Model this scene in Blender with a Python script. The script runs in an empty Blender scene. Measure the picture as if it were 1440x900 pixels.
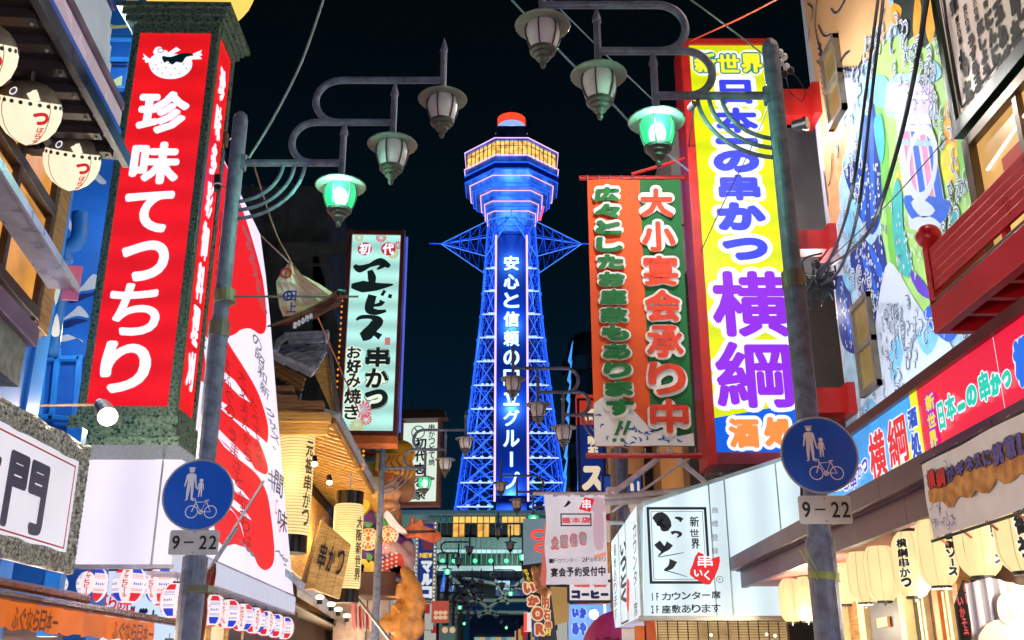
import bpy, math, random
from math import sin, cos, tan, radians, pi, atan2, hypot, sqrt
from mathutils import Vector, Matrix
random.seed(7)
C = bpy.context.scene.collection
SC = bpy.context.scene
# ---------------------------------------------------------------- camera
F, TH, H = 1414.0, radians(19.5), 1.6          # focal length in photo pixels, upward pitch, eye height
cd = bpy.data.cameras.new('camera'); cam = bpy.data.objects.new('camera', cd); C.objects.link(cam)
cd.sensor_width = 36; cd.lens = F/1440*36; cd.clip_start = .05; cd.clip_end = 6000
cam.location = (0, 0, H); cam.rotation_euler = (pi/2+TH, 0, 0); SC.camera = cam
# ---------------------------------------------------------------- night sky
w = bpy.data.worlds.new('World'); SC.world = w; w.use_nodes = True
nt = w.node_tree; bg = nt.nodes['Background']
tc = nt.nodes.new('ShaderNodeTexCoord'); sx = nt.nodes.new('ShaderNodeSeparateXYZ'); rp = nt.nodes.new('ShaderNodeValToRGB')
nt.links.new(tc.outputs['Generated'], sx.inputs[0]); nt.links.new(sx.outputs[2], rp.inputs[0]); nt.links.new(rp.outputs[0], bg.inputs[0])
e = rp.color_ramp.elements
e[0].position = 0; e[0].color = (.003, .019, .046, 1)
e[1].position = .62; e[1].color = (.0008, .0022, .0032, 1)
for p_, c_ in ((.16, (.0014, .0115, .027, 1)), (.38, (.0006, .0048, .0085, 1))):
    q = e.new(p_); q.color = c_
bg.inputs[1].default_value = 0.72
SC.view_settings.view_transform = 'Standard'; SC.view_settings.look = 'None'
SC.view_settings.exposure = 0.5; SC.view_settings.gamma = 1.0
SC.cycles.max_bounces = 5; SC.cycles.diffuse_bounces = 3; SC.cycles.glossy_bounces = 2
SC.cycles.transparent_max_bounces = 8; SC.cycles.sample_clamp_indirect = 4.0
# ---------------------------------------------------------------- pixel rays -> real places
def ray(px, py):
    u, v = (px-720)/F, (450-py)/F
    return Vector((u, cos(TH)-v*sin(TH), sin(TH)+v*cos(TH)))
def PY(px, py, Y): r = ray(px, py); t = Y/r.y; return Vector((r.x*t, Y, H+r.z*t))
def PZ(px, py, Z): r = ray(px, py); t = (Z-H)/r.z; return Vector((r.x*t, r.y*t, Z))
def PX(px, py, X0, k=0.0): r = ray(px, py); t = X0/(r.x-k*r.y); return Vector((r.x*t, r.y*t, H+r.z*t))
def zrow(py, Y): v = (450-py)/F; return H+Y*(sin(TH)+v*cos(TH))/(cos(TH)-v*sin(TH))
KS = -0.03                                      # the street bends a little to the left of the view
# ---------------------------------------------------------------- colour and materials
def c(r, g, b):
    def l(x): x /= 255; return x/12.92 if x <= .04045 else ((x+.055)/1.055)**2.4
    return (l(r), l(g), l(b), 1)
MATS = {}
def mat(name, rgb, rough=.6, metal=0, var=.15, scale=6, bump=.0, bscale=30, rgb2=None, spec=.5, trans=0):
    if name in MATS: return MATS[name]
    m = bpy.data.materials.new(name); m.use_nodes = True; n = m.node_tree; b = n.nodes['Principled BSDF']; L = n.links.new
    b.inputs['Roughness'].default_value = rough; b.inputs['Metallic'].default_value = metal
    b.inputs['Specular IOR Level'].default_value = spec
    if trans: b.inputs['Transmission Weight'].default_value = trans
    t = n.nodes.new('ShaderNodeTexCoord'); no = n.nodes.new('ShaderNodeTexNoise'); no.inputs['Scale'].default_value = scale
    no.inputs['Detail'].default_value = 6; L(t.outputs['Object'], no.inputs[0])
    mx = n.nodes.new('ShaderNodeMix'); mx.data_type = 'RGBA'
    rr = n.nodes.new('ShaderNodeValToRGB'); rr.color_ramp.elements[0].position = .35; rr.color_ramp.elements[1].position = .65
    L(no.outputs[0], rr.inputs[0]); L(rr.outputs[0], mx.inputs[0])
    mx.inputs[6].default_value = tuple(x*(1-var) for x in rgb[:3])+(1,)
    mx.inputs[7].default_value = rgb2 or tuple(min(1, x*(1+var)) for x in rgb[:3])+(1,)
    L(mx.outputs[2], b.inputs['Base Color'])
    ro = n.nodes.new('ShaderNodeMapRange'); ro.inputs[3].default_value = max(0, rough-.12); ro.inputs[4].default_value = min(1, rough+.12)
    L(no.outputs[0], ro.inputs[0]); L(ro.outputs[0], b.inputs['Roughness'])
    if bump:
        n2 = n.nodes.new('ShaderNodeTexNoise'); n2.inputs['Scale'].default_value = bscale; n2.inputs['Detail'].default_value = 4
        L(t.outputs['Object'], n2.inputs[0])
        bu = n.nodes.new('ShaderNodeBump'); bu.inputs['Strength'].default_value = bump; bu.inputs['Distance'].default_value = .02
        L(n2.outputs[0], bu.inputs['Height']); L(bu.outputs[0], b.inputs['Normal'])
    MATS[name] = m; return m
def wood(name, a, b2, sc=(1.5, 1.5, 18), rough=.55):
    if name in MATS: return MATS[name]
    m = bpy.data.materials.new(name); m.use_nodes = True; n = m.node_tree; b = n.nodes['Principled BSDF']; L = n.links.new
    t = n.nodes.new('ShaderNodeTexCoord'); mp = n.nodes.new('ShaderNodeMapping'); mp.inputs['Scale'].default_value = sc
    no = n.nodes.new('ShaderNodeTexNoise'); no.inputs['Scale'].default_value = 2; no.inputs['Detail'].default_value = 8; no.inputs['Distortion'].default_value = .6
    L(t.outputs['Object'], mp.inputs[0]); L(mp.outputs[0], no.inputs[0])
    r = n.nodes.new('ShaderNodeValToRGB'); r.color_ramp.elements[0].position = .35; r.color_ramp.elements[1].position = .68
    r.color_ramp.elements[0].color = a; r.color_ramp.elements[1].color = b2
    L(no.outputs[0], r.inputs[0]); L(r.outputs[0], b.inputs['Base Color']); b.inputs['Roughness'].default_value = rough
    MATS[name] = m; return m
def emit(name, rgb, s=1.0, lamp=False, var=.0, scale=1.2, gloss=.0, tubes=None):
    """something lit from inside; var = uneven tubes behind the sheet"""
    if name in MATS: return MATS[name]
    s *= .72
    m = bpy.data.materials.new(name); m.use_nodes = True; n = m.node_tree; L = n.links.new
    b = n.nodes['Principled BSDF']
    b.inputs['Base Color'].default_value = tuple(x*.12 for x in rgb[:3])+(1,); b.inputs['Roughness'].default_value = .25 if gloss else .6
    b.inputs['Emission Color'].default_value = rgb; b.inputs['Emission Strength'].default_value = s
    if var:
        t = n.nodes.new('ShaderNodeTexCoord'); no = n.nodes.new('ShaderNodeTexNoise'); no.inputs['Scale'].default_value = scale; no.inputs['Detail'].default_value = 3
        L(t.outputs['Object'], no.inputs[0]); r = n.nodes.new('ShaderNodeMapRange')
        r.inputs[1].default_value = .3; r.inputs[2].default_value = .7; r.inputs[3].default_value = s*(1-var); r.inputs[4].default_value = s*(1+var)
        L(no.outputs[0], r.inputs[0]); L(r.outputs[0], b.inputs['Emission Strength'])
        if tubes:                                # rows of tubes behind the sheet: axis, metres apart, strength
            wv_ = n.nodes.new('ShaderNodeTexWave'); wv_.bands_direction = tubes[0]; wv_.inputs['Scale'].default_value = .314/tubes[1]; wv_.inputs['Distortion'].default_value = .4
            L(t.outputs['Object'], wv_.inputs[0]); q = n.nodes.new('ShaderNodeMapRange'); q.inputs[3].default_value = 1-tubes[2]; q.inputs[4].default_value = 1+tubes[2]*.5
            mu = n.nodes.new('ShaderNodeMath'); mu.operation = 'MULTIPLY'; L(wv_.outputs['Fac'], q.inputs[0]); L(q.outputs[0], mu.inputs[0]); L(r.outputs[0], mu.inputs[1]); L(mu.outputs[0], b.inputs['Emission Strength'])
    m.cycles.emission_sampling = 'FRONT_BACK' if lamp else 'NONE'
    MATS[name] = m; return m
def lamp(name, loc, energy, rgb, r=.05, kind='POINT', aim=None, spot=90):
    d = bpy.data.lights.new(name, kind); d.energy = energy; d.color = rgb[:3]; d.shadow_soft_size = r
    o = bpy.data.objects.new(name, d); C.objects.link(o); o.location = loc
    if kind == 'SPOT': d.spot_size = radians(spot); d.spot_blend = .6
    if aim is not None: o.rotation_euler = (Vector(aim)-Vector(loc)).to_track_quat('-Z', 'Y').to_euler()
    return o
# ---------------------------------------------------------------- objects
def tag(o, label=None, cat=None, group=None, kind=None):
    for k_, v_ in (('label', label), ('category', cat), ('group', group), ('kind', kind)):
        if v_: o[k_] = v_
    return o
def thing(name, label, cat, loc=(0, 0, 0), rz=0.0, group=None):
    o = bpy.data.objects.new(name, None); C.objects.link(o); o.location = loc; o.rotation_euler = (0, 0, rz)
    o.empty_display_size = .2
    o['lx'] = 0; del o['lx']
    return tag(o, label, cat, group)
def mw(o):
    if o is None: return Matrix()
    m = Matrix.Translation(o.location) @ o.rotation_euler.to_matrix().to_4x4()
    return mw(o.parent) @ m if o.parent else m
def kids(o): return [x for x in bpy.data.objects if x.parent == o]
def copy_tree(o, loc=None, rz=None, parent=None, label=None):
    k = o.copy(); C.objects.link(k); k.parent = parent
    if loc is not None: k.location = loc
    if rz is not None: k.rotation_euler = (0, 0, rz)
    if label: k['label'] = label
    for ch in o.children: copy_tree(ch, parent=k)
    return k
class MB:
    def __init__(s): s.v = []; s.f = []
    def add(s, v, f):
        n = len(s.v); s.v += [tuple(p) for p in v]; s.f += [tuple(i+n for i in q) for q in f]; return s
    def box(s, x0, y0, z0, x1, y1, z1):
        return s.add([(x0,y0,z0),(x1,y0,z0),(x1,y1,z0),(x0,y1,z0),(x0,y0,z1),(x1,y0,z1),(x1,y1,z1),(x0,y1,z1)],
            [(0,3,2,1),(4,5,6,7),(0,1,5,4),(1,2,6,5),(2,3,7,6),(3,0,4,7)])
    def prism(s, pts, ext):
        n = len(pts); e_ = Vector(ext); p = [Vector(q) for q in pts]
        return s.add(p+[q+e_ for q in p], [tuple(range(n))[::-1], tuple(range(n, 2*n))]+[(i, (i+1) % n, (i+1) % n+n, i+n) for i in range(n)])
    def flat(s, pts, y): return s.add([(x, y, z) for x, z in pts], [tuple(range(len(pts)))])
    def tube(s, pts, r, n=8, closed=False, cap=True):
        P = [Vector(p) for p in pts]; m = len(P); rs = r if isinstance(r, (list, tuple)) else [r]*m
        rings = []; up = None
        for i, p in enumerate(P):
            if closed: d = P[(i+1) % m]-P[i-1]
            else: d = P[min(i+1, m-1)]-P[max(i-1, 0)]
            if d.length < 1e-9: d = Vector((0, 0, 1))
            d.normalize()
            if up is None: up = Vector((0, 1, 0)) if abs(d.y) < .9 else Vector((1, 0, 0))
            a = d.cross(up).normalized(); b = a.cross(d).normalized(); up = b
            rings.append([p+(a*cos(t)+b*sin(t))*rs[i] for t in (2*pi*k/n for k in range(n))])
        v = [q for rg in rings for q in rg]; f = []
        for i in range(m if closed else m-1):
            j = (i+1) % m
            for k in range(n): f.append((i*n+k, j*n+k, j*n+(k+1) % n, i*n+(k+1) % n))
        if cap and not closed: f += [tuple(range(n)), tuple(range((m-1)*n, m*n))[::-1]]
        return s.add(v, f)
    def lathe(s, prof, ctr=(0, 0, 0), n=24, a0=0, a1=2*pi):
        full = abs(a1-a0-2*pi) < 1e-6; k = n if full else n+1
        v = [(ctr[0]+r*cos(a0+(a1-a0)*i/n), ctr[1]+r*sin(a0+(a1-a0)*i/n), ctr[2]+z) for r, z in prof for i in range(k)]
        f = [(j*k+i, j*k+(i+1) % k, (j+1)*k+(i+1) % k, (j+1)*k+i) for j in range(len(prof)-1) for i in range(n)]
        return s.add(v, f)
    def ell(s, ctr, rad, n=16, m=10, rot=None):
        pr = [(max(.001, sin(pi*j/m)), -cos(pi*j/m)) for j in range(m+1)]
        t = MB().lathe(pr, n=n); R = rot or Matrix()
        return s.add([Vector(ctr)+(R @ Vector((p[0]*rad[0], p[1]*rad[1], p[2]*rad[2]))) for p in t.v], t.f)
    def build(s, name, m, parent=None, world=False, smooth=False, bev=0, stuff=False):
        if world and parent is not None:
            M = mw(parent).inverted(); s.v = [tuple(M @ Vector(p)) for p in s.v]
        me = bpy.data.meshes.new(name); me.from_pydata(s.v, [], s.f); me.update()
        if smooth: me.shade_smooth() if hasattr(me, 'shade_smooth') else None
        me.materials.append(m); o = bpy.data.objects.new(name, me); C.objects.link(o)
        if parent is not None: o.parent = parent
        if bev:
            b = o.modifiers.new('bevel', 'BEVEL'); b.width = bev; b.segments = 2; b.limit_method = 'ANGLE'
        if stuff: o['kind'] = 'stuff'
        return o
def inst(o, loc, rz=0, parent=None):
    k = bpy.data.objects.new(o.name.split('.')[0], o.data); C.objects.link(k); k.parent = parent or o.parent; k.location = loc; k.rotation_euler = (0, 0, rz); return k
def structure(mb, name, m, world=True): o = mb.build(name, m); o['kind'] = 'structure'; return o
def arc(cx, cz, r, a0, a1, n=14, y=0, rz=None):
    return [(cx+r*cos(radians(a0+(a1-a0)*i/n)), y, cz+(rz or r)*sin(radians(a0+(a1-a0)*i/n))) for i in range(n+1)]
def smooth(pts, n=6, closed=True):
    m = len(pts); out = []
    for i in range(m if closed else m-1):
        g = lambda j: Vector(pts[j % m]) if closed else Vector(pts[max(0, min(m-1, j))])
        p0, p1, p2, p3 = g(i-1), g(i), g(i+1), g(i+2)
        for k in range(n):
            t = k/n
            out.append(tuple(.5*((2*p1)+(p2-p0)*t+(2*p0-5*p1+4*p2-p3)*t*t+(3*p1-p0-3*p2+p3)*t**3)))
    if not closed: out.append(tuple(pts[-1]))
    return out
# ---------------------------------------------------------------- lettering (Blender's own font, turned into mesh)
_cu = bpy.data.curves.new('glyph', 'FONT'); _cu.resolution_u = 2; _go = bpy.data.objects.new('glyph', _cu); C.objects.link(_go)
_G = {}
def glyph(ch):
    if ch not in _G:
        _cu.resolution_u = 5 if 0x3040 <= ord(ch) < 0x3100 or ord(ch) < 128 else 2; _cu.body = ch; dg = bpy.context.evaluated_depsgraph_get(); dg.update()
        me = bpy.data.meshes.new_from_object(_go.evaluated_get(dg))
        v = [(p.co.x, p.co.y) for p in me.vertices]; f = [tuple(p.vertices) for p in me.polygons]; bpy.data.meshes.remove(me)
        if not v: v = [(0, 0)]
        _G[ch] = (v, f, min(p[0] for p in v), max(p[0] for p in v), min(p[1] for p in v), max(p[1] for p in v))
    return _G[ch]
NOFIT = set('ー!。・いこニ-−')
def txt(mb, ch, xc, zc, wd, ht, y, bold=0., fit=True, rot=0, shear=0, wrap=None):
    v, f, a, b, d, t = glyph(ch)
    if not f: return
    if ch == 'ー' and rot == 90: pass
    if fit and ch not in NOFIT: sx_, sz_, ox, oz = 1/(b-a), 1/(t-d), (a+b)/2, (d+t)/2
    elif fit and ch in 'いこニ': sx_, sz_, ox, oz = 1/(b-a), .8/(t-d), (a+b)/2, (d+t)/2
    else:
        asc = ord(ch) < 128
        sx_ = 1.1; sz_ = 1.1 if not asc else 1.25; ox = .5 if not asc else (a+b)/2; oz = .38 if not asc else .35
    if ch in '串世日本': bold *= .62
    if len(v) > 50 and bold < .085*min(wd, ht): bold *= max(.6, 60/len(v))
    cr, sr = cos(radians(rot)), sin(radians(rot))
    P = []
    for x, z in v:
        X, Z = (x-ox)*sx_, (z-oz)*sz_
        X, Z = X*cr-Z*sr, X*sr+Z*cr
        P.append(((X+shear*Z)*(wd-2*bold), Z*(ht-2*bold)))
    offs = [(0, 0)]
    if bold:
        n = 8 if bold < .05*max(wd, ht) else 20
        offs += [(bold*cos(2*pi*k/n), bold*sin(2*pi*k/n)) for k in range(n)]
        if bold > .055*min(wd, ht): offs += [(bold*.5*cos(2*pi*k/8), bold*.5*sin(2*pi*k/8)) for k in range(8)]
    for i, (ax, az) in enumerate(offs):
        q = [(xc+x+ax, y+i*3e-5, zc+z+az) for x, z in P]
        if wrap: q = [wrap(*p) for p in q]
        mb.add(q, f)
def vtxt(mb, s, xc, zt, zb, wd, y, bold=0., fit=True, xb=None, wb=None, wrap=None, gap=.06, rots=True):
    n = len(s); hc = (zt-zb)/n; xb = xc if xb is None else xb; wb = wb or wd
    for i, ch in enumerate(s):
        if ch in ' 　': continue
        t = (i+.5)/n; r = -90 if (ch == 'ー' and rots) else 0
        txt(mb, ch, xc+(xb-xc)*t, zt-hc*(i+.5), wd+(wb-wd)*t, hc*(1-gap)*(.2 if ch == '一' else 1), y, bold, fit, r, 0, wrap)
def htxt(mb, s, x0, x1, zc, ht, y, bold=0., fit=True, z1=None, h1=None):
    n = len(s); wc = (x1-x0)/n; z1 = zc if z1 is None else z1; h1 = h1 or ht
    for i, ch in enumerate(s):
        if ch in ' 　': continue
        t = (i+.5)/n
        txt(mb, ch, x0+wc*(i+.5), zc+(z1-zc)*t, wc*.92, (ht+(h1-ht)*t)*(.15 if ch == '一' else 1), y, bold, fit)
# ---------------------------------------------------------------- upright faces standing in the street
class Face:
    """origin = lower-left corner, local x to the right along the face, z up, y into the face"""
    def __init__(s, O, d): s.O = Vector(O); s.rz = atan2(d[1], d[0]); s.M = Matrix.Translation(s.O) @ Matrix.Rotation(s.rz, 4, 'Z'); s.I = s.M.inverted()
    def root(s, name, label, cat, group=None): s.o = thing(name, label, cat, s.O, s.rz, group); return s.o
    def p(s, px, py, y=0.):
        o = s.I @ Vector((0, 0, H)); d = s.I.to_3x3() @ ray(px, py); t = (y-o.y)/d.y; q = o+d*t; return (q.x, q.z)
    def pts(s, L, y=0.): return [s.p(a, b, y) for a, b in L]
    def W(s, x, y, z): return s.M @ Vector((x, y, z))
def face(tl, tr, yb, Y):
    A = PY(tl[0], tl[1], Y); B = PZ(tr[0], tr[1], A.z); zb = zrow(yb, Y); f = Face((A.x, A.y, zb), (B.x-A.x, B.y-A.y)); f.w = hypot(B.x-A.x, B.y-A.y); f.h = A.z-zb; return f
def face_flat(x0, y0, x1, y1, Y):              # faces straight down the street: px box measured at its middle height
    zt, zb = zrow(y0, Y), zrow(y1, Y); xm = (y0+y1)/2; A, B = PY(x0, xm, Y), PY(x1, xm, Y)
    f = Face((A.x, Y, zb), (1, 0)); f.w = B.x-A.x; f.h = zt-zb; return f
def side(X0, px, pyb, left=True, k=KS):         # a face along the street on plane X = X0 + k*Y, lower-left corner at the pixel
    A = PX(px, pyb, X0, k); d = (k, 1) if left else (-k, -1); return Face(A, d)
def pch(f, mb, ch, x0, y0, x1, y1, y, bold=0., fit=True, rot=0):
    xc, zc = f.p((x0+x1)/2, (y0+y1)/2, y); zt = f.p((x0+x1)/2, y0, y)[1]; zb = f.p((x0+x1)/2, y1, y)[1]
    xl = f.p(x0, (y0+y1)/2, y)[0]; xr = f.p(x1, (y0+y1)/2, y)[0]
    txt(mb, ch, (xl+xr)/2, (zt+zb)/2, xr-xl, zt-zb, y, bold, fit, rot)
def pcol(f, mb, s, T, B, y, bold=0., fit=True, gap=.06):   # T, B = (px, py, width in px) of the column's ends
    a, b = f.p(T[0], T[1], y), f.p(B[0], B[1], y)
    wa = f.p(T[0]+T[2]/2, T[1], y)[0]-f.p(T[0]-T[2]/2, T[1], y)[0]; wb = f.p(B[0]+B[2]/2, B[1], y)[0]-f.p(B[0]-B[2]/2, B[1], y)[0]
    vtxt(mb, s, a[0], a[1], b[1], wa, y, bold, fit, b[0], wb, gap=gap)
def prow(f, mb, s, L_, R_, y, bold=0., fit=True):          # L_, R_ = (px, py centre, height in px)
    a, b = f.p(L_[0], L_[1], y), f.p(R_[0], R_[1], y)
    ha = f.p(L_[0], L_[1]-L_[2]/2, y)[1]-f.p(L_[0], L_[1]+L_[2]/2, y)[1]; hb = f.p(R_[0], R_[1]-R_[2]/2, y)[1]-f.p(R_[0], R_[1]+R_[2]/2, y)[1]
    htxt(mb, s, a[0], b[0], a[1], ha, y, bold, fit, b[1], hb)
def ring2(cx, cz, r0, r1, y, n=28, a0=0, a1=360):
    m = MB(); v = []
    for i in range(n+1):
        a = radians(a0+(a1-a0)*i/n); v += [(cx+r0*cos(a), y, cz+r0*sin(a)), (cx+r1*cos(a), y, cz+r1*sin(a))]
    m.add(v, [(2*i, 2*i+1, 2*i+3, 2*i+2) for i in range(n)]); return m
def disc(mb, cx, cz, rx, y, rz=None, n=28): mb.flat([(cx+rx*cos(2*pi*i/n), cz+(rz or rx)*sin(2*pi*i/n)) for i in range(n)], y)
def stroke(mb, pts, wd, y):                     # a flat brush line of varying width; pts = (x, z), wd = one width or a list
    P = [Vector(p) for p in pts]; n = len(P); ws = wd if isinstance(wd, list) else [wd]*n; v = []
    for i, p in enumerate(P):
        d = P[min(i+1, n-1)]-P[max(i-1, 0)]; d = d.normalized() if d.length else Vector((1, 0)); q = Vector((-d.y, d.x))*ws[i]/2
        v += [(p.x+q.x, y, p.y+q.y), (p.x-q.x, y, p.y-q.y)]
    mb.add(v, [(2*i, 2*i+1, 2*i+3, 2*i+2) for i in range(n-1)])
# ---------------------------------------------------------------- shared materials
WHITE_E = emit('lit_white_lettering', (.86, .84, 1, 1), 1.15)
BLACK = mat('black_paint', (.012, .012, .014, 1), .45)
BLACKP = mat('black_print', (.015, .015, .02, 1), .6, var=.05)
POLE = mat('grey_green_pole_paint', c(100, 107, 130), .45, .0, .32, 11, .3, 70)
DARKM = mat('dark_metal', c(48, 50, 55), .4, .6)
STEEL = mat('galvanised_steel', c(150, 150, 150), .35, .8, .15, 8)
REDM = mat('red_painted_steel', c(170, 28, 26), .42, 0, .12, 5, .1, 40)
CONC = mat('concrete', c(120, 118, 112), .85, 0, .2, 3, .4, 20)
DCONC = mat('weathered_dark_concrete', c(84, 88, 84), .85, 0, .3, 1.2, .4, 12)
WOODG = wood('golden_cedar', c(196, 142, 62), c(240, 190, 104))
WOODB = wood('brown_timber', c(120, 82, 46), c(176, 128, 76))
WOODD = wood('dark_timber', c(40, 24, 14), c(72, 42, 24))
TILE = mat('grey_roof_tile', c(176, 182, 194), .35, .1, .25, 7, .2, 25)
ROPE = mat('twisted_cable', c(150, 165, 170), .5)
BLACKC = mat('black_cable', c(28, 34, 42), .4)
# ================================================================ THE SETTING
g = MB(); g.add([(-1500, -300, -.02), (1500, -300, -.02), (1500, 3000, -.02), (-1500, 3000, -.02)], [(0, 1, 2, 3)])
structure(g, 'ground', mat('asphalt', (.05, .05, .052, 1), .8, 0, .2, 3, .3, 40))
st = MB().prism([(-2.6, -20, -.01), (2.3, -20, -.01), (-2.6, 160, -.01), (-7.4, 160, -.01)], (0, 0, .014))
structure(st, 'street', mat('street_paving', c(120, 112, 104), .5, 0, .2, 2, .2, 14))
for s_, x0 in ((-1, -4.2), (1, 2.3)):
    k_ = MB().prism([(x0, -20, 0), (x0+(1.6 if s_ < 0 else 2.2), -20, 0), (x0+(1.6 if s_ < 0 else 2.2)-4.8, 150, 0), (x0-4.8, 150, 0)], (0, 0, .11))
    structure(k_, 'pavement', mat('pavement_slabs', c(140, 132, 122), .7, 0, .2, 2, .2, 14))

# ================================================================ TOWER
TX, TY = -.1, 173.0
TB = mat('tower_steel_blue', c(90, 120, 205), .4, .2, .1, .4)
NB = emit('tower_blue_led', (.015, .11, 1, 1), 1.7)
NBD = emit('tower_blue_led_wash', (.0, .03, .62, 1), .9)
NW = emit('tower_pale_led', (.3, .42, 1, 1), 2.0)
NP = emit('tower_pink_neon', (.85, .48, .9, 1), 1.5)
tower = thing('observation_tower', 'tall blue lit steel lattice tower with octagonal glass deck at the street end', 'tower', (TX, TY, 0))
def tw(z):      # half width of the legs at height z
    pts = [(0, 12.6), (14, 10.8), (28, 8.9), (45, 6.9), (63, 5.15), (78, 4.3), (84, 4.1)]
    for (a, b), (c1, d) in zip(pts, pts[1:]):
        if z <= c1: return b+(d-b)*(z-a)/(c1-a)
    return 4.1
ZL = [24, 27.5, 31.5, 35.7, 40, 44.3, 48.6, 53, 57.5, 62, 66.5, 71, 75.5, 79.5]
for sx_ in (-1, 1):
    for sy_ in (-1, 1):
        m = MB(); li = MB()
        for z0, z1 in zip([14]+ZL[:-1], ZL):
            a, b = tw(z0), tw(z1); ia, ib = a-1.6+.4*z0/80, b-1.6+.4*z1/80
            for (p, q), (p2, q2) in (((a, a), (b, b)), ((ia, a), (ib, b)), ((a, ia), (b, ib))):
                m.tube([(sx_*p, sy_*q, z0), (sx_*p2, sy_*q2, z1)], .19, 5)
            m.tube([(sx_*a, sy_*a, z0), (sx_*ib, sy_*b, z1)], .09, 4); m.tube([(sx_*ia, sy_*a, z0), (sx_*b, sy_*b, z1)], .09, 4)
            li.tube([(sx_*(a+.16), sy_*(a+.16), z0), (sx_*(b+.16), sy_*(b+.16), z1)], .1, 4)
            zm = (z0+z1)/2; am = tw(zm)
            m.box(min(sx_*am, sx_*(am-1.3)), sy_*am-.12, z0+.0, max(sx_*am, sx_*(am-1.3)), sy_*am+.12, z0+.35)
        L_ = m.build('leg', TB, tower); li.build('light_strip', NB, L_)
for r_ in range(4):
    R = Matrix.Rotation(r_*pi/2, 4, 'Z')
    for i, z0 in enumerate(ZL[:-1]):
        z1 = ZL[i+1]; a, b = tw(z0)-1.2, tw(z1)-1.2; m = MB(); e_ = MB(); d_ = MB()
        for s_ in (-1, 1):
            lo, hi = (2.95, 2.95)
            ya, yb = -tw(z0), -tw(z1)
            P_ = lambda x, y, z: tuple(R @ Vector((x, y, z)))
            if a > lo+.4:
                m.tube([P_(s_*lo, ya, z0), P_(s_*b, yb, z1)], .12, 4)
                m.tube([P_(s_*a, ya, z0), P_(s_*max(lo, 0), yb, z1)], .12, 4)
                zm = (z0+z1)/2
                m.tube([P_(s_*lo, (ya+yb)/2, zm), P_(s_*(a+b)/2, ya, z0)], .08, 4)
                e_.tube([P_(s_*lo, ya-.2, z0), P_(s_*(a+1.1), ya-.2, z0)], .12, 5)
                for q_ in (.25, .75): m.tube([P_(s_*lo, (ya*(1-q_)+yb*q_), z0+(z1-z0)*q_), P_(s_*(a+(b-a)*q_+1.0), (ya*(1-q_)+yb*q_), z0+(z1-z0)*q_)], .08, 4)
                m.tube([P_(s_*(lo+a)/2, ya, z0), P_(s_*(lo+b)/2, yb, z1)], .08, 4)
                for t in (.15, .5, .85): e_.tube([P_(s_*(lo+(a-lo)*t)-.25, ya-.3, z0+.1), P_(s_*(lo+(a-lo)*t)+.25, ya-.3, z0+.1)], .22, 5)
            d_.tube([P_(s_*lo, ya-.2, z0), P_(s_*(a+.4), yb-.2, z1)], .06, 4)
            d_.tube([P_(s_*(a+.4), ya-.2, z0), P_(s_*lo, yb-.2, z1)], .06, 4)
        o = m.build('cross_brace', TB, tower, stuff=True); d_.build('diagonal_light', emit('tower_mid_led', (.05, .2, 1, 1), 1.4), o, stuff=True)
        if r_ != 2: e_.build('light_strip', NW if r_ == 0 else NB, o, stuff=True)
# lift shaft in the middle
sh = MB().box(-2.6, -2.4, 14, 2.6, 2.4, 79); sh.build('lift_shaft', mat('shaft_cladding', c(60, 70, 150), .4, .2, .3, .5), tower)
bz0, bz1 = zrow(697, TY-8.0), zrow(338, TY-6)
by = -8.2
bd = MB().box(-2.75, by, bz0, 2.75, by+.5, bz1); BD = bd.build('sign_board', mat('tower_board_navy', c(16, 34, 78), .4), tower)
for s_ in (-1, 1):
    MB().tube([(s_*2.75, by-.1, bz0-1), (s_*2.75, by-.1, bz1)], .17, 6).build('neon_edge', NP, BD)
tm, t2 = MB(), MB()
vtxt(tm, '安心と信頼の日立グループ', 0, zrow(358, TY-8), zrow(691, TY-8), 2.7, by-.12, .1, gap=.2)
vtxt(t2, '安心と信頼の日立グループ', 0, zrow(358, TY-8), zrow(691, TY-8), 2.9, by-.06, .24, gap=.12)
tm.build('lettering', emit('tower_letters', (.75, .97, 1, 1), 1.5), BD)
t2.build('lettering_painted_glow', emit('tower_letters_rim', (.02, .16, .62, 1), .8), BD)  # glow round the letters put in as a wider blue copy
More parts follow.
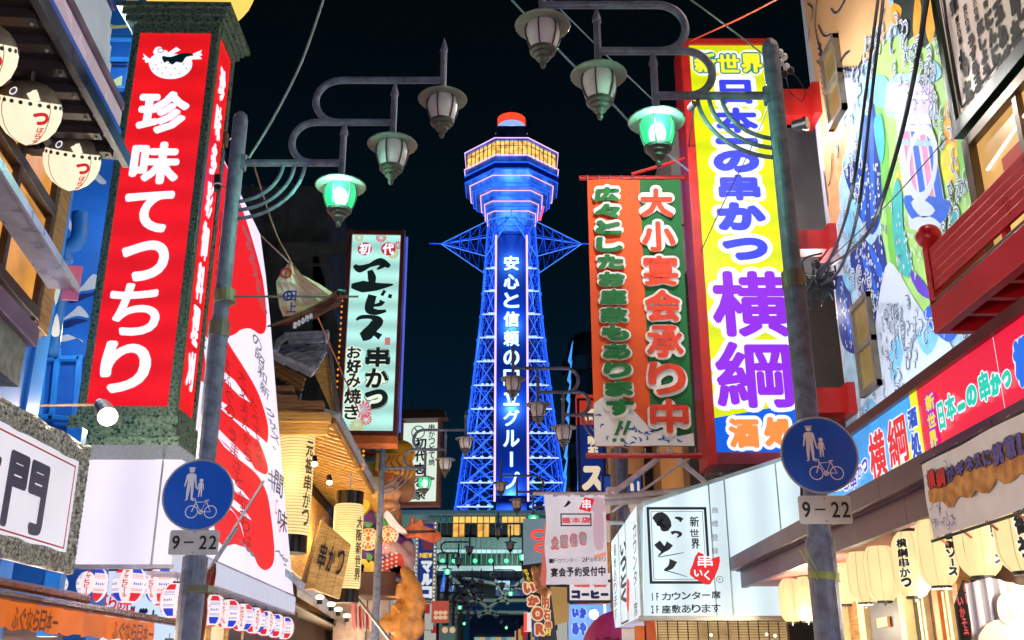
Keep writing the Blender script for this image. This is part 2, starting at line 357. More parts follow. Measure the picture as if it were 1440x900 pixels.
# horizontal outriggers
for r_, dx in ((0, 0), (1, 0), (2, 0), (3, 0)):
    R = Matrix.Rotation(r_*pi/2, 4, 'Z'); Q = lambda x, y, z: tuple(R @ Vector((x, y, z)))
    m = MB(); e_ = MB(); tip = (0, -13.2, 78.0)
    if r_ == 0: tip = (0, -13.2, 77.6)
    top = [(-3.9, -3.9, 81.2), (3.9, -3.9, 81.2)]; low = [(-4.6, -4.6, 73.5), (4.6, -4.6, 73.5)]; mid = [(-4.2, -4.2, 78), (4.2, -4.2, 78)]
    for k_, A in enumerate(top+low+mid):
        (e_ if k_ < 4 else m).tube([Q(*A), Q(*tip)], .085, 5)
    for t in (.2, .4, .6, .8):
        g_ = lambda A: Q(*(A[j]+(tip[j]-A[j])*t for j in range(3)))
        g2 = lambda A, t: Q(*(A[j]+(tip[j]-A[j])*t for j in range(3)))
        for s_ in (0, 1):
            m.tube([g2(top[s_], t), g2(mid[s_], t)], .07, 4); m.tube([g2(mid[s_], t), g2(low[s_], t)], .07, 4)
            m.tube([g2(top[s_], t-.2), g2(mid[s_], t)], .045, 4); m.tube([g2(mid[s_], t), g2(low[s_], t-.2)], .06, 4)
        m.tube([g2(mid[0], t), g2(mid[1], t)], .07, 4); m.tube([g2(top[0], t), g2(top[1], t)], .07, 4)
    m.tube([Q(*tip), Q(0, -15.4, tip[2]+.05)], .12, 6)
    o = m.build('outrigger', TB, tower); e_.build('light_strip', emit('tower_truss_led', (.06, .24, 1, 1), 1.3), o)
EDG = {8.8: 3.0, 8.7: 3.0, 8.35: 2.85, 8.42: 2.87}
def ov8(W_, e_=None):
    e_ = e_ or EDG.get(W_, min(3.5, W_*.7)); return [(-e_, -W_), (e_, -W_), (W_, -e_), (W_, e_), (e_, W_), (-e_, W_), (-W_, e_), (-W_, -e_)]
def octa(mb, W0, z0, W1, z1, closed=True, e0=None, e1=None):
    v = [(x, y, z0) for x, y in ov8(W0, e0)]+[(x, y, z1) for x, y in ov8(W1, e1)]
    f = [(i, (i+1) % 8, (i+1) % 8+8, i+8) for i in range(8)]
    if closed: f += [tuple(range(8))[::-1], tuple(range(8, 16))]
    mb.add(v, f)
def oring(W_, z, r): 
    return MB().tube([(x, y, z) for x, y in ov8(W_, 3.1 if W_ > 8 else None)], r, 6, closed=True)
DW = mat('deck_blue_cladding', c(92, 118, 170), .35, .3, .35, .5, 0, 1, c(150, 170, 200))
zf = lambda y, W_: zrow(y, TY-W_)
deck = MB(); rows = [(8.8, 194), (8.8, 218), (7.75, 247), (5.7, 268), (4.95, 283), (4.45, 297)]
z_ = [zf(y, W_) for W_, y in rows]
octa(deck, 8.8, z_[0]-.4, 8.8, z_[0]); octa(deck, 8.7, z_[1]-2.9, 8.7, z_[1]-.1)
print('deck z', z_)
octa(deck, 7.7, z_[2]+.05, 8.7, z_[1]-2.9)
octa(deck, 6.7, z_[3]+.25, 7.6, z_[2]-.05); octa(deck, 5.2, z_[4]+.2, 5.55, z_[3]+.2); octa(deck, 4.6, z_[5]+.2, 4.8, z_[4]+.15); octa(deck, 3.7, 79.0, 4.3, z_[5]+.15)
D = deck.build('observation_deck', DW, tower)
wn = MB(); octa(wn, 8.35, z_[1]+.05, 8.35, z_[0]-.4); wn.build('window_band', emit('deck_windows_gold', c(255, 196, 92), 1.25, var=.6, scale=1.4), D)
fr = MB()
o8 = ov8(8.42)
for i in range(8):
    A_, B_ = o8[i], o8[(i+1) % 8]
    for j in range(7):
        t = j/7; x = A_[0]*(1-t)+B_[0]*t; y = A_[1]*(1-t)+B_[1]*t; fr.tube([(x, y, z_[1]), (x, y, z_[0])], .08, 4)
fr.build('window_mullions', mat('deck_mullion', c(40, 36, 60), .5), D)
oring(8.42, (z_[0]+z_[1])/2+.45, .06).build('window_rail', MATS['deck_mullion'], D)
for (W_, y), z in zip(rows, z_):
    oring(W_+.08, z, .1).build('neon_ring', NP, D)
for W_, z in ((8.75, z_[1]-1.4), (8.72, z_[1]-2.8), (7.3, z_[2]-1.2), (6.75, z_[3]+.3), (5.4, z_[3]-.8), (4.75, z_[4]-.9), (4.1, z_[5]-1.1)):
    oring(W_, z, .09).build('blue_ring', NB, D)
lw = MB(); octa(lw, 8.76, z_[1]-2.5, 8.76, z_[1]-1.6, e0=3.02, e1=3.02); lw.build('lower_window_band', mat('deck_dark_glass', c(22, 34, 84), .1, .2), D)
tp = MB().box(-3.0, -3.0, z_[0], 3.0, 3.0, zrow(177, TY-3)); tp.build('top_cabin', DW, tower)
zt0, zt1 = zrow(178, TY-2.7), zrow(158, TY-2.7)
MB().tube([(0, 0, zt0), (0, 0, zt0+.01)], 3.1, 24).build('neon_ring', NP, tower)
MB().lathe([(2.7, zt0+.1), (2.7, zt0+1.5)], n=28).build('weather_drum', emit('drum_white_blue', c(150, 190, 255), 1.0), tower)
MB().lathe([(2.72, zt0+1.5), (2.75, zt1), (0, zt1+.1)], n=28).build('weather_lamp', emit('drum_orange', c(255, 70, 40), 1.3), tower)
MB().tube([(0, 2, z_[0]), (0, 2, zt1+5)], [.12, .03], 6).build('antenna', TB, tower)
MB().box(2.9, -4.4, zt0-.9, 3.7, -3.6, zt0+.3).build('roof_camera', DARKM, tower)
for x_, z_l in ((-14, 18), (14, 18), (0, 17)): lamp('hall_fill_light', (x_, 150, z_l), 2600, (.75, 1, .92), .5)  # added lights to brighten the hall front, without fittings
for x_ in (-8, 2, 10): lamp('underpass_fill_light', (x_, 150, 7), 260, (.7, .95, 1), .5)  # more added light, for the dim passage under the hall
for x, y, z, p_ in ((0, -12, 30, 9), (0, -12, 45, 9), (0, -12, 60, 8), (9, -11, 70, 7), (-9, -11, 70, 7), (0, -14, 73, 7), (13, -12, 84, 7), (-13, -12, 84, 7), (0, -18, 84, 8)):
    lamp('tower_fill_light', (TX+x, TY+y, z), p_*600, (.06, .27, 1), .5)  # added blue lights to brighten the tower steel, without fittings
# pink/red digital clock rail under the deck on the right
MB().tube([(5.2, -5.0, zrow(310, 168)), (5.9, -5.6, zrow(292, 168))], .22, 6).build('red_lamp_strip', emit('red_led', (1, .08, .2, 1), 1.5), tower)

# ---- hall under the tower legs, and the covered street beneath
HB = mat('hall_grey_green_panel', c(96, 118, 116), .6, 0, .15, .5)
hall = thing('tower_base_hall', 'grey green two storey hall with lit yellow windows under the blue tower legs', 'building', (0, 158, 0))
zz = lambda y: zrow(y, 158)
hx0, hx1 = PY(560, 760, 158).x, PY(860, 760, 158).x
MB().box(hx0, 0, zz(757), hx1, 12, zz(724)).build('wall', HB, hall)
MB().box(hx0-1, -1.2, zz(724), hx1+1, 13, zz(719)).build('roof', mat('hall_roof', c(70, 92, 110), .6), hall)
MB().box(hx0, -1.0, zz(772), hx1, 12, zz(757)).build('balcony_slab', HB, hall)
x = hx0
for i in range(22):
    xa = PY(603+i*8.6, 745, 158).x; lit = 4 <= i <= 15 and i != 11
    fm = MB().box(xa, -.25, zz(735), xa+.78, -.05, zz(727)).build('window', emit('hall_window_warm', c(255, 196, 96), 1.0, var=.3, scale=.6) if lit else mat('hall_glass', c(70, 100, 110), .2), hall)
    lit2 = i in (4, 5, 8, 9, 13, 14, 16)
    MB().box(xa, -.25, zz(755), xa+.76, -.05, zz(737)).build('window', emit('hall_window_warm2', c(255, 180, 80), .9, var=.5, scale=.8) if lit2 else mat('hall_dark_glass', c(38, 40, 44), .2), hall)
for i in range(26):
    xa = PY(598+i*7.2, 765, 158).x; MB().box(xa-.05, -1.15, zz(795), xa+.05, -1.02, zz(757)).build('baluster', HB, hall)
MB().box(hx0, 1, zz(796), hx1, 12, zz(772)).build('green_gallery', mat('gallery_green', c(10, 60, 44), .5), hall)
MB().box(hx0, .8, zz(777), hx1, .95, zz(768)).build('gallery_light', emit('gallery_pale_light', c(190, 235, 240), .8, var=.4, scale=.5), hall)
for xp in (610, 622, 638, 668, 690, 712, 735):
    MB().ell((PY(xp, 786, 158).x, .7, zz(788)), (.35, .2, .35)).build('green_lamp', emit('green_lamp', c(90, 255, 180), 1.5), hall)
MB().box(hx0, -1.4, zz(804), hx1, 10, zz(797)).build('eave_beam', mat('pale_beam', c(150, 158, 165), .5), hall)
MB().box(hx0, 6, 0, hx0+9, 30, zz(804)).build('pier', DCONC, hall)
MB().box(hx1-9, 6, 0, hx1, 30, zz(804)).build('pier', DCONC, hall)
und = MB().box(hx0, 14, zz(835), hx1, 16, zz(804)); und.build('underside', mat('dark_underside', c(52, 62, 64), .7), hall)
for (a, b, c1, d) in ((630, 808, 700, 868), (745, 808, 672, 868), (690, 806, 715, 850), (640, 845, 740, 845), (600, 862, 745, 862), (650, 812, 740, 830)):
    A = PY(a, b, 156.5); B = PY(c1, d, 156.5); MB().tube([A, B], .32, 6).build('truss_member', mat('truss_grey', c(80, 84, 82), .6), hall, world=True)
MB().box(PY(698, 800, 157).x, -1.6, zz(830), PY(718, 800, 157).x, -1.45, zz(818)).build('skylight', emit('cool_skylight', c(150, 200, 225), .8), hall)
MB().box(hx0+9, 55, 0, hx1-9, 56, zz(835)).build('far_wall', mat('far_wall_grey', c(80, 100, 104), .6), hall)
for i in range(12):
    xa = hx0+10+i*(hx1-hx0-20)/12
    MB().box(xa, 54.6, 4, xa+1.1, 54.9, 9).build('lit_shop_window', emit('far_shop_%d' % (i % 3), (c(180, 220, 215), c(255, 210, 150), c(120, 170, 190))[i % 3], .5), hall)
# ================================================================ STREET LAMPS
GLW = emit('lamp_glass_green_lit', c(40, 228, 145), 1.15, lamp=True)
BULB = emit('lamp_bulb', c(215, 255, 238), 5.5)
def _clear(m, k):
    n = m.node_tree; t = n.nodes.new('ShaderNodeBsdfTransparent'); x = n.nodes.new('ShaderNodeMixShader'); x.inputs[0].default_value = k
    n.links.new(t.outputs[0], x.inputs[1]); n.links.new(n.nodes['Principled BSDF'].outputs[0], x.inputs[2]); n.links.new(x.outputs[0], n.nodes['Material Output'].inputs[0])
_clear(GLW, .72)
GLU = mat('lamp_glass_frosted', c(205, 200, 205), .35, 0, .1, 5)
GLUW = emit('lamp_glass_dim', c(150, 135, 125), .35)
HAT = mat('lamp_hat_enamel', c(120, 122, 118), .4, .1, .1, 8)
HATM = mat('lamp_casting', c(70, 68, 66), .5, .2, .2, 12)
def lamp_unit(par, x, z, lit, seg=20):
    """z = underside of the hat"""
    hat = MB().lathe([(.03, .055), (.13, .045), (.235, .012), (.247, 0), (.24, -.01), (.16, -.004), (.02, 0)], (x, 0, z), seg).build('lamp_hat', HAT, par, smooth=False)
    gl = MB().lathe([(.135, 0), (.15, -.05), (.147, -.12), (.125, -.2), (.095, -.26)], (x, 0, z), 18)
    g_ = gl.build('lamp_glass', GLW if lit else GLU, par, smooth=True)
    if lit: MB().ell((x, 0, z-.12), (.075, .075, .1), 16, 10).build('bulb', BULB, g_, smooth=True)
    rb = MB()
    for k in range(6):
        a = 2*pi*k/6+.26; rb.tube([(x+r*cos(a), r*sin(a), z+dz) for r, dz in ((.14, 0), (.158, -.05), (.155, -.12), (.133, -.2), (.1, -.27))], .008, 5)
    rb.build('lamp_ribs', HATM, par)
    MB().lathe([(.12, -.25), (.115, -.275), (.09, -.29), (.088, -.305), (.062, -.325), (.06, -.345), (.03, -.375), (.022, -.39), (.028, -.405), (.018, -.43), (.0, -.44)], (x, 0, z), 18).build('lamp_finial', HATM, par, smooth=False)
    MB().tube([(x, 0, z+.03), (x, 0, z+.55), (x, 0, z+.56), (x, 0, z+.60), (x, 0, z+.72)], [.032, .032, .042, .036, .004], 10).build('lamp_spike', POLE, par)
    MB().box(x-.03, -.2, z+.0125, x+.03, -.17, z+.02).build('lamp_sticker', mat('sticker', c(220, 220, 220), .5), par)
def post(X, Y, left, lit, label, detail=True):
    o = thing('street_lamp', label, 'street lamp', (X, Y, 0), 0 if left else pi, 'triple armed street lamps along the street')
    p = MB().tube([(0, 0, 0), (0, 0, 2.55)], .105, 18).tube([(0, 0, 2.55), (0, 0, 4.6)], .086, 18).tube([(0, 0, 4.6), (0, 0, 6.78), (0, 0, 6.83), (0, 0, 6.87)], [.072, .072, .06, .02], 18)
    p.build('pole', POLE, o, smooth=False)
    MB().tube([(0, 0, 4.52), (0, 0, 4.66)], .094, 18).build('pole_collar', mat('collar_metal', c(120, 118, 104), .4, .5), o)
    MB().tube([(0, 0, 6.3), (1.03, 0, 6.3)], .036, 10).tube([(0.06, 0, 6.22), (0.06, 0, 6.38)], .045, 8).build('arm', POLE, o)
    MB().tube([(.75, 0, 6.3)]+arc(.75, 6.525, .225, 270, 90)[1:]+[(1.0, 0, 6.75), (1.51, 0, 6.75)], .035, 10).build('arm', POLE, o)
    MB().tube([(.97, 0, 6.75)]+arc(.97, 6.99, .24, 270, 90)[1:]+[(1.3, 0, 7.23), (1.99, 0, 7.23)], .035, 10).build('arm', POLE, o)
    for a, b in ((.46, .42), (.57, .51), (.67, .60)):
        MB().tube([(a*cos(radians(t)), 0, 6.3-b*sin(radians(t))) for t in range(0, 94, 6)], .019, 8).build('brace', POLE, o)
    for i, (x, z) in enumerate(((1.03, 6.05), (1.51, 6.5), (1.99, 7.01))): lamp_unit(o, x, z, lit and i == 0)
    return o
near_l = post(-2.68, 8.7, True, True, 'nearest street lamp on the left, green lantern lowest, standing right of the red pillar sign')
near_r = post(2.26, 7.5, False, True, 'nearest street lamp on the right, green lantern lowest, in front of the yellow vertical sign')
lamp('green_lamp_light', (-1.65, 8.5, 5.93), 34, (.25, 1, .6), .1); lamp('green_lamp_light', (1.23, 7.3, 5.93), 34, (.25, 1, .6), .1)
bl = mat('rail_flag_rod', c(120, 118, 100), .5)
unlit = post(.98+1.03, 18.7, False, False, 'second street lamp on the right with three unlit lanterns in front of the tower foot')
for Y, px, py, left, lab in ((23.9, 597, 682, True, 'second street lamp on the left, green lantern over the white sign behind the statue'),
        (45.5, 629, 805, True, 'third street lamp on the left beyond the blue framed sign'),
        (29.8, 750, 733, False, 'third street lamp on the right, green lantern beside the hanging white banner'),
        (39.8, 735, 785, False, 'fourth street lamp on the right above the black food signs'),
        (70, 646.5, 866, True, 'small far street lamp on the left with green lantern under the tower hall'),
        (92, 653, 893, True, 'farthest green street lamp on the left at the picture foot'),
        (100, 712, 897, False, 'farthest green street lamp on the right at the picture foot'),
        (58, 718, 838, False, 'fifth street lamp on the right below the hall beam')):
    A = PY(px, py, Y); X = A.x-1.03 if left else A.x+1.03
    if py > 860: A = PY(px, 860, Y); X = A.x-1.03 if left else A.x+1.03
    k = copy_tree(near_r if not left else near_l, (X, Y, 0), 0 if left else pi, label=lab)
for (px, py, Y) in ((665, 818, 62), (652, 832, 62), (668, 845, 74), (658, 857, 74)):
    A = PY(px, py, Y); k = copy_tree(unlit, (A.x-1.5, Y, A.z-7.0 if False else 0), 0, label='distant unlit street lamp on the left, %s of the small row under the dark trusses' % {818: 'topmost', 832: 'second', 845: 'third', 857: 'lowest'}[py])
# ---- round signs on the poles
SB = mat('sign_blue_enamel', c(8, 92, 205), .35, 0, .06, 3); SW = mat('sign_white_print', c(240, 240, 245), .45, 0, .03, 4); SG = mat('sign_grey_rim', c(170, 172, 176), .4, .3)
PLATE = mat('plate_cream', c(205, 203, 195), .5, 0, .08, 6)
def round_sign(x, z, R_, Y, side_, pole_r):
    o = thing('round_sign', 'round blue pedestrian and bicycle sign on the %s pole' % side_, 'traffic sign', (x, Y-pole_r-.03, z), 0, 'round blue signs')
    MB().tube([(0, 0, 0), (0, .012, 0)], R_, 48).build('disc', SB, o)
    MB().tube([(R_*cos(2*pi*i/48), .0, R_*sin(2*pi*i/48)) for i in range(48)], .0085, 6, closed=True).build('rim', SG, o)
    y = -.004; s = R_/.3; m = MB()
    P = lambda L, cx, cz, k=1: [(cx+a*k*s, cz+b*k*s) for a, b in L]
    man = [(-.028, .075), (.028, .075), (.042, .06), (.05, -.0), (.058, -.045), (.046, -.045), (.034, .0), (.03, .03), (.028, -.02), (.03, -.09), (.026, -.155), (.036, -.162), (.012, -.162), (.006, -.09), (.0, -.03), (-.006, -.09), (-.016, -.165), (-.045, -.17), (-.03, -.155), (-.034, -.09), (-.03, -.02), (-.03, .03), (-.038, .0), (-.048, -.045), (-.06, -.04), (-.052, .0), (-.045, .058)]
    m.flat(P(man, -.07*s, .11*s, .95), y); disc(m, -.07*s, .21*s, .023*s, y); disc(m, -.07*s, .229*s, .032*s, y, .007*s)
    m.flat(P(man, .018*s, .065*s, .5), y); disc(m, .018*s, .12*s, .017*s, y)
    stroke(m, P([(-.028, .075), (-.01, .05), (.0, .06)], 0, 0), .012*s, y-.001)
    m.build('pedestrian_mark', SW, o)
    b = MB(); ox, oz = .045*s, -.115*s
    for cx in (-.085, .075): b2 = ring2(ox+cx*s, oz-.03*s, .047*s, .055*s, y); b.add(b2.v, b2.f)
    b3 = ring2(ox-.008*s, oz-.032*s, .012*s, .02*s, y); b.add(b3.v, b3.f)
    for L in ([(-.085, -.03), (-.055, .05), (.03, .055), (-.008, -.03), (-.055, .045)], [(-.008, -.03), (.075, -.03), (.035, .055)], [(-.055, .04), (-.06, .075), (-.085, .085), (-.095, .075), (-.09, .068), (-.07, .065)], [(.02, .065), (.055, .068)], [(.03, .05), (.036, .068)], [(-.02, -.05), (-.008, -.03), (.004, -.012)]):
        stroke(b, P(L, ox, oz), .0085*s, y-.0006)
    b.build('bicycle_mark', SW, o); return o
def hours(x, z, wd, ht, Y, side_, pole_r):
    o = thing('hours_plate', 'small cream plate reading 9-22 on the %s pole' % side_, 'sign', (x, Y-pole_r-.03, z), 0, 'hours plates')
    pl = []
    for cx, cz, a in ((wd/2-.02, ht/2-.02, 0), (-wd/2+.02, ht/2-.02, 90), (-wd/2+.02, -ht/2+.02, 180), (wd/2-.02, -ht/2+.02, 270)):
        pl += [(cx+.02*cos(radians(a+t)), 0, cz+.02*sin(radians(a+t))) for t in (0, 30, 60, 90)]
    MB().prism(pl, (0, .01, 0)).build('plate', PLATE, o)
    m = MB()
    for ch, t in (('9', -.36), ('2', .19), ('2', .385)): txt(m, ch, t*wd, 0, .155*wd, .56*ht, -.004, .007*wd)
    m.box(-.2*wd, -.004, -.014*wd, -.0*wd, -.0035, .018*wd)
    m.build('lettering', BLACKP, o)
    for s_ in (.4, -.4): MB().tube([(0, -.006, s_*ht), (0, 0, s_*ht)], .007, 8).build('bolt', STEEL, o)
def at_pole(px, py, Y): return PY(px, py, Y)
yl, yr = 8.7-.1, 7.5-.1
A = PY(279, 696, yl-.02); round_sign(A.x, A.z, .30, 8.7, 'left', .1)
A = PY(273, 763, yl-.02); hours(A.x, A.z, .415, .205, 8.7, 'left', .1)
A = PY(1152, 640, yr-.02); round_sign(A.x, A.z, .283, 7.5, 'right', .1)
A = PY(1160, 717, yr-.02); hours(A.x, A.z, .385, .205, 7.5, 'right', .1)
# ---- small fittings on the poles
def world_thing(name, label, cat, p, group=None): return thing(name, label, cat, p, 0, group)
o = world_thing('banner_rod', 'thin horizontal rod clamped to the left pole, torn flag on it', 'rod', PY(318, 417, 8.7))
MB().tube([PY(302, 417, 8.68), PY(504, 417, 8.68)], .011, 8).build('rod', bl, o, world=True)
MB().tube([PY(316, 409, 8.7), PY(316, 426, 8.7)], .1, 16).build('clamp', mat('clamp_olive', c(120, 122, 95), .5, .3), o, world=True)
o = world_thing('small_camera', 'small black cylinder camera on a bracket by the left pole', 'camera', PY(306, 258, 8.8))
MB().tube([PY(306, 247, 8.8), PY(306, 268, 8.8)], .035, 14).build('housing', BLACK, o, world=True)
MB().tube([PY(306, 262, 8.8), PY(326, 264, 8.75)], .008, 6).build('bracket', STEEL, o, world=True)
MB().tube([PY(306, 259, 8.8), PY(306, 261, 8.8)], .037, 14).build('band', SW, o, world=True)
o = world_thing('junction_box', 'little brown junction fitting with dangling cable left of the left pole top', 'fitting', PY(316, 196, 8.75))
MB().box(*PY(312, 202, 8.72), *(PY(322, 190, 8.8))).build('box', mat('brown_fitting', c(120, 84, 60), .5), o, world=True)
MB().tube([PY(320, 196, 8.75), PY(332, 193, 8.72)], .012, 6).build('bracket', STEEL, o, world=True)
MB().tube([PY(*q, 8.75) for q in smooth([(316, 204), (318, 220), (324, 232), (328, 240)], 4, False)], .006, 5).build('cable', BLACKC, o, world=True)
o = world_thing('pole_flag_bracket', 'furled red orange pennant on an angled grey stick behind the left pole foot', 'pennant', PY(300, 800, 8.75))
for a_, b_ in (((294, 800), (371, 676)), ((303, 790), (334, 742))): MB().tube([PY(*a_, 8.9), PY(*b_, 8.9)], .012, 8).build('stick', STEEL, o, world=True)
MB().box(*PY(262, 832, 8.5), *(PY(305, 826, 8.75))).build('strap', mat('clamp_olive', c(120, 122, 95), .5, .3), o, world=True)
m = MB(); cols = 5; rows = [(792, 296, 304), (806, 288, 304), (822, 275, 302), (842, 270, 292), (862, 268, 292), (882, 264, 290), (905, 260, 286)]
v = []
for (y, x0, x1) in rows:
    for i in range(cols+1):
        t = i/cols; v.append(PY(x0+(x1-x0)*t, y, 8.95+.035*(-1)**i+.02*sin(y)))
m.add(v, [(r*(cols+1)+i, r*(cols+1)+i+1, (r+1)*(cols+1)+i+1, (r+1)*(cols+1)+i) for r in range(len(rows)-1) for i in range(cols)])
m.build('cloth', mat('pennant_orange', c(205, 78, 50), .7, 0, .2, 5, 0, 1, c(180, 140, 120)), o, world=True, smooth=True)
o = world_thing('pole_clips', 'pair of olive zip ties and band on the right pole foot', 'fitting', PY(1160, 810, 7.4))
for a_, b_ in (((1124, 773), (1150, 815)), ((1131, 770), (1154, 812))): MB().tube([PY(*a_, 7.38), PY(*b_, 7.38)], .006, 6).build('tie', mat('tie_olive', c(150, 150, 90), .5), o, world=True)
MB().tube([PY(1159, 806, 7.5), PY(1159, 816, 7.5)], .115, 18).build('band', mat('band_olive', c(140, 150, 80), .5, .2), o, world=True)
o = world_thing('pole_insulators', 'cluster of white insulators and looping thin cables at the right pole top', 'fitting', PY(1104, 86, 7.5))
for i, (a, b) in enumerate(((1097, 74), (1103, 80), (1098, 88), (1106, 94), (1112, 99), (1103, 104))):
    p = PY(a, b, 7.55); MB().ell(p, (.03, .03, .035), 10, 8).build('insulator', (SW if i < 4 else DARKM), o, world=True, smooth=True)
for L in ([(1108, 97), (1120, 108), (1128, 120), (1133, 132), (1128, 142)], [(1105, 105), (1112, 130), (1128, 143)], [(1096, 76), (1088, 74)]):
    MB().tube([PY(a, b, 7.55) for a, b in smooth(L, 5, False)], .005, 5).build('cable', BLACKC, o, world=True)
# ---- torn flag
o = world_thing('torn_flag', 'crumpled torn advertising flag with red and blue print hanging on the rod', 'flag', PY(430, 417, 8.7))
FL = mat('flag_cloth', c(240, 226, 204), .8, 0, .1, 5, .2, 12, c(206, 160, 124))
def sheet(rows_, Y, dep, name, m_, o, seed=1):
    random.seed(seed); v = []; n = 9
    for ri, (a, b) in enumerate(rows_):
        for i in range(n):
            t = i/(n-1); v.append(PY(a[0]+(b[0]-a[0])*t, a[1]+(b[1]-a[1])*t, Y+dep*sin(t*9+ri*1.3)+random.uniform(-.4, .4)*dep))
    MB().add(v, [(r*n+i, r*n+i+1, (r+1)*n+i+1, (r+1)*n+i) for r in range(len(rows_)-1) for i in range(n-1)]).build(name, m_, o, world=True, smooth=False)
sheet([((407, 368), (411, 369)), ((398, 380), (424, 386)), ((388, 396), (447, 398)), ((390, 412), (472, 414)), ((393, 432), (482, 424)), ((398, 445), (440, 440))], 8.72, .035, 'cloth', FL, o, 3)
sheet([((374, 459), (376, 460)), ((400, 448), (410, 457)), ((430, 436), (442, 449)), ((460, 418), (478, 430)), ((472, 408), (484, 417))], 8.66, .02, 'cloth', mat('flag_brown_print', c(108, 60, 48), .8, 0, .4, 12), o, 5)
f_ = face_flat(385, 370, 480, 460, 8.6); m = MB(); q = f_.p(402, 384); r2 = ring2(q[0], q[1], .035, .055, -.0); m.add(r2.v, r2.f)
m2 = MB(); q2 = f_.p(405, 416); r2 = ring2(q2[0], q2[1], .03, .05, 0); m2.add(r2.v, r2.f); pcol(f_, m2, '日上', (410, 408, 14), (410, 440, 14), -.0, .004); m3 = MB(); prow(f_, m3, '100円串', (412, 459, 9), (440, 443, 9), 0, .004)
for q in (m, m2, m3): q.v = [tuple(f_.M @ Vector(p)) for p in q.v]
m.build('round_print', mat('print_red', c(200, 50, 50), .7), o, world=True); m2.build('lettering', mat('print_blue', c(50, 80, 180), .7), o, world=True); m3.build('lettering', SW, o, world=True)
MB().tube([PY(475, 410, 8.68), PY(486, 412, 8.68)], .03, 8).build('tie', DARKM, o, world=True)

# ================================================================ WIRES
def wire(label, pts, r=.012, m_=None, cat='cable', Ys=None):
    L = smooth([tuple(PY(a, b, Y)) for a, b, Y in pts], 6, False)
    o = MB().tube(L, r, 6).build('cable', m_ or BLACKC); tag(o, label, cat)
wire('pale twisted cable running from the left pole top up past the dark sky', [(350, 222, 8.6), (385, 165, 8.6), (425, 85, 8.6), (458, -10, 8.6)], .013, ROPE)
wire('reddish thin wire from the left lamp arm down to the torn flag', [(357, 232, 8.7), (385, 320, 8.7), (410, 370, 8.7), (440, 430, 9.5), (505, 580, 11)], .007, mat('wire_copper', c(150, 90, 80), .5))
wire('thin grey wire from the red billboard corner to the torn flag', [(368, 332, 11), (410, 372, 8.8)], .008, ROPE)
wire('lower of two pale blue cables sloping behind the right lanterns', [(715, -5, 9), (790, 75, 9), (860, 145, 9), (900, 185, 9), (968, 240, 12.5)], .012, mat('cable_teal', c(120, 160, 180), .5))
wire('upper thin pale blue cable sloping behind the right lanterns', [(770, -5, 9.5), (850, 75, 9.5), (930, 152, 9.5)], .008, MATS['cable_teal'])
wire('thin green cable from the top edge to the right pole top', [(965, -5, 8), (1020, 35, 7.8), (1090, 90, 7.6)], .008, mat('cable_green', c(110, 140, 120), .5))
wire('orange cable from the top edge down to the yellow sign', [(1100, -5, 10), (1040, 26, 11.5), (970, 58, 13.4)], .012, mat('cable_orange', c(190, 70, 40), .5))
wire('thin dark wire slanting across the face of the yellow sign', [(1085, 135, 12), (1060, 200, 12.4), (1020, 280, 12.8), (985, 355, 13)], .007)
wire('faint wire below the small white sign behind the Ebisu board', [(560, 556, 30), (600, 580, 30), (640, 590, 30)], .02)
# ================================================================ LEFT SIDE
MARB = mat('speckled_green_marble', c(40, 84, 64), .3, 0, .5, 30, .05, 40, c(116, 138, 118), .5)
MARB.node_tree.nodes['Noise Texture'].inputs['Detail'].default_value = 12
REDE = emit('lit_red_acrylic', c(238, 26, 34), 1.0, lamp=True, var=.1, scale=1.1, gloss=1, tubes=('Z', .42, .12))
# red pillar sign, front face Y = 10.5
f = face((197, 45), (297, 46), 571, 10.5); rs = f.root('pillar_sign', 'tall red lit pillar sign in speckled marble frame with white puffer fish emblem', 'sign')
W_, Hh = f.w, f.h; dp = .62
print('pillar', W_, Hh, f.rz)
MB().box(-.09, 0, -.1, 0, .12, Hh+.12).build('frame_post', MARB, rs, bev=.01); MB().box(W_, 0, -.1, W_+.095, .11, Hh+.12).build('frame_post', MARB, rs, bev=.01)
MB().box(W_+.0, dp, -.1, W_+.11, dp+.12, Hh+.12).build('frame_post', MARB, rs, bev=.01)
MB().box(0, .08, -.02, W_+.05, dp+.1, Hh+.1).build('cabinet', BLACK, rs)
MB().box(0, .0, Hh, W_, .1, Hh+.12).box(W_, .11, Hh, W_+.11, dp, Hh+.12).build('frame_rail', MARB, rs)
for i, (g0, z0, z1) in enumerate(((.16, .12, .2), (.2, .2, .27), (.26, .27, .34))):
    MB().box(-.14-g0+.12, -g0+.1, Hh+z0, W_+.11+g0-.12, dp+.12+g0-.1, Hh+z1).build('cornice', MARB, rs, bev=.008)
MB().box(0, 0, -.1, W_, .1, 0).box(W_, .11, -.1, W_+.11, dp, 0).build('frame_rail', MARB, rs)
MB().box(-.16, -.02, -.34, W_+.14, dp+.14, -.1).build('base_block', MARB, rs, bev=.01)
MB().box(-.22, -.09, -.44, W_+.2, dp+.2, -.34).build('base_cornice', MARB, rs, bev=.01)
MB().box(0, .02, 0, W_, .07, Hh).build('front_panel', REDE, rs)
MB().box(W_+.05, .11, 0, W_+.09, dp, Hh).build('side_panel', REDE, rs)
m = MB()
for ch, b in zip('珍味てっちり', ((193, 128, 266, 188), (183, 199, 253, 259), (173, 268, 243, 327), (169, 338, 237, 396), (152, 398, 226, 472), (141, 479, 212, 553))):
    pch(f, m, ch, *b, .012, .026)
m.build('lettering', WHITE_E, rs)
fish = MB(); sm = lambda L, y: [f.p(a, b, y) for a, b in L]
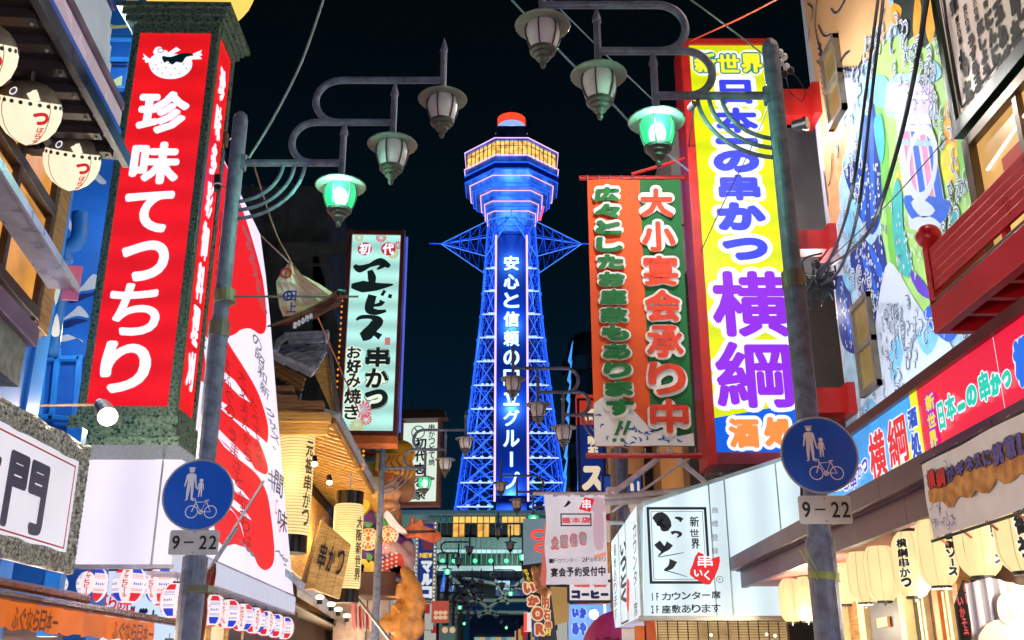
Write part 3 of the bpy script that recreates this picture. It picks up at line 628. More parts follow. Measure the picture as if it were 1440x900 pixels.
fish.flat(sm(smooth([(209, 88), (213, 80), (222, 76), (232, 78), (245, 76), (262, 78), (270, 86), (268, 98), (258, 107), (243, 111), (226, 109), (214, 101)], 4), .014), .014)
fish.flat(sm([(266, 78), (284, 70), (282, 75), (285, 77), (281, 79), (284, 83), (266, 84)], .014), .014)
fish.flat(sm([(211, 83), (201, 75), (203, 80), (200, 83), (204, 84), (204, 88), (211, 88)], .014), .014)
fish.flat(sm(smooth([(216, 76), (219, 67), (226, 66), (230, 70), (236, 72), (234, 78)], 3), .014), .014)
fish.flat(sm([(232, 77), (248, 66), (254, 70), (240, 78)], .014), .014)
fish.build('puffer_fish_emblem', WHITE_E, rs)
fd = MB(); fd.flat(sm(smooth([(228, 79), (240, 80), (255, 75), (268, 75), (272, 78), (262, 80), (256, 88), (248, 87), (242, 91), (236, 86), (231, 88)], 3), .011), .011)
for a, b in ((219, 91), (222, 97), (227, 88), (233, 95), (228, 103), (240, 105), (252, 103), (262, 96), (246, 96), (238, 89), (215, 97), (258, 90)): q = f.p(a, b, .011); disc(fd, q[0], q[1], .008, .011, n=8)
q = f.p(226, 71, .011); r2 = ring2(q[0], q[1], .028, .036, .011); fd.add(r2.v, r2.f)
fd.build('emblem_marks', mat('emblem_teal', c(0, 70, 80), .5), rs)
sd = Face(f.W(W_+.09, .11, 0), Vector((sin(-f.rz), cos(f.rz)))); sd = Face(f.W(W_+.0915, .11, 0), (f.M.to_3x3() @ Vector((0, 1, 0))).xy)
m = MB(); ww = dp-.11
vtxt(m, '珍味多彩御料理刈', ww*.5, Hh-.25, .25, ww*.52, -.004, .018, gap=.12); 
m.v = [tuple(sd.M @ Vector(p)) for p in m.v]; m.build('side_lettering', WHITE_E, rs, world=True)
# yellow paper puffer fish on top of the pillar
o = thing('puffer_fish_lantern', 'big yellow puffer fish balloon on top of the red pillar sign', 'lantern', f.W(W_*.62, .35, Hh+.36))
MB().ell((0, 0, .62), (.72, .5, .66), 28, 16).build('body', emit('yellow_fish_belly', c(255, 214, 96), 1.0), o, smooth=True)
MB().tube([(.62, -.45, .1), (.7, -.2, .45), (.62, .0, .9)], .012, 6).build('seam', BLACK, o)
# spotlight on a bar
o = thing('arm_spotlight', 'spotlight on a long horizontal arm below the red pillar sign', 'spotlight', PY(150, 577, 9.3))
MB().tube([PY(-30, 571, 9.3), PY(142, 569, 9.3)], .012, 8).build('arm', mat('arm_cream', c(190, 160, 120), .5, .3), o, world=True)
A, B = PY(140, 566, 9.3), PY(152, 586, 9.0)
MB().tube([A, A+(B-A)*.3, A+(B-A)*.6, B], [.04, .075, .085, .09], 16).build('housing', mat('spot_silver', c(175, 165, 150), .35, .6), o, world=True)
MB().tube([B, B+(B-A)*.02], .08, 16).build('lens', emit('warm_spot_lens', c(255, 240, 215), 2.5), o, world=True)
lamp('arm_spot_light', PY(153, 600, 8.9), 60, (1, .85, .65), .05)
lamp('arm_spot_light', PY(120, 640, 8.9), 30, (1, .85, .65), .05)
lamp('wall_fill_light', PY(100, 470, 10.7), 22, (.85, .93, 1), .1); lamp('wall_fill_light', PY(128, 280, 10.7), 22, (.85, .93, 1), .1); lamp('wall_fill_light', PY(160, 60, 10.8), 20, (.85, .93, 1), .1)  # lights added to brighten the blue wall, no fittings built

# blue building behind
BLU = mat('blue_painted_wall', c(30, 104, 196), .5, 0, .12, 2, .1, 15)
BLUL = mat('blue_painted_steel', c(40, 130, 215), .4, 0, .1, 3); NAVY = mat('navy_paint', c(16, 42, 104), .5, 0, .1, 3)
WAVE = mat('wave_grey_white_paint', c(196, 200, 206), .6, 0, .1, 3); WAVY = mat('wave_pale_yellow_paint', c(200, 212, 150), .6, 0, .1, 3)
bb = face_flat(-60, 0, 345, 800, 11.6); ob = bb.root('blue_restaurant', 'blue building painted with white waves behind the red pillar sign', 'building')
MB().box(-3, 0, -3, bb.p(188, 400)[0], .4, bb.h+2).build('wall', BLU, ob)
def decal(fr, par, name, L, y, m_, sm_=0):
    P = fr.pts(L, y); P = smooth(P, sm_) if sm_ else P; return MB().flat([(a, b) for a, b in P], y).build(name, m_, par)
wv = [[(160, 310), (172, 292), (190, 285), (205, 298), (206, 305), (190, 303), (178, 308)], [(146, 345), (150, 335), (157, 330), (172, 318), (178, 322), (182, 338), (165, 330), (155, 338)],
      [(96, 420), (104, 412), (116, 402), (130, 386), (139, 390), (142, 402), (126, 408), (112, 410)], [(88, 450), (104, 436), (112, 430), (122, 440), (124, 447), (108, 444)],
      [(95, 300), (102, 318), (100, 326), (92, 310)], [(120, 215), (135, 240), (150, 256), (140, 258), (126, 240)], [(92, 180), (100, 170), (112, 178), (104, 184)],
      [(120, 20), (128, 50), (140, 62), (152, 30), (158, 5), (150, -10), (135, 15)], [(75, 480), (95, 470), (118, 482), (110, 476), (92, 480)]]
for L in wv: decal(bb, ob, 'painted_wave', L, -.006, WAVE, 3)
for L in ([(150, 30), (160, 36), (192, 34), (192, 38), (152, 41)], [(148, 118), (172, 106), (171, 120), (156, 121)], [(160, -5), (190, 5), (200, -5)]): decal(bb, ob, 'painted_wave', L, -.006, WAVY)
for L in ([(96, 424), (112, 414), (128, 412), (142, 407), (140, 412), (124, 418), (104, 426)], [(88, 454), (106, 448), (124, 451), (108, 456), (92, 462)], [(160, 314), (178, 310), (205, 308), (190, 315), (168, 322)], [(146, 349), (157, 342), (165, 335), (181, 343), (165, 345)]): decal(bb, ob, 'painted_wave_shadow', L, -.004, NAVY, 3)
def bar(fr, par, name, a, b, r, m_, y=-.1):
    p, q = fr.p(*a, y), fr.p(*b, y); return MB().tube([(p[0], y, p[1]), (q[0], y, q[1])], r, 8).build(name, m_, par)
fr_ = thing('window_grille', 'light blue square steel frame on the blue wall, right of the metal fascia', 'grille', bb.W(1, -.1, 4)); 
for a, b in (((130, 55), (188, 56)), ((188, 56), (178, 124)), ((178, 124), (150, 124)), ((128, 56), (152, 122)), ((148, 83), (182, 84))):
    p, q = bb.p(*a, -.1), bb.p(*b, -.1); MB().tube([bb.W(p[0], -.1, p[1]), bb.W(q[0], -.1, q[1])], .035, 6).build('bar', BLUL, fr_, world=True)
fr2 = thing('window_grille', 'light blue barred steel frame beneath the red pillar sign left edge', 'grille', bb.W(1, -.1, 1))
for a, b in (((40, 504), (112, 504)), ((38, 585), (105, 590)), ((46, 500), (38, 590)), ((62, 500), (54, 590)), ((112, 500), (105, 590)), ((82, 490), (72, 590))):
    p, q = bb.p(*a, -.12), bb.p(*b, -.12); MB().tube([bb.W(p[0], -.12, p[1]), bb.W(q[0], -.12, q[1])], .04, 6).build('bar', BLUL, fr2, world=True)
for y in (83, 90, 150, 158): bar(bb, ob, 'wall_batten', (100, y), (190, y+1), .03, NAVY, -.03)
dp_ = thing('drainpipe', 'blue painted drainpipe bending down the wave wall', 'pipe', PY(90, 480, 10.2))
MB().tube([PY(a, b, 10.2) for a, b in smooth([(112, 300), (112, 325), (108, 340), (94, 350), (89, 362), (84, 400), (79, 440), (70, 500)], 4, False)], .085, 14).build('pipe', BLUL, dp_, world=True, smooth=True)
MB().tube([PY(89.5, 360, 10.2), PY(89, 368, 10.2)], .1, 14).build('collar', BLUL, dp_, world=True)
# near wing with the timber window: this house front is turned a little towards the street
KL = -.15
sw = side(-2.73, 2, 455, True, KL); nw = sw.root('timber_front_house', 'near left house front with timber window under a black ribbed eave', 'building')
PW = lambda px, py, y=0: sw.p(px, py, y)
zs = PW(20, 445)[1]; xw1 = PW(70, 350)[0]; xe = PW(86, 350)[0]
MB().box(-6, .0, -6, xe, 3, 5).build('wall', BLU, nw)
MB().box(-5.5, -.06, zs, xw1-.02, -.005, 4).build('window_surround', WOODB, nw)
MB().box(xw1-.02, -.03, -2.5, xe, -.004, 4).build('corner_strip', BLUL, nw)
for a, b in ((zs+.1, 1.0), (1.18, 2.2)):
    MB().box(-5.4, -.08, a, xw1-.40, -.062, b).build('window_glass', emit('warm_interior_glow', c(235, 160, 72), .8, var=.6, scale=1.6, gloss=1), nw)
for x in (xw1-.46, xw1-1.3, xw1-2.2, xw1-3.1): MB().box(x, -.13, zs, x+.07, -.06, 2.3).build('window_post', WOODD, nw, bev=.006)
for z in (zs+.02, 1.04, 2.2): MB().box(-5.4, -.14, z, xw1-.4, -.06, z+.09).build('window_rail', WOODD, nw, bev=.006)
MB().box(xw1-.33, -.12, zs, xw1-.06, -.05, 4).build('side_board', WOODB, nw, bev=.01)
for L in ([(76, 395), (84, 360), (86, 400), (78, 430)], [(72, 470), (80, 440), (84, 470)]):
    P = smooth(sw.pts(L, -.035), 3); MB().flat(P, -.035).build('painted_wave', WAVE, nw)
PINK = mat('pale_reflective_cladding', c(225, 228, 250), .25, .05, .1, 1.5)
def lbox(fr, par, name, m_, x0, x1, z0, z1, y0, y1, bev=0): mb = MB().box(x0, y0, z0, x1, y1, z1); mb.v = [tuple(fr.M @ Vector(p)) for p in mb.v]; return mb.build(name, m_, par, world=True, bev=bev)
ef = Face(PX(172, 225, -2.31, -.1), (-.1, 1)); eave = thing('black_eave', 'black ribbed eave above the puffer fish lanterns', 'eave', ef.O)
lbox(ef, eave, 'deck_board', BLACK, -5, 0, 0, .07, 0, .78)
lbox(ef, eave, 'edge_trim', mat('dark_trim', c(30, 34, 52), .3, .1), -5, .03, -.05, .06, -.05, 0)
for i in range(16):
    x = -.2-i*.27; lbox(ef, eave, 'rib', mat('rib_dark_brown', c(46, 38, 42), .4), x-.05, x+.04, -.07, -.001, .02, .74)
    MB().ell(ef.W(x, .05, -.075), (.014, .014, .014), 8, 6).build('bolt', STEEL, eave, world=True)
lbox(ef, eave, 'lining_strip', mat('lining_grey', c(80, 78, 92), .4), -5, -.05, -.10, -.072, .38, .44)
fs = thing('metal_fascia', 'pale blue metal clad fascia with painted pink reflections above the black eave', 'fascia', ef.W(-.2, 0, .12))
lbox(ef, fs, 'blue_trim', mat('cobalt_trim', c(24, 80, 190), .35, .2), -5, -.12, .10, .19, .0, .06)
lbox(ef, fs, 'lower_panel', mat('pink_reflection_trim', c(235, 205, 225), .25, .0, .1, 2), -5, -.1, .19, .36, .02, .07, .006)  # pink reflection of neon put into the panel's colour
lbox(ef, fs, 'edge_rail', mat('mauve_rail', c(110, 84, 104), .35, .3), -5, -.13, .36, .42, .0, .07)
for i in range(5): lbox(ef, fs, 'panel', PINK, -5, -.2-.025*i, .43+i*.14, .43+i*.14+.13, .1+.01*i, .16+.01*i, .005)
lbox(ef, fs, 'top_rail', mat('top_rail_violet', c(70, 70, 130), .3, .3), -5, -.3, 1.14, 1.18, .12, .2)
q = smooth([(104, 36), (92, 56), (88, 54), (93, 30), (99, 22), (86, 40), (84, 58), (92, 64), (106, 42)], 4, False)
P = [ef.p(a, b, .09) for a, b in q]; mm = MB(); stroke(mm, P, .06, .09); mm.v = [tuple(ef.M @ Vector(p)) for p in mm.v]
mm.build('swirl_emblem', mat('emblem_red_metal', c(200, 50, 80), .3, .3), fs, world=True)
lf = Face(PX(107, 408, -2.03, -.18), (-.18, 1)); ls = thing('lintel_shelf', 'long grey metal lintel shelf with pink lit end, below the puffer fish lanterns', 'shelf', lf.O)
lbox(lf, ls, 'board', mat('lintel_grey', c(214, 206, 214), .3, .3), -5, 0, 0, .05, 0, .2)
lbox(lf, ls, 'edge', MATS['lintel_grey'], -5, 0, -.02, .04, -.02, 0)
lbox(lf, ls, 'end_plate', mat('pink_end_plate', c(235, 130, 170), .4), 0, .02, -.08, .2, -.02, .1)
sf2 = Face(PX(54, 478, -2.5, KL), (KL, 1)); ss = thing('sill_beam', 'dark timber sill beam below the near left window', 'beam', sf2.O)
lbox(sf2, ss, 'beam', mat('mauve_sill', c(112, 86, 112), .35, .2), -4, 0, -.06, .09, 0, .14, .008)
lbox(sf2, ss, 'under_board', mat('carved_grey', c(90, 92, 88), .7, 0, .4, 12, .4, 20), -4, -.1, -.4, -.061, .05, .2)
# puffer fish lanterns
CRE = emit('cream_paper_lit', c(255, 240, 206), .98, lamp=True, var=.08, scale=3)
RINK = emit('red_ink_on_paper', c(215, 20, 30), .9)
def fugu(loc, rz, r, label):
    o = thing('puffer_fish_lantern', label, 'lantern', loc, rz, 'puffer fish lanterns')
    pf_ = [(.02, -1.08), (.32, -.98), (.62, -.78), (.84, -.5), (.97, -.15), (1, .15), (.93, .42)]; top = [(.93, .42), (.86, .6), (.68, .82), (.42, .97), (.02, 1.03)]
    MB().lathe([(a*r, b*r) for a, b in pf_], n=28).build('belly', CRE, o, smooth=True)
    MB().lathe([(a*r*1.004, b*r) for a, b in top], n=28).build('back', mat('fugu_brown_grey', c(96, 84, 68), .5, 0, .4, 6), o, smooth=True)
    for k in range(22):
        a = 2*pi*k/22; MB().tube([(r*.97*cos(a), r*.97*sin(a), r*.3), (r*1.0*cos(a), r*1.0*sin(a), r*.3)], r*.065, 10).build('spot', BLACK, o)
    for k in range(4):
        a = pi/4+k*pi/2; MB().tube([(x*r*1.005*cos(a), x*r*1.005*sin(a), z*r) for x, z in pf_], r*.012, 5).build('seam', mat('seam_brown', c(150, 110, 70), .6), o)
    wr = lambda x, y, z: ((r*1.015-y)*cos(x/r-pi/2)*sqrt(max(.05, 1-(z/r/1.12)**2)), (r*1.015-y)*sin(x/r-pi/2)*sqrt(max(.05, 1-(z/r/1.12)**2)), z)
    m = MB(); txt(m, 'つ', .5*r, -.12*r, .5*r, .42*r, 0, .035*r, wrap=wr); m.build('lettering', RINK, o)
    m = MB(); vtxt(m, 'ぼらや', .55*r, -.38*r, -1.0*r, .24*r, 0, .01*r, wrap=wr); m.build('lettering', RINK, o)
    for s_ in (-1, 1):
        w2 = ring2(.35*s_*r-.1*r, .62*r, .09*r, .13*r, 0); w2.v = [wr(x, y-.1*r, z) for x, y, z in w2.v]; w2.build('eye', WHITE_E, o)
    bk = MB(); bk.add([wr(x*r, -.13*r, z*r) for x, z in ((.0, .6), (.32, .78), (.42, .45), (.15, .38))], [(0, 1, 2, 3)]); bk.build('mouth', CRE, o)
    MB().tube([(-.95*r, 0, .4*r), (-1.15*r, -.05*r, .3*r), (-1.2*r, -.05*r, .48*r)], r*.06, 8).build('fin', BLACK, o)
    MB().tube([(0, 0, r), (0, 0, r*1.5)], .015, 6).build('hook', BLACK, o)
    return o
for i, (px, py, rp_, lab) in enumerate(((41, 158, 43, 'puffer fish lantern hanging between two others under the black eave'), (101, 228, 38, 'puffer fish lantern nearest the red pillar sign'), (-26, 78, 47, 'puffer fish lantern cut by the left picture edge'))):
    P_ = PX(px, py, -2.28, KL); d_ = P_.y*cos(TH)+(P_.z-H)*sin(TH); r_ = rp_*d_/F
    fugu(P_, .35, r_, lab).rotation_euler = (radians(30), 0, .35)
# ---- framed 門 sign, orange banner and rail
f = side(-3.5, -60, 800, True, -0.02); A = PX(-60, 790, -3.5, -.02); zt = PX(104, 628, -3.5, -.02).z
o = f.root('framed_sign', 'white board with big dark brushed characters in a carved stone look frame, lower left', 'sign')
x1 = f.p(104, 700)[0]; h1 = f.p(104, 626)[1]; hb = f.p(85, 806)[1]
CARV = mat('carved_bark_frame', c(120, 120, 106), .6, 0, .6, 34, 1, 45, c(236, 232, 215))
CARV.node_tree.nodes['Bump'].inputs['Distance'].default_value = .06
fwid = x1-f.p(84, 700)[0]
x0 = -2.2
MB().box(x0, -.04, hb, x1, .0, h1).build('board', emit('board_cream_lit', c(232, 226, 236), .92, lamp=True, var=.06), o)
for nm, a in (('frame_top', (x0, h1-.13, x1, h1)), ('frame_bottom', (x0, hb, x1, hb+.13)), ('frame_side', (x1-.1, hb, x1, h1))):
    mb = MB()
    if nm == 'frame_side':
        for i in range(24): z = a[1]+(a[3]-a[1])*i/24; mb.ell(((a[0]+a[2])/2, -.06, z+.03), (.055, .05, .045), 8, 6)
        mb.box(a[0], -.08, a[1], a[2], -.041, a[3])
    else:
        for i in range(4): mb.tube([(x, -.06-.01*sin(x*9+i), a[1]+.018+i*.036+.006*sin(x*13+i*2)) for x in [x0+(x1-x0)*k/40 for k in range(41)]], .026, 7)
        mb.box(a[0], -.07, a[1], a[2], -.041, a[3])
    mb.build(nm, CARV, o)
li = MB(); a_, b_ = x1-.16, h1-.19
for q in ((x0, b_, a_, b_+.012), (x0, hb+.18, a_, hb+.192), (a_-.012, hb+.19, a_, b_)): li.box(q[0], -.045, q[1], q[2], -.042, q[3])
li.build('red_border', mat('thin_red_line', c(200, 60, 70), .5), o)
INKV = mat('ink_violet_grey', c(78, 76, 98), .4)
m = MB(); pch(f, m, '門', 6, 640, 66, 750, -.05, .022); pch(f, m, '衛', -62, 620, -2, 738, -.05, .022); m.build('lettering', INKV, o)
o = thing('orange_banner', 'orange glowing banner with faint brushed lettering under the steel rail, lower left', 'banner', PX(100, 850, -3.35, -.02))
f2 = side(-3.3, -40, 905, True, -.02); R0, R1 = f2.p(-40, 808), f2.p(272, 888)
mb = MB(); n = 40; v = []
for i in range(n+1):
    t = i/n; x = R0[0]+(f2.p(215, 880)[0]-R0[0])*t; zt2 = R0[1]-.12; zb2 = f2.p(100, 893)[1]
    for k in range(4): v.append((x, .02*sin(x*14)+.01*sin(x*31+k), zt2+(zb2-zt2)*k/3+(.012*sin(x*20) if k == 3 else 0)))
mb.add(v, [(i*4+k, (i+1)*4+k, (i+1)*4+k+1, i*4+k+1) for i in range(n) for k in range(3)])
mb.v = [tuple(f2.M @ Vector(p)) for p in mb.v]
mb.build('cloth', emit('orange_glowing_cloth', c(245, 118, 22), .72, var=.25, scale=2), o, world=True, smooth=True)  # cloth glows by itself in place of light passing through
m = MB(); zc = zt2*.5+zb2*.5
htxt(m, 'ふぐなら日本一', f2.p(8, 860)[0], f2.p(75, 860)[0], zc-.02, .15, -.05, .006); htxt(m, 'ふぐなら日本一', f2.p(150, 880)[0], f2.p(210, 880)[0], zc-.02, .15, -.05, .006)
m.v = [tuple(f2.M @ Vector(p)) for p in m.v]; m.build('lettering', mat('banner_ink_brown', c(140, 56, 10), .6), o, world=True)
o = thing('steel_rail', 'polished steel awning rail crossing in front of the left pole foot', 'rail', f2.W(R0[0], -.1, R0[1]))
MB().tube([f2.W(R0[0], -.05, R0[1]-.09), f2.W(R1[0], -.05, R0[1]-.09)], .035, 10).build('rail', mat('brown_steel', c(140, 110, 96), .25, .7), o, world=True)
MB().tube([f2.W(R0[0], -.0, R0[1]-.02), f2.W(f2.p(120, 850)[0], -.0, R0[1]-.02)], .04, 10).build('upper_rail', mat('copper_steel', c(150, 84, 50), .3, .6), o, world=True)
MB().box(-3.5, 3, R0[1]-.1+f2.O.z, -3.46, 8.3, R0[1]+f2.O.z-.02).build('back_board', WOODB, o, world=True)
# blue corner strip right of the framed sign
o = thing('blue_post', 'blue painted post at the right edge of the framed sign', 'post', PX(92, 700, -3.62))
MB().box(-3.82, f.W(x1, 0, 0).y+.02, 1.9, -3.69, f.W(x1, 0, 0).y+.12, PX(112, 600, -3.7).z).build('post', BLUL, o, world=True)
# ---- big billboard: blank white face towards us, red brush face along the street
WP = emit('lit_white_panel', c(228, 220, 242), 1.1, lamp=True, var=.08, scale=.5, tubes=('X', .8, .12))
fb = face_flat(84, 612, 250, 794, 11.2); ob = fb.root('corner_billboard', 'large backlit corner billboard, white with giant red brush strokes', 'billboard')
MB().box(0, 0, 0, fb.w, .1, fb.h+.1).build('front_panel', WP, ob)
MB().box(fb.w-.22, -.012, 0, fb.w-.2, 0, fb.h+.1).build('panel_joint', mat('joint_grey', c(150, 150, 175), .5), ob)
MB().box(-.02, -.03, -.04, fb.w+.03, .1, 0).build('bottom_trim', mat('trim_grey', c(170, 168, 186), .4, .2), ob)
xw = fb.W(fb.w, 0, 0).x; kb = -.035; X0b = xw-kb*11.2
sf = Face(fb.W(fb.w, 0, 0), (kb, 1))
def spoly(name, L, y, m_, sm_=0, par=None):
    P = sf.pts(L, y); P = smooth(P, sm_) if sm_ else P; mb = MB().flat([(a, b) for a, b in P], y); mb.v = [tuple(sf.M @ Vector(p)) for p in mb.v]; return mb.build(name, m_, par or ob, world=True)
outline = [(250, 794), (262, 500), (298, 205), (306, 206), (338, 272), (366, 330), (374, 390), (380, 450), (392, 600), (404, 740), (413, 838)]
P = sf.pts(outline); mb = MB().prism([(a, 0, b) for a, b in P], (0, .3, 0)); mb.v = [tuple(sf.M @ Vector(p)) for p in mb.v]
mb.build('side_panel', WP, ob, world=True)
# lower skirt
P = sf.pts([(250, 812), (250, 765), (413, 838), (415, 864)]); z0 = P[0][1]; xL = P[2][0]
LS = emit('skirt_lit_grey', c(205, 208, 228), .85, var=.04)
zk0, zk1 = sf.p(414, 863, -.02)[1], sf.p(414, 840, -.02)[1]
nk = 9
for i in range(nk):
    mb = MB().box(xL*i/nk+.006, -.04, zk0, xL*(i+1)/nk-.006, -.005, zk1); mb.v = [tuple(sf.M @ Vector(p)) for p in mb.v]; mb.build('skirt_panel', LS, ob, world=True)
mb = MB().box(0, -.03, zk1, xL, -.004, zk1+.03).box(0, -.05, zk0-.03, xL, .25, zk0); mb.v = [tuple(sf.M @ Vector(p)) for p in mb.v]; mb.build('skirt_trim', MATS['trim_grey'], ob, world=True)
RB = emit('lit_red_brush', c(236, 16, 28), 1.0)
RD = [[(263, 470), (292, 225), (303, 214), (322, 240), (334, 276), (345, 306), (357, 344), (369, 390), (374, 430), (374, 462), (366, 470), (352, 462), (338, 464), (330, 470), (300, 480), (285, 470)],
      [(272, 490), (277, 474), (283, 480), (288, 500), (290, 530), (286, 538), (277, 525)],
      [(300, 470), (313, 470), (327, 492), (345, 520), (361, 548), (371, 575), (377, 600), (376, 622), (370, 618), (350, 602), (332, 590), (315, 575), (300, 560)],
      [(300, 565), (312, 576), (330, 592), (350, 610), (362, 618), (372, 640), (377, 660), (372, 667), (352, 655), (330, 638), (312, 620), (302, 600)],
      [(302, 616), (315, 628), (335, 645), (354, 660), (366, 674), (376, 696), (381, 725), (384, 750), (386, 778), (383, 795), (373, 802), (363, 795), (356, 780), (346, 772), (340, 740), (325, 715), (305, 705)],
      [(300, 700), (315, 712), (330, 722), (340, 745), (344, 768), (330, 765), (318, 768), (308, 762), (302, 745)]]
for L in RD: spoly('brush_stroke', L, -.006, RB, 3)
for L in ([(312, 520), (330, 535), (352, 566), (338, 558), (316, 536)], [(305, 655), (330, 676), (352, 704), (334, 694), (308, 670)], [(305, 560), (320, 570), (314, 575)], [(350, 603), (362, 614), (360, 618), (348, 608)], [(306, 602), (352, 648), (360, 662), (350, 656), (306, 613)], [(316, 692), (340, 712), (354, 732), (338, 722), (318, 704)]): spoly('brush_gap', L, -.009, MATS['lit_white_panel'])
GI = emit('grey_print_lit', c(150, 138, 150), .5); DR = emit('dark_red_print', c(176, 8, 24), .8)
def stext(s, T, B, y, bold, m_, name='fine_print'):
    mb = MB(); pcol(sf, mb, s, T, B, y, bold); mb.v = [tuple(sf.M @ Vector(p)) for p in mb.v]; mb.build(name, m_, ob, world=True)
stext('度食', (271, 535, 17), (264, 600, 17), -.012, .004, GI); stext('生', (287, 455, 14), (283, 485, 14), -.012, .004, GI)
stext('クサス。', (378, 572, 14), (392, 640, 14), -.012, .004, GI); stext('キ', (382, 660, 12), (383, 690, 12), -.012, .004, GI)
stext('間', (391, 662, 13), (393, 700, 13), -.012, .006, mat('dark_print', c(80, 70, 84), .5)); stext('味', (396, 715, 14), (399, 750, 14), -.012, .006, MATS['dark_print'])
stext('んで。', (390, 772, 13), (408, 800, 13), -.012, .006, GI)
stext('こめきき', (338, 760, 12), (360, 785, 12), -.012, .004, GI)
stext('味のこだわり', (345, 320, 14), (372, 440, 14), -.012, .004, GI); stext('の昭和新', (360, 470, 14), (374, 560, 14), -.012, .004, GI)
stext('大阪新世界の', (285, 280, 14), (277, 450, 16), -.012, .004, DR); stext('昔ながらの', (314, 300, 12), (305, 460, 14), -.012, .004, DR)
stext('大丈夫たから', (340, 520, 12), (350, 650, 12), -.012, .004, DR); stext('たべてみや', (356, 560, 11), (366, 655, 11), -.012, .004, DR); stext('うまさとかおりは', (325, 600, 12), (350, 770, 12), -.012, .004, DR); stext('生ふぐの', (318, 500, 12), (325, 590, 12), -.012, .004, DR)
rg = ring2(*sf.p(389, 713, -.012), .09, .12, -.012, a0=60, a1=330); rg.v = [tuple(sf.M @ Vector(p)) for p in rg.v]; rg.build('red_ring', RB, ob, world=True)
rg = ring2(*sf.p(394, 738, -.012), .09, .12, -.012, a0=160, a1=420); rg.v = [tuple(sf.M @ Vector(p)) for p in rg.v]; rg.build('red_ring', RB, ob, world=True)
# ---- striped round paper lanterns
LW = emit('paper_white_lit', c(250, 236, 238), .95, lamp=True, var=.05, scale=5); LR = emit('paper_red_lit', c(232, 40, 52), .95); LB = emit('paper_blue_lit', c(40, 64, 205), .95); LPK = emit('paper_pink_line', c(232, 120, 140), .9); LBL = emit('paper_blue_line', c(120, 130, 215), .9)
def beer_lantern():
    o = thing('paper_lantern', 'x', 'lantern', (0, 0, 0), 0, 'red and blue striped beer lanterns'); r = .24; rz = .27
    pr = [(max(.05, r*sin(pi*(j+1)/16)**.8), -rz*cos(pi*(j+1)/16)) for j in range(15)]
    MB().lathe(pr, n=32).build('paper', LW, o, smooth=True)
    def patch(z0, z1, a0, a1, name, m_, k=1.006):
        N = 6; q = [(k*r*sin(math.acos(max(-1, min(1, -(z0+(z1-z0)*j/N)/rz)))), z0+(z1-z0)*j/N) for j in range(N+1)]
        q = [(max(.05*k, (a/r/k)**.8*r*k), b) for a, b in q]
        MB().lathe(q, n=8, a0=radians(a0), a1=radians(a1)).build(name, m_, o, smooth=True)
    for i in range(4):
        a = -90+90*i; even = i % 2 == 0
        patch(-.24, -.13, a+22, a+68, 'lower_panel', LB if i % 2 else LR); patch(.15, .24, a+22, a+68, 'upper_panel', LR if i % 2 else LB)
        for z in (.1, .12, -.1, -.08, .075): patch(z, z+.008, a+22, a+68, 'stripe', (LBL, LPK)[(i+1) % 2])
        wr = lambda x, y, z, a=radians(a): ((r*1.02*sqrt(max(.05, 1-(z/rz/1.1)**2))**.8)*cos(x/r+a), (r*1.02*sqrt(max(.05, 1-(z/rz/1.1)**2))**.8)*sin(x/r+a), z)
        m = MB(); vtxt(m, 'アサヒビール', 0, .19, -.19, .075, 0, .004, wrap=wr); m.build('lettering', RINK, o)
        wr2 = lambda x, y, z, a=radians(a+45): (r*1.015*cos(x/r+a), r*1.015*sin(x/r+a), z)
        m = MB()
        for j, ch in enumerate('Asahi'): txt(m, ch, (j-2)*.03, 0, .036, .045, 0, .003, False, wrap=wr2)
        m.build('lettering', LB, o)
    MB().tube([(0, 0, rz-.01), (0, 0, rz+.02)], .07, 14).build('top_ring', BLACK, o); MB().tube([(0, 0, -rz-.015), (0, 0, -rz+.01)], .065, 14).build('bottom_ring', LR, o)
    MB().tube([(0, 0, rz+.02), (0, 0, rz+.1)], .006, 5).build('hook', BLACK, o)
    return o
first = None
ordn = ['leftmost', 'second from left', 'third from left', 'rightmost']
for i, (px, py, rp_) in enumerate(((94, 824, 21), (128, 822, 23), (182, 822, 23), (228, 823, 23))):
    Y = 11.75; P_ = PY(px, py, Y); sc_ = rp_*(Y*cos(TH)+(P_.z-H)*sin(TH))/F/.24
    if first is None: first = beer_lantern(); first.location = P_; first.rotation_euler = (0, 0, .9); first.scale = (sc_,)*3; first['label'] = 'striped beer lantern leftmost of the row under the blank white billboard face'
    else: copy_tree(first, P_, (.9, .15, .1, -.35)[i], label='striped beer lantern %s of the row under the blank white billboard face' % ordn[i]).scale = (sc_,)*3
nth = ['first', 'second', 'third', 'fourth', 'fifth', 'sixth', 'seventh', 'eighth', 'ninth']
SK = PX(297, 845, X0b+.05, kb)
for i in range(9):
    px = 300+ i*11.5 ; py = 843+i*3.0
    t = [297, 309, 321, 332, 344, 357, 368, 379, 390][i]; P_ = PX(t, 842+i*3.1, X0b-.12, kb); P_.z = 0
    y_ = 11.6+i*.85; x_ = X0b+kb*y_-.02
    P_ = Vector((x_, y_, fb.O.z-.35))
    copy_tree(first, P_, .3*i+.6, label='striped beer lantern, %s from the left in the upper row along the billboard skirt' % nth[i])
for i in range(5):
    y_ = 11.8+i*1.35; copy_tree(first, Vector((X0b+kb*y_-.1, y_, fb.O.z-.95)), .5*i, label='striped beer lantern, %s from the left in the lower row along the billboard skirt' % nth[i])
o = thing('lantern_garland', 'string of small red and white paper fringe above the skirt lanterns', 'garland', (X0b+kb*11.5, 11.5, fb.O.z-.05))
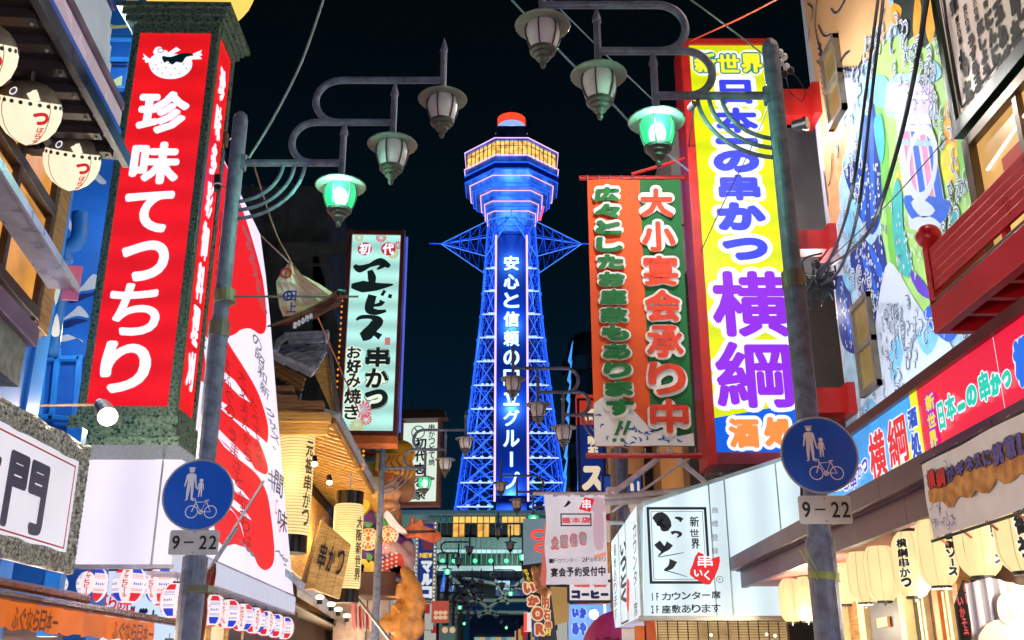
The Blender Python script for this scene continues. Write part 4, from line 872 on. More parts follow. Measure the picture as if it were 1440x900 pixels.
for i in range(26):
    y_ = 11.4+i*.29; z = fb.O.z-.03
    MB().box(X0b+kb*y_+.02, y_, z-.07, X0b+kb*y_+.03, y_+.13, z).build('pennant', LR if i % 2 else LW, o, world=True)
# shop front beneath the billboard, white and blue lit signs
o = thing('lit_shop_front', 'bright white shop front with hand lettered signs under the corner billboard', 'shop front', (-4.4, 12.5, 0))
fs2 = face_flat(88, 803, 262, 905, 12.6)
MB().box(*fs2.W(0, 0, -1.5), *fs2.W(fs2.w, .1, fs2.h)).build('lit_board', emit('cool_white_lit', c(205, 225, 250), 1.0, lamp=True, var=.1), o, world=True)
for s_, T, m_ in (('はんめし', (150, 840, 26, 190, 866), RINK), ('十', (206, 850, 0, 0, 0), BLACKP)):
    pass
m = MB(); prow(fs2, m, 'はらめし', (140, 842, 22), (190, 852, 22), -.02, .006); m.v = [tuple(fs2.M @ Vector(p)) for p in m.v]; m.build('lettering', RINK, o, world=True)
m = MB(); prow(fs2, m, 'ル賞十', (180, 860, 18), (222, 868, 18), -.02, .008); m.v = [tuple(fs2.M @ Vector(p)) for p in m.v]; m.build('lettering', mat('ink_navy', c(30, 40, 90), .5), o, world=True)
MB().box(-9, 12.8, 0, X0b-.36+kb*12, 20, fb.O.z+.0).build('shop_body', WOODD, o, world=True)
for i in range(7):
    y_ = 13.1+i*1.0; X_ = X0b-.3+kb*y_
    MB().box(X_, y_, .5, X_+.02, y_+.85, fb.O.z-.35).build('shoji_pane', emit('shoji_warm', c(255, 226, 170), .95, lamp=True, var=.2), o, world=True)
    MB().box(X_-.01, y_+.85, .4, X_+.05, y_+1.0, fb.O.z-.05).build('shoji_post', WOODG, o, world=True)
    for z in (1.0, 1.5, 2.0): MB().box(X_+.02, y_, z, X_+.045, y_+.85, z+.03).build('shoji_bar', WOODG, o, world=True)
# ---- dark concrete building behind
db = face_flat(330, 262, 500, 900, 30); o = db.root('dark_concrete_building', 'dark unlit concrete building behind the torn flag', 'building')
MB().box(-6, 0, -4, db.w-1.2, 8, db.h).build('wall', DCONC, o)
P = db.pts([(440, 520), (440, 330), (452, 380), (478, 470), (486, 520)], -.0); MB().prism([(a, 0, b) for a, b in P], (0, 6, 0)).build('wing_wall', DCONC, o)
for y0, y1 in ((340, 352),): 
    a, b = db.p(392, y0, -.5), db.p(492, y1, -.5); MB().box(a[0], -.5, b[1], b[0], 0, a[1]).build('ledge', DCONC, o)
for px in (352, 384, 410): a, b = db.p(px, 260, 0), db.p(px+2, 500, 0); MB().box(a[0], -.08, b[1], a[0]+.12, 0, a[1]).build('rib', DCONC, o)
for y in (320, 375, 430): a = db.p(340, y, 0); MB().box(-6, -.05, a[1], db.w-1.2, 0, a[1]+.1).build('joint_band', DCONC, o)

# ================================================================ TIMBER RESTAURANT WITH TILED EAVES
XT = -4.0; tk = -.035
def tX(Y): return XT+tk*Y
o = thing('timber_restaurant', 'golden timber restaurant with grey tiled eaves and glowing paper lanterns, left side', 'building', (tX(19), 19, 0)); TR = o
zE = PX(420, 575, XT+.9, tk).z      # eave height
print('timber eave z', zE)
Ya, Yb = 18.0, 30.0; zE = 6.3
MB().prism([(tX(Ya)-.3, Ya, 0), (tX(Yb)-.3, Yb, 0), (tX(Yb)-5, Yb, 0), (tX(Ya)-5, Ya, 0)], (0, 0, zE)).build('wall', WOODD, TR, world=True)
for i in range(24):
    y = Ya+i*.55; MB().box(tX(y)-.3, y, 3.2, tX(y)-.26+.0, y+.5, zE-.3).build('wall_board', WOODG, TR, world=True)
ov = 1.35
# rafters + soffit, sloped down outwards
for i in range(30):
    y = Ya+.1+i*.42; MB().prism([(tX(y)-.35, y, zE+.1), (tX(y)+ov, y, zE-.42), (tX(y)+ov, y, zE-.32), (tX(y)-.35, y, zE+.2)], (0, .12, 0)).build('rafter', WOODG, TR, world=True)
for j in range(7):
    t0, t1 = j/7, (j+1)/7-.02; f0 = lambda Y, t: (tX(Y)-.35+(ov+.35)*t, Y, zE+.21-.52*t)
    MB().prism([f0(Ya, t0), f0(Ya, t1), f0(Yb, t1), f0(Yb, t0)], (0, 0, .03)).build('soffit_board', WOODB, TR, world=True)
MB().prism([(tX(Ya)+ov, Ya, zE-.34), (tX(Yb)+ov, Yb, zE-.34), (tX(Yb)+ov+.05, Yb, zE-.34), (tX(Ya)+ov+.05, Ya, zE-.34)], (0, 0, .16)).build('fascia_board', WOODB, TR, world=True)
roof = MB().prism([(tX(Ya)+ov+.08, Ya, zE-.26), (tX(Yb)+ov+.08, Yb, zE-.26), (tX(Yb)-1.2, Yb, zE+.55), (tX(Ya)-1.2, Ya, zE+.55)], (0, 0, .06)).build('roof', TILE, TR, world=True)
rt = None
for i in range(int((Yb-Ya)/.22)):
    y = Ya+i*.22; 
    if rt is None:
        b = MB().tube([(0, 0, 0), (-2.4, 0, .8)], .055, 8).tube([(.02, 0, -.01), (-.03, 0, .0)], .075, 10); rt = b.build('tile_row', TILE, TR); mi = mw(TR).inverted(); rt.location = mi @ Vector((tX(y)+ov+.1, y, zE-.2))
    else: inst(rt, mi @ Vector((tX(y)+ov+.1, y, zE-.2)))
# gable end beams towards the viewer
for (a, b, t, m_) in (((385, 548, ), (478, 582), .2, WOODG), ((385, 530), (470, 556), .12, WOODB)):
    pass
gb = face_flat(384, 545, 470, 600, Ya-.3)
MB().box(*gb.W(-1.6, 0, .1), *gb.W(gb.w*.93, .25, .26)).build('end_beam', WOODG, TR, world=True)
MB().box(*gb.W(-1.6, .05, .34), *gb.W(gb.w*.8, .3, .5)).build('end_beam', WOODB, TR, world=True)
MB().box(*gb.W(-1.6, .1, -.12), *gb.W(gb.w*.9, .2, .1)).build('end_board', WOODG, TR, world=True)
MB().box(*gb.W(-1.6, .1, .5), *gb.W(gb.w*.35, .3, .62)).build('end_beam', WOODB, TR, world=True)
MB().box(*gb.W(-1.6, .1, .70), *gb.W(gb.w*.28, .3, .8)).build('end_beam', WOODB, TR, world=True)
# small upper gable: tiles sloping to us, white verge boards, golden gable side
ug = face_flat(378, 470, 478, 560, 16.2)
G = lambda px, py, y=16.2: PY(px, py, y+3)
gq = lambda s_: (PY(388+52*s_, 494+30*s_, 22.2-3.2*s_), PY(464-21*s_, 488+36*s_, 22.2-3.2*s_))
MB().prism([gq(0)[0], gq(0)[1], gq(1)[1], gq(1)[0]], (0, .02, -.03)).build('gable_roof', TILE, TR, world=True)
MB().prism([PY(384, 494, 22), PY(400, 484, 22.6), PY(464, 487, 22.6), PY(420, 500, 22.3)], (0, .1, 0)).build('gable_roof', TILE, TR, world=True)
for i in range(8):
    A, B = gq(i/7.5); n_ = max(5, int((B-A).length/.07))
    MB().tube([A.lerp(B, k/n_)+Vector((0, -.02, .045*abs(sin(k*.62))+.02)) for k in range(n_+1)], .05, 6).build('roof_tile_row', TILE, TR, world=True)
for a, b in (((385, 499), (402, 509)), ((401, 506), (420, 517)), ((418, 514), (440, 526))):
    MB().tube([G(a[0], a[1], 15.85), G(b[0], b[1], 15.85)], .085, 4).build('verge_board', mat('pale_verge', c(200, 196, 200), .6), TR, world=True)
for d_ in (10, 17, 24): MB().tube([G(384, 500+d_, 15.95), G(432-d_*.3, 524+d_, 15.95)], .05, 4).build('verge_beam', WOODB, TR, world=True)
MB().prism([G(461, 494, 16.6), G(466, 545, 16.6), G(474, 596, 16.6), G(443, 527, 16.6)], (0, .1, 0)).build('gable_board', WOODG, TR, world=True)
MB().tube([G(463, 489, 16.5), G(469, 535, 16.5), G(477, 594, 16.5)], .05, 6).build('gable_trim', STEEL, TR, world=True)
rp0, rp1 = G(400, 475, 18.2), G(456, 472, 18.2)
for k in range(3): MB().tube([rp0+Vector((-.05*k+.1, 0, .1*k-.12)), rp1+Vector((.02*k, 0, .1*k-.12))], .05, 6).build('ridge_tile', TILE, TR, world=True)
MB().tube([rp0, G(390, 482, 17), G(384, 496, 16.2)], .09, 6).build('ridge_tile', TILE, TR, world=True)
MB().ell(rp1+Vector((.05, 0, -.02)), (.07, .08, .17), 12, 8).build('ridge_end', TILE, TR, world=True)
# lower tiled canopy
zL = 3.05; ovL = 1.5; Yc, Yd = 18, 34
def tX(Y): return -3.7-ovL-.08*(Y-18)
lc = thing('tiled_canopy', 'low tiled canopy with pale scalloped edge and small spotlights beneath the big lanterns', 'canopy', (tX(Yc), Yc, zL))
MB().prism([(tX(Yc)+ovL, Yc, zL), (tX(Yd)+ovL, Yd, zL), (tX(Yd)+.0, Yd, zL+1.2), (tX(Yc)+.0, Yc, zL+1.2)], (0, 0, .05)).build('roof_deck', TILE, lc, world=True)
rt = None; mi = mw(lc).inverted()
for i in range(int((Yd-Yc)/.2)):
    y = Yc+i*.2; Lq = mi @ Vector((tX(y)+ovL, y, zL+.06))
    if rt is None: rt = MB().tube([(0, 0, 0), (-1.5, 0, 1.2)], .05, 8).tube([(.03, 0, -.012), (-.02, 0, .005)], .07, 8).build('tile_row', TILE, lc); rt.location = Lq
    else: inst(rt, Lq, parent=lc)
for i in range(int((Yd-Yc)/.3)):
    y = Yc+i*.3; x_ = tX(y)+ovL-.03; MB().add([(x_, y, zL-.0), (x_, y+.29, zL-.0), (x_, y+.24, zL-.13), (x_, y+.145, zL-.16), (x_, y+.05, zL-.13)], [(0, 1, 2, 3, 4)]).build('scallop', mat('pale_scallop', c(200, 190, 170), .6), lc, world=True)
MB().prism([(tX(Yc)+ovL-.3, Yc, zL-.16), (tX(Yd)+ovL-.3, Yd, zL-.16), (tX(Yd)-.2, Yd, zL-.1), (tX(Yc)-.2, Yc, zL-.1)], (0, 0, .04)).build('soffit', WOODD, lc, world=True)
def tX(Y): return XT+tk*Y
lamp('gable_fill_light', PY(432, 640, 17.6), 12, (1, .8, .45), .1)  # added light without a fitting, brightens the gable timber from below
# big cylindrical paper lanterns
CYL = emit('tall_lantern_paper', c(255, 232, 158), 1.0, lamp=True, var=.06, scale=2); CRIB = mat('lantern_hoop', c(206, 160, 84), .6)
def tall_lantern(px, y0, y1, wpx, Y, label, text):
    P_ = PY(px, (y0+y1)/2, Y); r = wpx/2/F*(Y*cos(TH)+(P_.z-H)*sin(TH)); z0, z1 = zrow(y1, Y), zrow(y0, Y); hh = z1-z0
    o = thing('tall_paper_lantern', label, 'lantern', (P_.x, Y, z0), 0, 'tall cylindrical paper lanterns of the timber restaurant')
    q0, q1 = hh*.12, hh*.88
    MB().lathe([(r*.9, q0), (r, q0+.05), (r, q1-.05), (r*.9, q1)], n=28).build('paper', CYL, o, smooth=True)
    hb_ = MB()
    for k in range(34): hb_.lathe([(r*1.004, q0+.05+(q1-q0-.1)*k/33-.007), (r*1.02, q0+.05+(q1-q0-.1)*k/33), (r*1.004, q0+.05+(q1-q0-.1)*k/33+.007)], n=24)
    hb_.build('hoops', CRIB, o)
    lac = mat('black_lacquer', (.012, .011, .012, 1), .12)
    MB().lathe([(.05, 0), (r*.93, 0), (r*.93, q0)], n=28).build('bottom_band', lac, o, smooth=False); MB().lathe([(r*.93, q1), (r*.95, hh), (.05, hh)], n=28).build('top_band', lac, o)
    wr = lambda x, y, z: (r*1.04*cos(x/r-pi/2), r*1.04*sin(x/r-pi/2), z)
    m = MB(); vtxt(m, text, r*1.0, q1-.25, q0+.15, r*.55, 0, .008, wrap=wr); m.build('lettering', mat('faded_ink', c(90, 64, 30), .6), o)
    MB().tube([(0, 0, hh), (0, 0, hh+.4)], .015, 6).build('rope', ROPE, o)
    lamp('lantern_light', (P_.x, Y-r-.25, z0+hh*.5), 14, (1, .82, .5), .2); return o
tall_lantern(414, 582, 778, 50, 18.6, 'largest tall paper lantern, under the near end of the tiled eave', '元祖串かつ')
tall_lantern(488, 692, 848, 42, 20.8, 'tall paper lantern beside the wooden board stand, second in the row', '大阪新世界')
m_ = thing('eave_spotlight', 'small white spotlight under the timber eave', 'spotlight', PY(440, 652, 18)); 
for (px, py, Y, lab) in ((441, 652, 17.5, 'small bright spotlight under the timber eave, nearer one'), (462, 678, 19.5, 'small bright spotlight under the timber eave, farther one')):
    if Y > 18: m_ = thing('eave_spotlight', lab, 'spotlight', PY(px, py, Y), 0, 'eave spotlights')
    else: m_['label'] = lab; m_.location = PY(px, py, Y); m_['group'] = 'eave spotlights'
    MB().tube([(0, 0, .12), (.03, -.05, 0)], .05, 10).build('housing', DARKM, m_); MB().ell((.03, -.06, -.02), (.06, .06, .05), 10, 8).build('bulb', emit('warm_bulb', c(255, 240, 205), 4), m_)
for Y, dx in ((19, 0), (21.5, 0), (23.5, 0), (26, 0)): lamp('under_eave_light', (tX(Y)+.35, Y, 4.9), 42, (1, .8, .46), .1)
for i, (px, py) in enumerate(((450, 836), (466, 846), (476, 853), (488, 862))):
    o = thing('canopy_lamp', 'small white lamp on the tiled canopy, %s from the left' % nth[i], 'lamp', PY(px, py+4, 19.0+i), 0, 'small lamps along the tiled canopy')
    MB().tube([(0, 0, -.12), (0, -.01, -.02)], .05, 10).build('base', DARKM, o); MB().ell((0, -.02, .0), (.085, .085, .05), 12, 8).build('bulb', emit('canopy_bulb', c(255, 238, 200), 2.2), o)
# wooden board stand
WB = Face(PY(432, 822, 18.8), (1, .42)); 
o = thing('wooden_board_sign', 'leaning golden wooden board stand with carved dark brush characters', 'sign', WB.O)
BP = [(430, 822), (447, 731), (492, 766), (474, 838)]
Q = [PY(430, 825, 18.6), PY(452, 731, 19), PY(494, 766, 19.8), PY(478, 842, 19.4)]
for i in range(4):
    a, b = i/4+.005, (i+1)/4-.005; MB().prism([Q[0].lerp(Q[3], a), Q[1].lerp(Q[2], a), Q[1].lerp(Q[2], b), Q[0].lerp(Q[3], b)], (-.05, .1, 0)).build('board', WOODG, o, world=True)
MB().prism([PY(428, 822, 18.7), PY(449, 730, 19.1), PY(455, 726, 19.3), PY(420, 828, 19.2)], (0, .2, 0)).build('side_board', WOODB, o, world=True)
MB().box(*PY(424, 828, 18.6), *PY(448, 822, 18.9)).build('foot_beam', WOODG, o, world=True)
u_ = (Q[3]-Q[0]); v_ = (Q[1]-Q[0]); nrm = u_.cross(v_).normalized()
if nrm.y > 0: nrm = -nrm
for k, ch in enumerate('串かつ'):
    m = MB(); vtxt(m, ch*1, 0, .3, -.3, .2, 0, .012)
    t = .24+k*.26; cc = Q[0].lerp(Q[3], t)+v_*(.5)
    uu = u_.normalized(); vv = v_.normalized()
    m.v = [tuple(cc+uu*p[0]+vv*p[2]*.9+nrm*.02) for p in m.v]; m.build('lettering', mat('board_ink', c(70, 60, 70), .5), o, world=True)
# ================================================================ EBISU BOARD
EB = face((496, 330), (564, 331), 606, 22.0); o = EB.root('vertical_sign', 'tall pale mint lit board with black brush lettering and red flower print, brown frame', 'sign')
w_, h_ = EB.w, EB.h
MINT = emit('lit_pale_mint', c(180, 238, 228), 1.0, lamp=True, var=.08, scale=.9, gloss=1, tubes=('Z', .5, .22))
MB().box(0, 0, 0, w_, .35, h_).build('panel', MINT, o)
FRB = mat('frame_red_brown', c(104, 40, 34), .45)
for q in ((-.09, -.12, -.1, 0, .45, h_+.1), (w_, -.12, -.1, w_+.09, .45, h_+.1)): MB().box(*q).build('frame_side', FRB, o)
MB().box(0, -.05, h_, w_, .45, h_+.1).build('frame_top', FRB, o); MB().box(0, -.05, -.12, w_, .45, 0).build('frame_bottom', FRB, o)
MB().tube([(w_+.14, .1, 0), (w_+.14, .1, h_)], .025, 6).build('neon_edge', emit('blue_neon_edge', c(90, 110, 230), .8), o)
MB().box(-.09, -.1, -.3, w_+.09, .45, -.121).build('orange_base', mat('orange_trim', c(214, 110, 40), .5), o)
INK = emit('ink_on_lit', c(12, 30, 30), .8); PKR = emit('pink_flower', c(222, 70, 96), .9)
for (a, b) in ((513, 350), (546, 350)): m = MB(); q = EB.p(a, b); disc(m, q[0], q[1], .17, -.004); m.build('round_badge', emit('badge_red', c(200, 40, 66), .9), o)
m = MB(); pch(EB, m, '初', 505, 342, 521, 358, -.008, .012); pch(EB, m, '代', 538, 342, 554, 358, -.008, .012); m.build('lettering', WHITE_E, o)
def brush(par, fr, L, wds, y, m_, name='brush_lettering'):
    mb = MB(); P = smooth(fr.pts(L, y), 5, False); n = len(P); W2 = []
    for i in range(n):
        t = i/(n-1)*(len(wds)-1); k = min(int(t), len(wds)-2); W2.append(wds[k]+(wds[k+1]-wds[k])*(t-k))
    stroke(mb, P, W2, y); return mb.build(name, m_, par)
BR = [([(498, 373), (506, 378), (520, 373), (535, 368), (548, 375)], [.08, .2, .1, .2, .1]), ([(535, 366), (541, 371), (530, 379)], [.1, .16, .03]), ([(520, 380), (523, 390), (523, 400)], [.12, .2, .14]), ([(494, 402), (510, 403), (530, 403), (553, 400)], [.1, .3, .2, .03]),
      ([(524, 415), (520, 428), (520, 436), (530, 439), (543, 437)], [.2, .22, .2, .14, .06]), ([(522, 430), (534, 428), (538, 423)], [.05, .1, .14]), ([(537, 411), (541, 413)], [.15, .15]), ([(546, 416), (551, 417)], [.1, .1]),
      ([(501, 450), (508, 446), (523, 446), (530, 452), (525, 460), (516, 470), (508, 474)], [.05, .1, .1, .3, .25, .3, .2]), ([(524, 467), (535, 474)], [.08, .16])]
for L, wds in BR: brush(o, EB, L, wds, -.012, INK)
m, m2 = MB(), MB()
for mb, b, y in ((m, .035, -.016), (m2, .085, -.012)):
    pcol(EB, mb, '串かつ', (532, 488, 34), (528, 576, 32), y, b if mb is m else b)
m3 = MB()
for k, (a, b2, c2, d) in zip('お好み焼き', ((488, 487, 508, 504), (487, 505, 508, 525), (487, 525, 507, 545), (484, 546, 508, 568), (484, 569, 505, 590))):
    pch(EB, m, k, a, b2, c2, d, -.016, .018); pch(EB, m2, k, a-2, b2-1, c2+2, d+1, -.012, .05)
mo = MB(); pcol(EB, mo, '串かつ', (532, 487, 36), (528, 577, 34), -.008, .1)
m.build('lettering', INK, o); m2.build('lettering_outline', emit('outline_pale', c(235, 245, 225), 1), o); mo.build('lettering_shadow_line', emit('outline_dark', c(60, 90, 60), .8), o)
m = MB(); q = EB.p(545, 480); m.box(q[0]-.06, -.006, q[1]-.09, q[0]+.06, -.004, q[1]+.09); m.build('seal', emit('seal_red', c(215, 120, 120), .9), o)
for (a, b, r) in ((502, 598, .15), (510, 576, .2), (553, 357, .12), (536, 334, .12), (505, 334, .1), (560, 345, .1), (515, 590, .12), (495, 580, .1)):
    m = MB(); q = EB.p(a, b)
    for k in range(12):
        t = 2*pi*k/12; m.flat([(q[0]+.02*cos(t), q[1]+.02*sin(t)), (q[0]+r*cos(t-.2), q[1]+r*sin(t-.2)), (q[0]+r*1.1*cos(t), q[1]+r*1.1*sin(t)), (q[0]+r*cos(t+.2), q[1]+r*sin(t+.2))], -.0035)
    m.v = [(min(max(x, .01), w_-.01), y, min(max(z, .01), h_-.01)) for x, y, z in m.v]
    m.build('flower_print', emit('flower_%d' % (a % 3), (c(230, 110, 140), c(206, 190, 110), c(225, 80, 90))[a % 3], .9), o)
for k in range(7):
    q0, q1 = EB.p(480, 520, .3), EB.p(476, 600, .3)
ol = thing('orange_bulb_string', 'vertical row of orange bulbs down the left side of the mint board', 'light string', EB.W(-.2, .2, 1))
for k in range(22): z = .2+k*.14; MB().ell(EB.W(-.17, .1, z), (.022, .022, .03), 8, 6).build('bulb', emit('orange_bulb', c(255, 150, 20), 1.2), ol, world=True)
ol = thing('orange_bulb_curtain', 'short strings of orange bulbs hanging under the mint board', 'light string', EB.W(.1, .2, -.5))
for i in range(6):
    for k in range(5): MB().ell(EB.W(-.0+i*.1, .15, -.42-k*.1), (.03, .03, .03), 8, 6).build('bulb', MATS['orange_bulb'], ol, world=True)
# ---- shop wall behind statue, small white sign etc.
def remeshed(name, mb, m_, par, vox=.05):
    o = mb.build(name, m_, par, world=True)
    r = o.modifiers.new('merge', 'REMESH'); r.mode = 'VOXEL'; r.voxel_size = vox; r.use_smooth_shade = True
    s = o.modifiers.new('soften', 'SMOOTH'); s.iterations = 2; s.factor = .5
    return o
o = thing('shop_wall', 'narrow pale shop wall with grey corrugated shutter behind the yellow hatted statue', 'building', PY(520, 640, 25))
MB().box(PY(498, 620, 29).x-.3, 29, 0, PY(540, 620, 29).x, 32, zrow(612, 29)).build('wall', mat('pale_pink_plaster', c(200, 180, 170), .7), o, world=True)
for i in range(10): MB().box(PY(503+i*2.6, 640, 28.7).x, 28.75, zrow(690, 29), PY(503+i*2.6, 640, 28.7).x+.03, 28.95, zrow(618, 29)).build('shutter_rib', STEEL, o, world=True)
for i in range(5): MB().box(*PY(545, 626+i*9, 28.5), *PY(552, 621+i*9, 28.6)).build('lit_pane', emit('lit_pane_white', c(240, 235, 255), 1.1), o, world=True)
MB().tube([PY(502, 638, 28.6), PY(545, 636, 28.6)], .05, 6).build('red_bar', REDM, o, world=True)
# god of fortune statue
YS = 26.0
S = lambda px, py, dy=0: PY(px, py, YS+dy)
su = YS*1.06/F
def el(mb, px, py, rx, rz, dy=0, ry=None, rot=None): mb.ell(S(px, py, dy), (rx*su, (ry or rx)*su, rz*su), 18, 12, rot)
o = thing('fortune_god_statue', 'plump painted fortune god statue with yellow hat and purple flowered kimono on a ledge', 'statue', S(535, 812))
SKIN = mat('statue_golden_skin', c(236, 186, 90), .35, 0, .1, 3); SKIN2 = mat('statue_tan_skin', c(196, 138, 96), .4)
HATY = mat('statue_hat_gold', c(240, 160, 30), .35, 0, .12, 2)
m = MB(); el(m, 530, 688, 26, 30, 0, 24); el(m, 518, 680, 18, 30, .1, 20); el(m, 540, 700, 20, 24, -.1, 18); el(m, 546, 676, 8, 8, -.15); el(m, 552, 690, 7, 9, -.2); el(m, 544, 715, 16, 10, -.1); el(m, 540, 725, 10, 12, 0)
remeshed('head', m, SKIN, o, .045)
MB().tube([S(546, 686, -.6), S(551, 684, -.62), S(556, 687, -.58)], .018, 6).build('eye', DARKM, o, world=True); m = MB(); el(m, 549, 694, 13, 24, -.25, 12); el(m, 560, 694, 5, 7, -.35); el(m, 548, 712, 14, 9, -.3); remeshed('face', m, SKIN2, o, .045); MB().tube([S(541, 716, -.5), S(548, 720, -.55), S(556, 716, -.5)], .04, 6).build('moustache', SKIN2, o, world=True)
m = MB(); el(m, 562, 637, 22, 18, .25, 20); m.ell(S(572, 664, .3), (12*su, 16*su, 16*su)); el(m, 555, 652, 20, 14, .15); remeshed('hat_crown', m, HATY, o, .045)
m = MB(); m.prism([S(526, 662, -.45), S(528, 636, -.4), S(560, 637, -.45), S(572, 645, -.4), S(568, 668, -.45)], (0, .9, 0)).build('hat_brim_front', HATY, o, world=True, bev=.04)
m = MB(); m.prism([S(522, 676, -.4), S(527, 660, -.42), S(556, 664, -.45), S(552, 674, -.42), S(530, 682, -.4)], (0, .7, 0)).build('hat_band', mat('hat_band_brown', c(170, 86, 36), .45), o, world=True, bev=.03)
for k in range(4): MB().tube([S(537+k*8+3*sin(t*.9+k), 640+t*3.3, -.47) for t in range(8)], .022, 5).build('hat_swirl', mat('hat_swirl_brown', c(176, 88, 16), .5), o, world=True)
m = MB(); el(m, 570, 690, 14, 16, .3, 14); el(m, 575, 672, 10, 12, .3); remeshed('ear_lobe', m, SKIN2, o, .05)
m = MB(); el(m, 556, 725, 9, 14, .0); el(m, 558, 742, 8, 14, .05); el(m, 545, 715, 10, 8, 0); remeshed('beard', m, SKIN2, o, .05)
KIM = mat('kimono_purple', c(112, 70, 168), .4, 0, .15, 2)
m = MB(); el(m, 528, 772, 44, 38, .3, 40); el(m, 508, 750, 26, 42, .3, 28); el(m, 516, 725, 20, 24, .3); el(m, 548, 775, 34, 30, .2, 32); el(m, 535, 740, 26, 22, .2); el(m, 552, 795, 26, 20, .2)
remeshed('kimono_body', m, KIM, o, .055)
# painted flowers, collar, leaves as low relief on the body front
def kf(px, py, r, m1, m2, petals=14, dy=-.62):
    q = S(px, py, dy); g_ = MB()
    for ring, rr in ((r, r*.27), (r*.6, r*.24)):
        for k in range(petals if ring == r else 8):
            a = 2*pi*k/(petals if ring == r else 8); g_.ell((q.x+ring*su*cos(a), q.y+abs(ring*su*cos(a))*.25, q.z+ring*su*sin(a)), (rr*su*.75, .07, rr*su*.75), 8, 6)
    g_.ell(q, (r*.35*su, .08, r*.35*su), 8, 6)
    g_.build('flower_relief', m1, o, world=True)
    MB().ell((q.x, q.y+.06, q.z), (r*1.4*su, .1, r*1.4*su), 20, 8).build('flower_ground', m2, o, world=True)
CRM = mat('statue_cream', c(246, 226, 190), .45); ORG = mat('statue_orange', c(240, 120, 40), .4); YLW = mat('statue_yellow', c(236, 200, 60), .4); GRN = mat('statue_green', c(60, 140, 70), .4); WHT = mat('statue_white', c(235, 228, 235), .4)
kf(518, 758, 10.5, ORG, CRM); kf(546, 752, 9.5, ORG, CRM); kf(543, 770, 7, WHT, mat('statue_pink', c(226, 140, 150), .4), 6)
for L, m1 in (([(508, 700), (520, 708), (512, 722), (504, 712)], YLW), ([(500, 786), (530, 792), (522, 806), (504, 808)], YLW), ([(528, 722), (540, 728), (546, 738), (532, 736)], GRN), ([(515, 778), (524, 782), (518, 792)], GRN), ([(510, 734), (524, 736), (518, 742)], GRN),
    ([(532, 806), (536, 790), (560, 778), (568, 790), (560, 808)], mat('statue_red', c(206, 58, 40), .4)), ([(545, 718), (560, 736), (572, 748), (560, 748), (540, 730)], WHT), ([(548, 800), (560, 795), (566, 802), (556, 808)], YLW), ([(500, 798), (512, 794), (508, 812), (500, 815)], GRN)):
    P = smooth([tuple(S(a, b, -.66)) for a, b in L], 4); MB().prism(P, (0, .25, 0)).build('kimono_pattern', m1, o, world=True)
dts = MB()
for i in range(4):
    for j in range(4): dts.ell(S(538+i*6.5, 784+j*6-i*2, -.69), (.035, .02, .03), 6, 4)
dts.build('white_dots', WHT, o, world=True)
m = MB(); m.tube([S(548, 765, -.5), S(570, 790, -.4), S(574, 806, -.3)], [.17, .26, .16], 12); el(m, 572, 780, 12, 18, -.2); remeshed('sleeve_hand', m, mat('statue_lavender_skin', c(190, 150, 150), .45), o, .05)
fsh = MB(); P = [(560, 745), (575, 738), (578, 728), (582, 724), (583, 736), (592, 728), (596, 738), (606, 742), (618, 748), (621, 755), (612, 764), (600, 760), (585, 755), (570, 757)]
fsh.prism([tuple(S(a, b, -.3)) for a, b in P], (0, .22, 0)); fsh.build('sea_bream', mat('bream_orange_red', c(226, 110, 66), .4, 0, .3, 7), o, world=True, bev=.03)
MB().tube([S(545, 748, -.45), S(612, 747, -.4)], .03, 6).build('fishing_rod', DARKM, o, world=True)
MB().box(*S(500, 838, -.9), *(S(566, 812, .6))).build('ledge', mat('ledge_dark_red', c(62, 24, 24), .35), o, world=True, bev=.03)
lamp('statue_spot', S(575, 700, -3.0), 25, (1, .82, .6), .15, 'SPOT', S(530, 740), 60)
lamp('statue_spot', S(470, 730, -2.5), 18, (1, .8, .55), .15, 'SPOT', S(530, 760), 70)
# wall under statue
o = thing('white_shop_wall', 'white pasted shop wall with dark posts under the fortune god statue', 'shop front', PY(520, 860, 22))
MB().box(*PY(500, 930, 27.2), *PY(550, 838, 27.6)).build('wall', mat('pasted_white', c(210, 200, 195), .6, 0, .4, 3), o, world=True)
for px in (513, 522, 548): MB().box(*PY(px, 930, 27.0), *PY(px+4, 838, 27.1)).build('post', WOODD, o, world=True)
MB().tube([PY(500, 838, 21), PY(552, 905, 21)], .03, 6).build('brace', STEEL, o, world=True)
o = thing('folded_red_fabric', 'pink white striped folded fabric hanging between the tall lantern and second lamp post', 'fabric', PY(505, 870, 21))
for i in range(5): MB().prism([PY(494+i*5, 850+i*2, 21.3), PY(498+i*5, 846+i*2, 21.1), PY(499+i*5, 888, 21.2), PY(495+i*5, 880, 21.3)], (0, .05, 0)).build('fold', (mat('fabric_pink', c(220, 90, 100), .7), WHT)[i % 2], o, world=True)
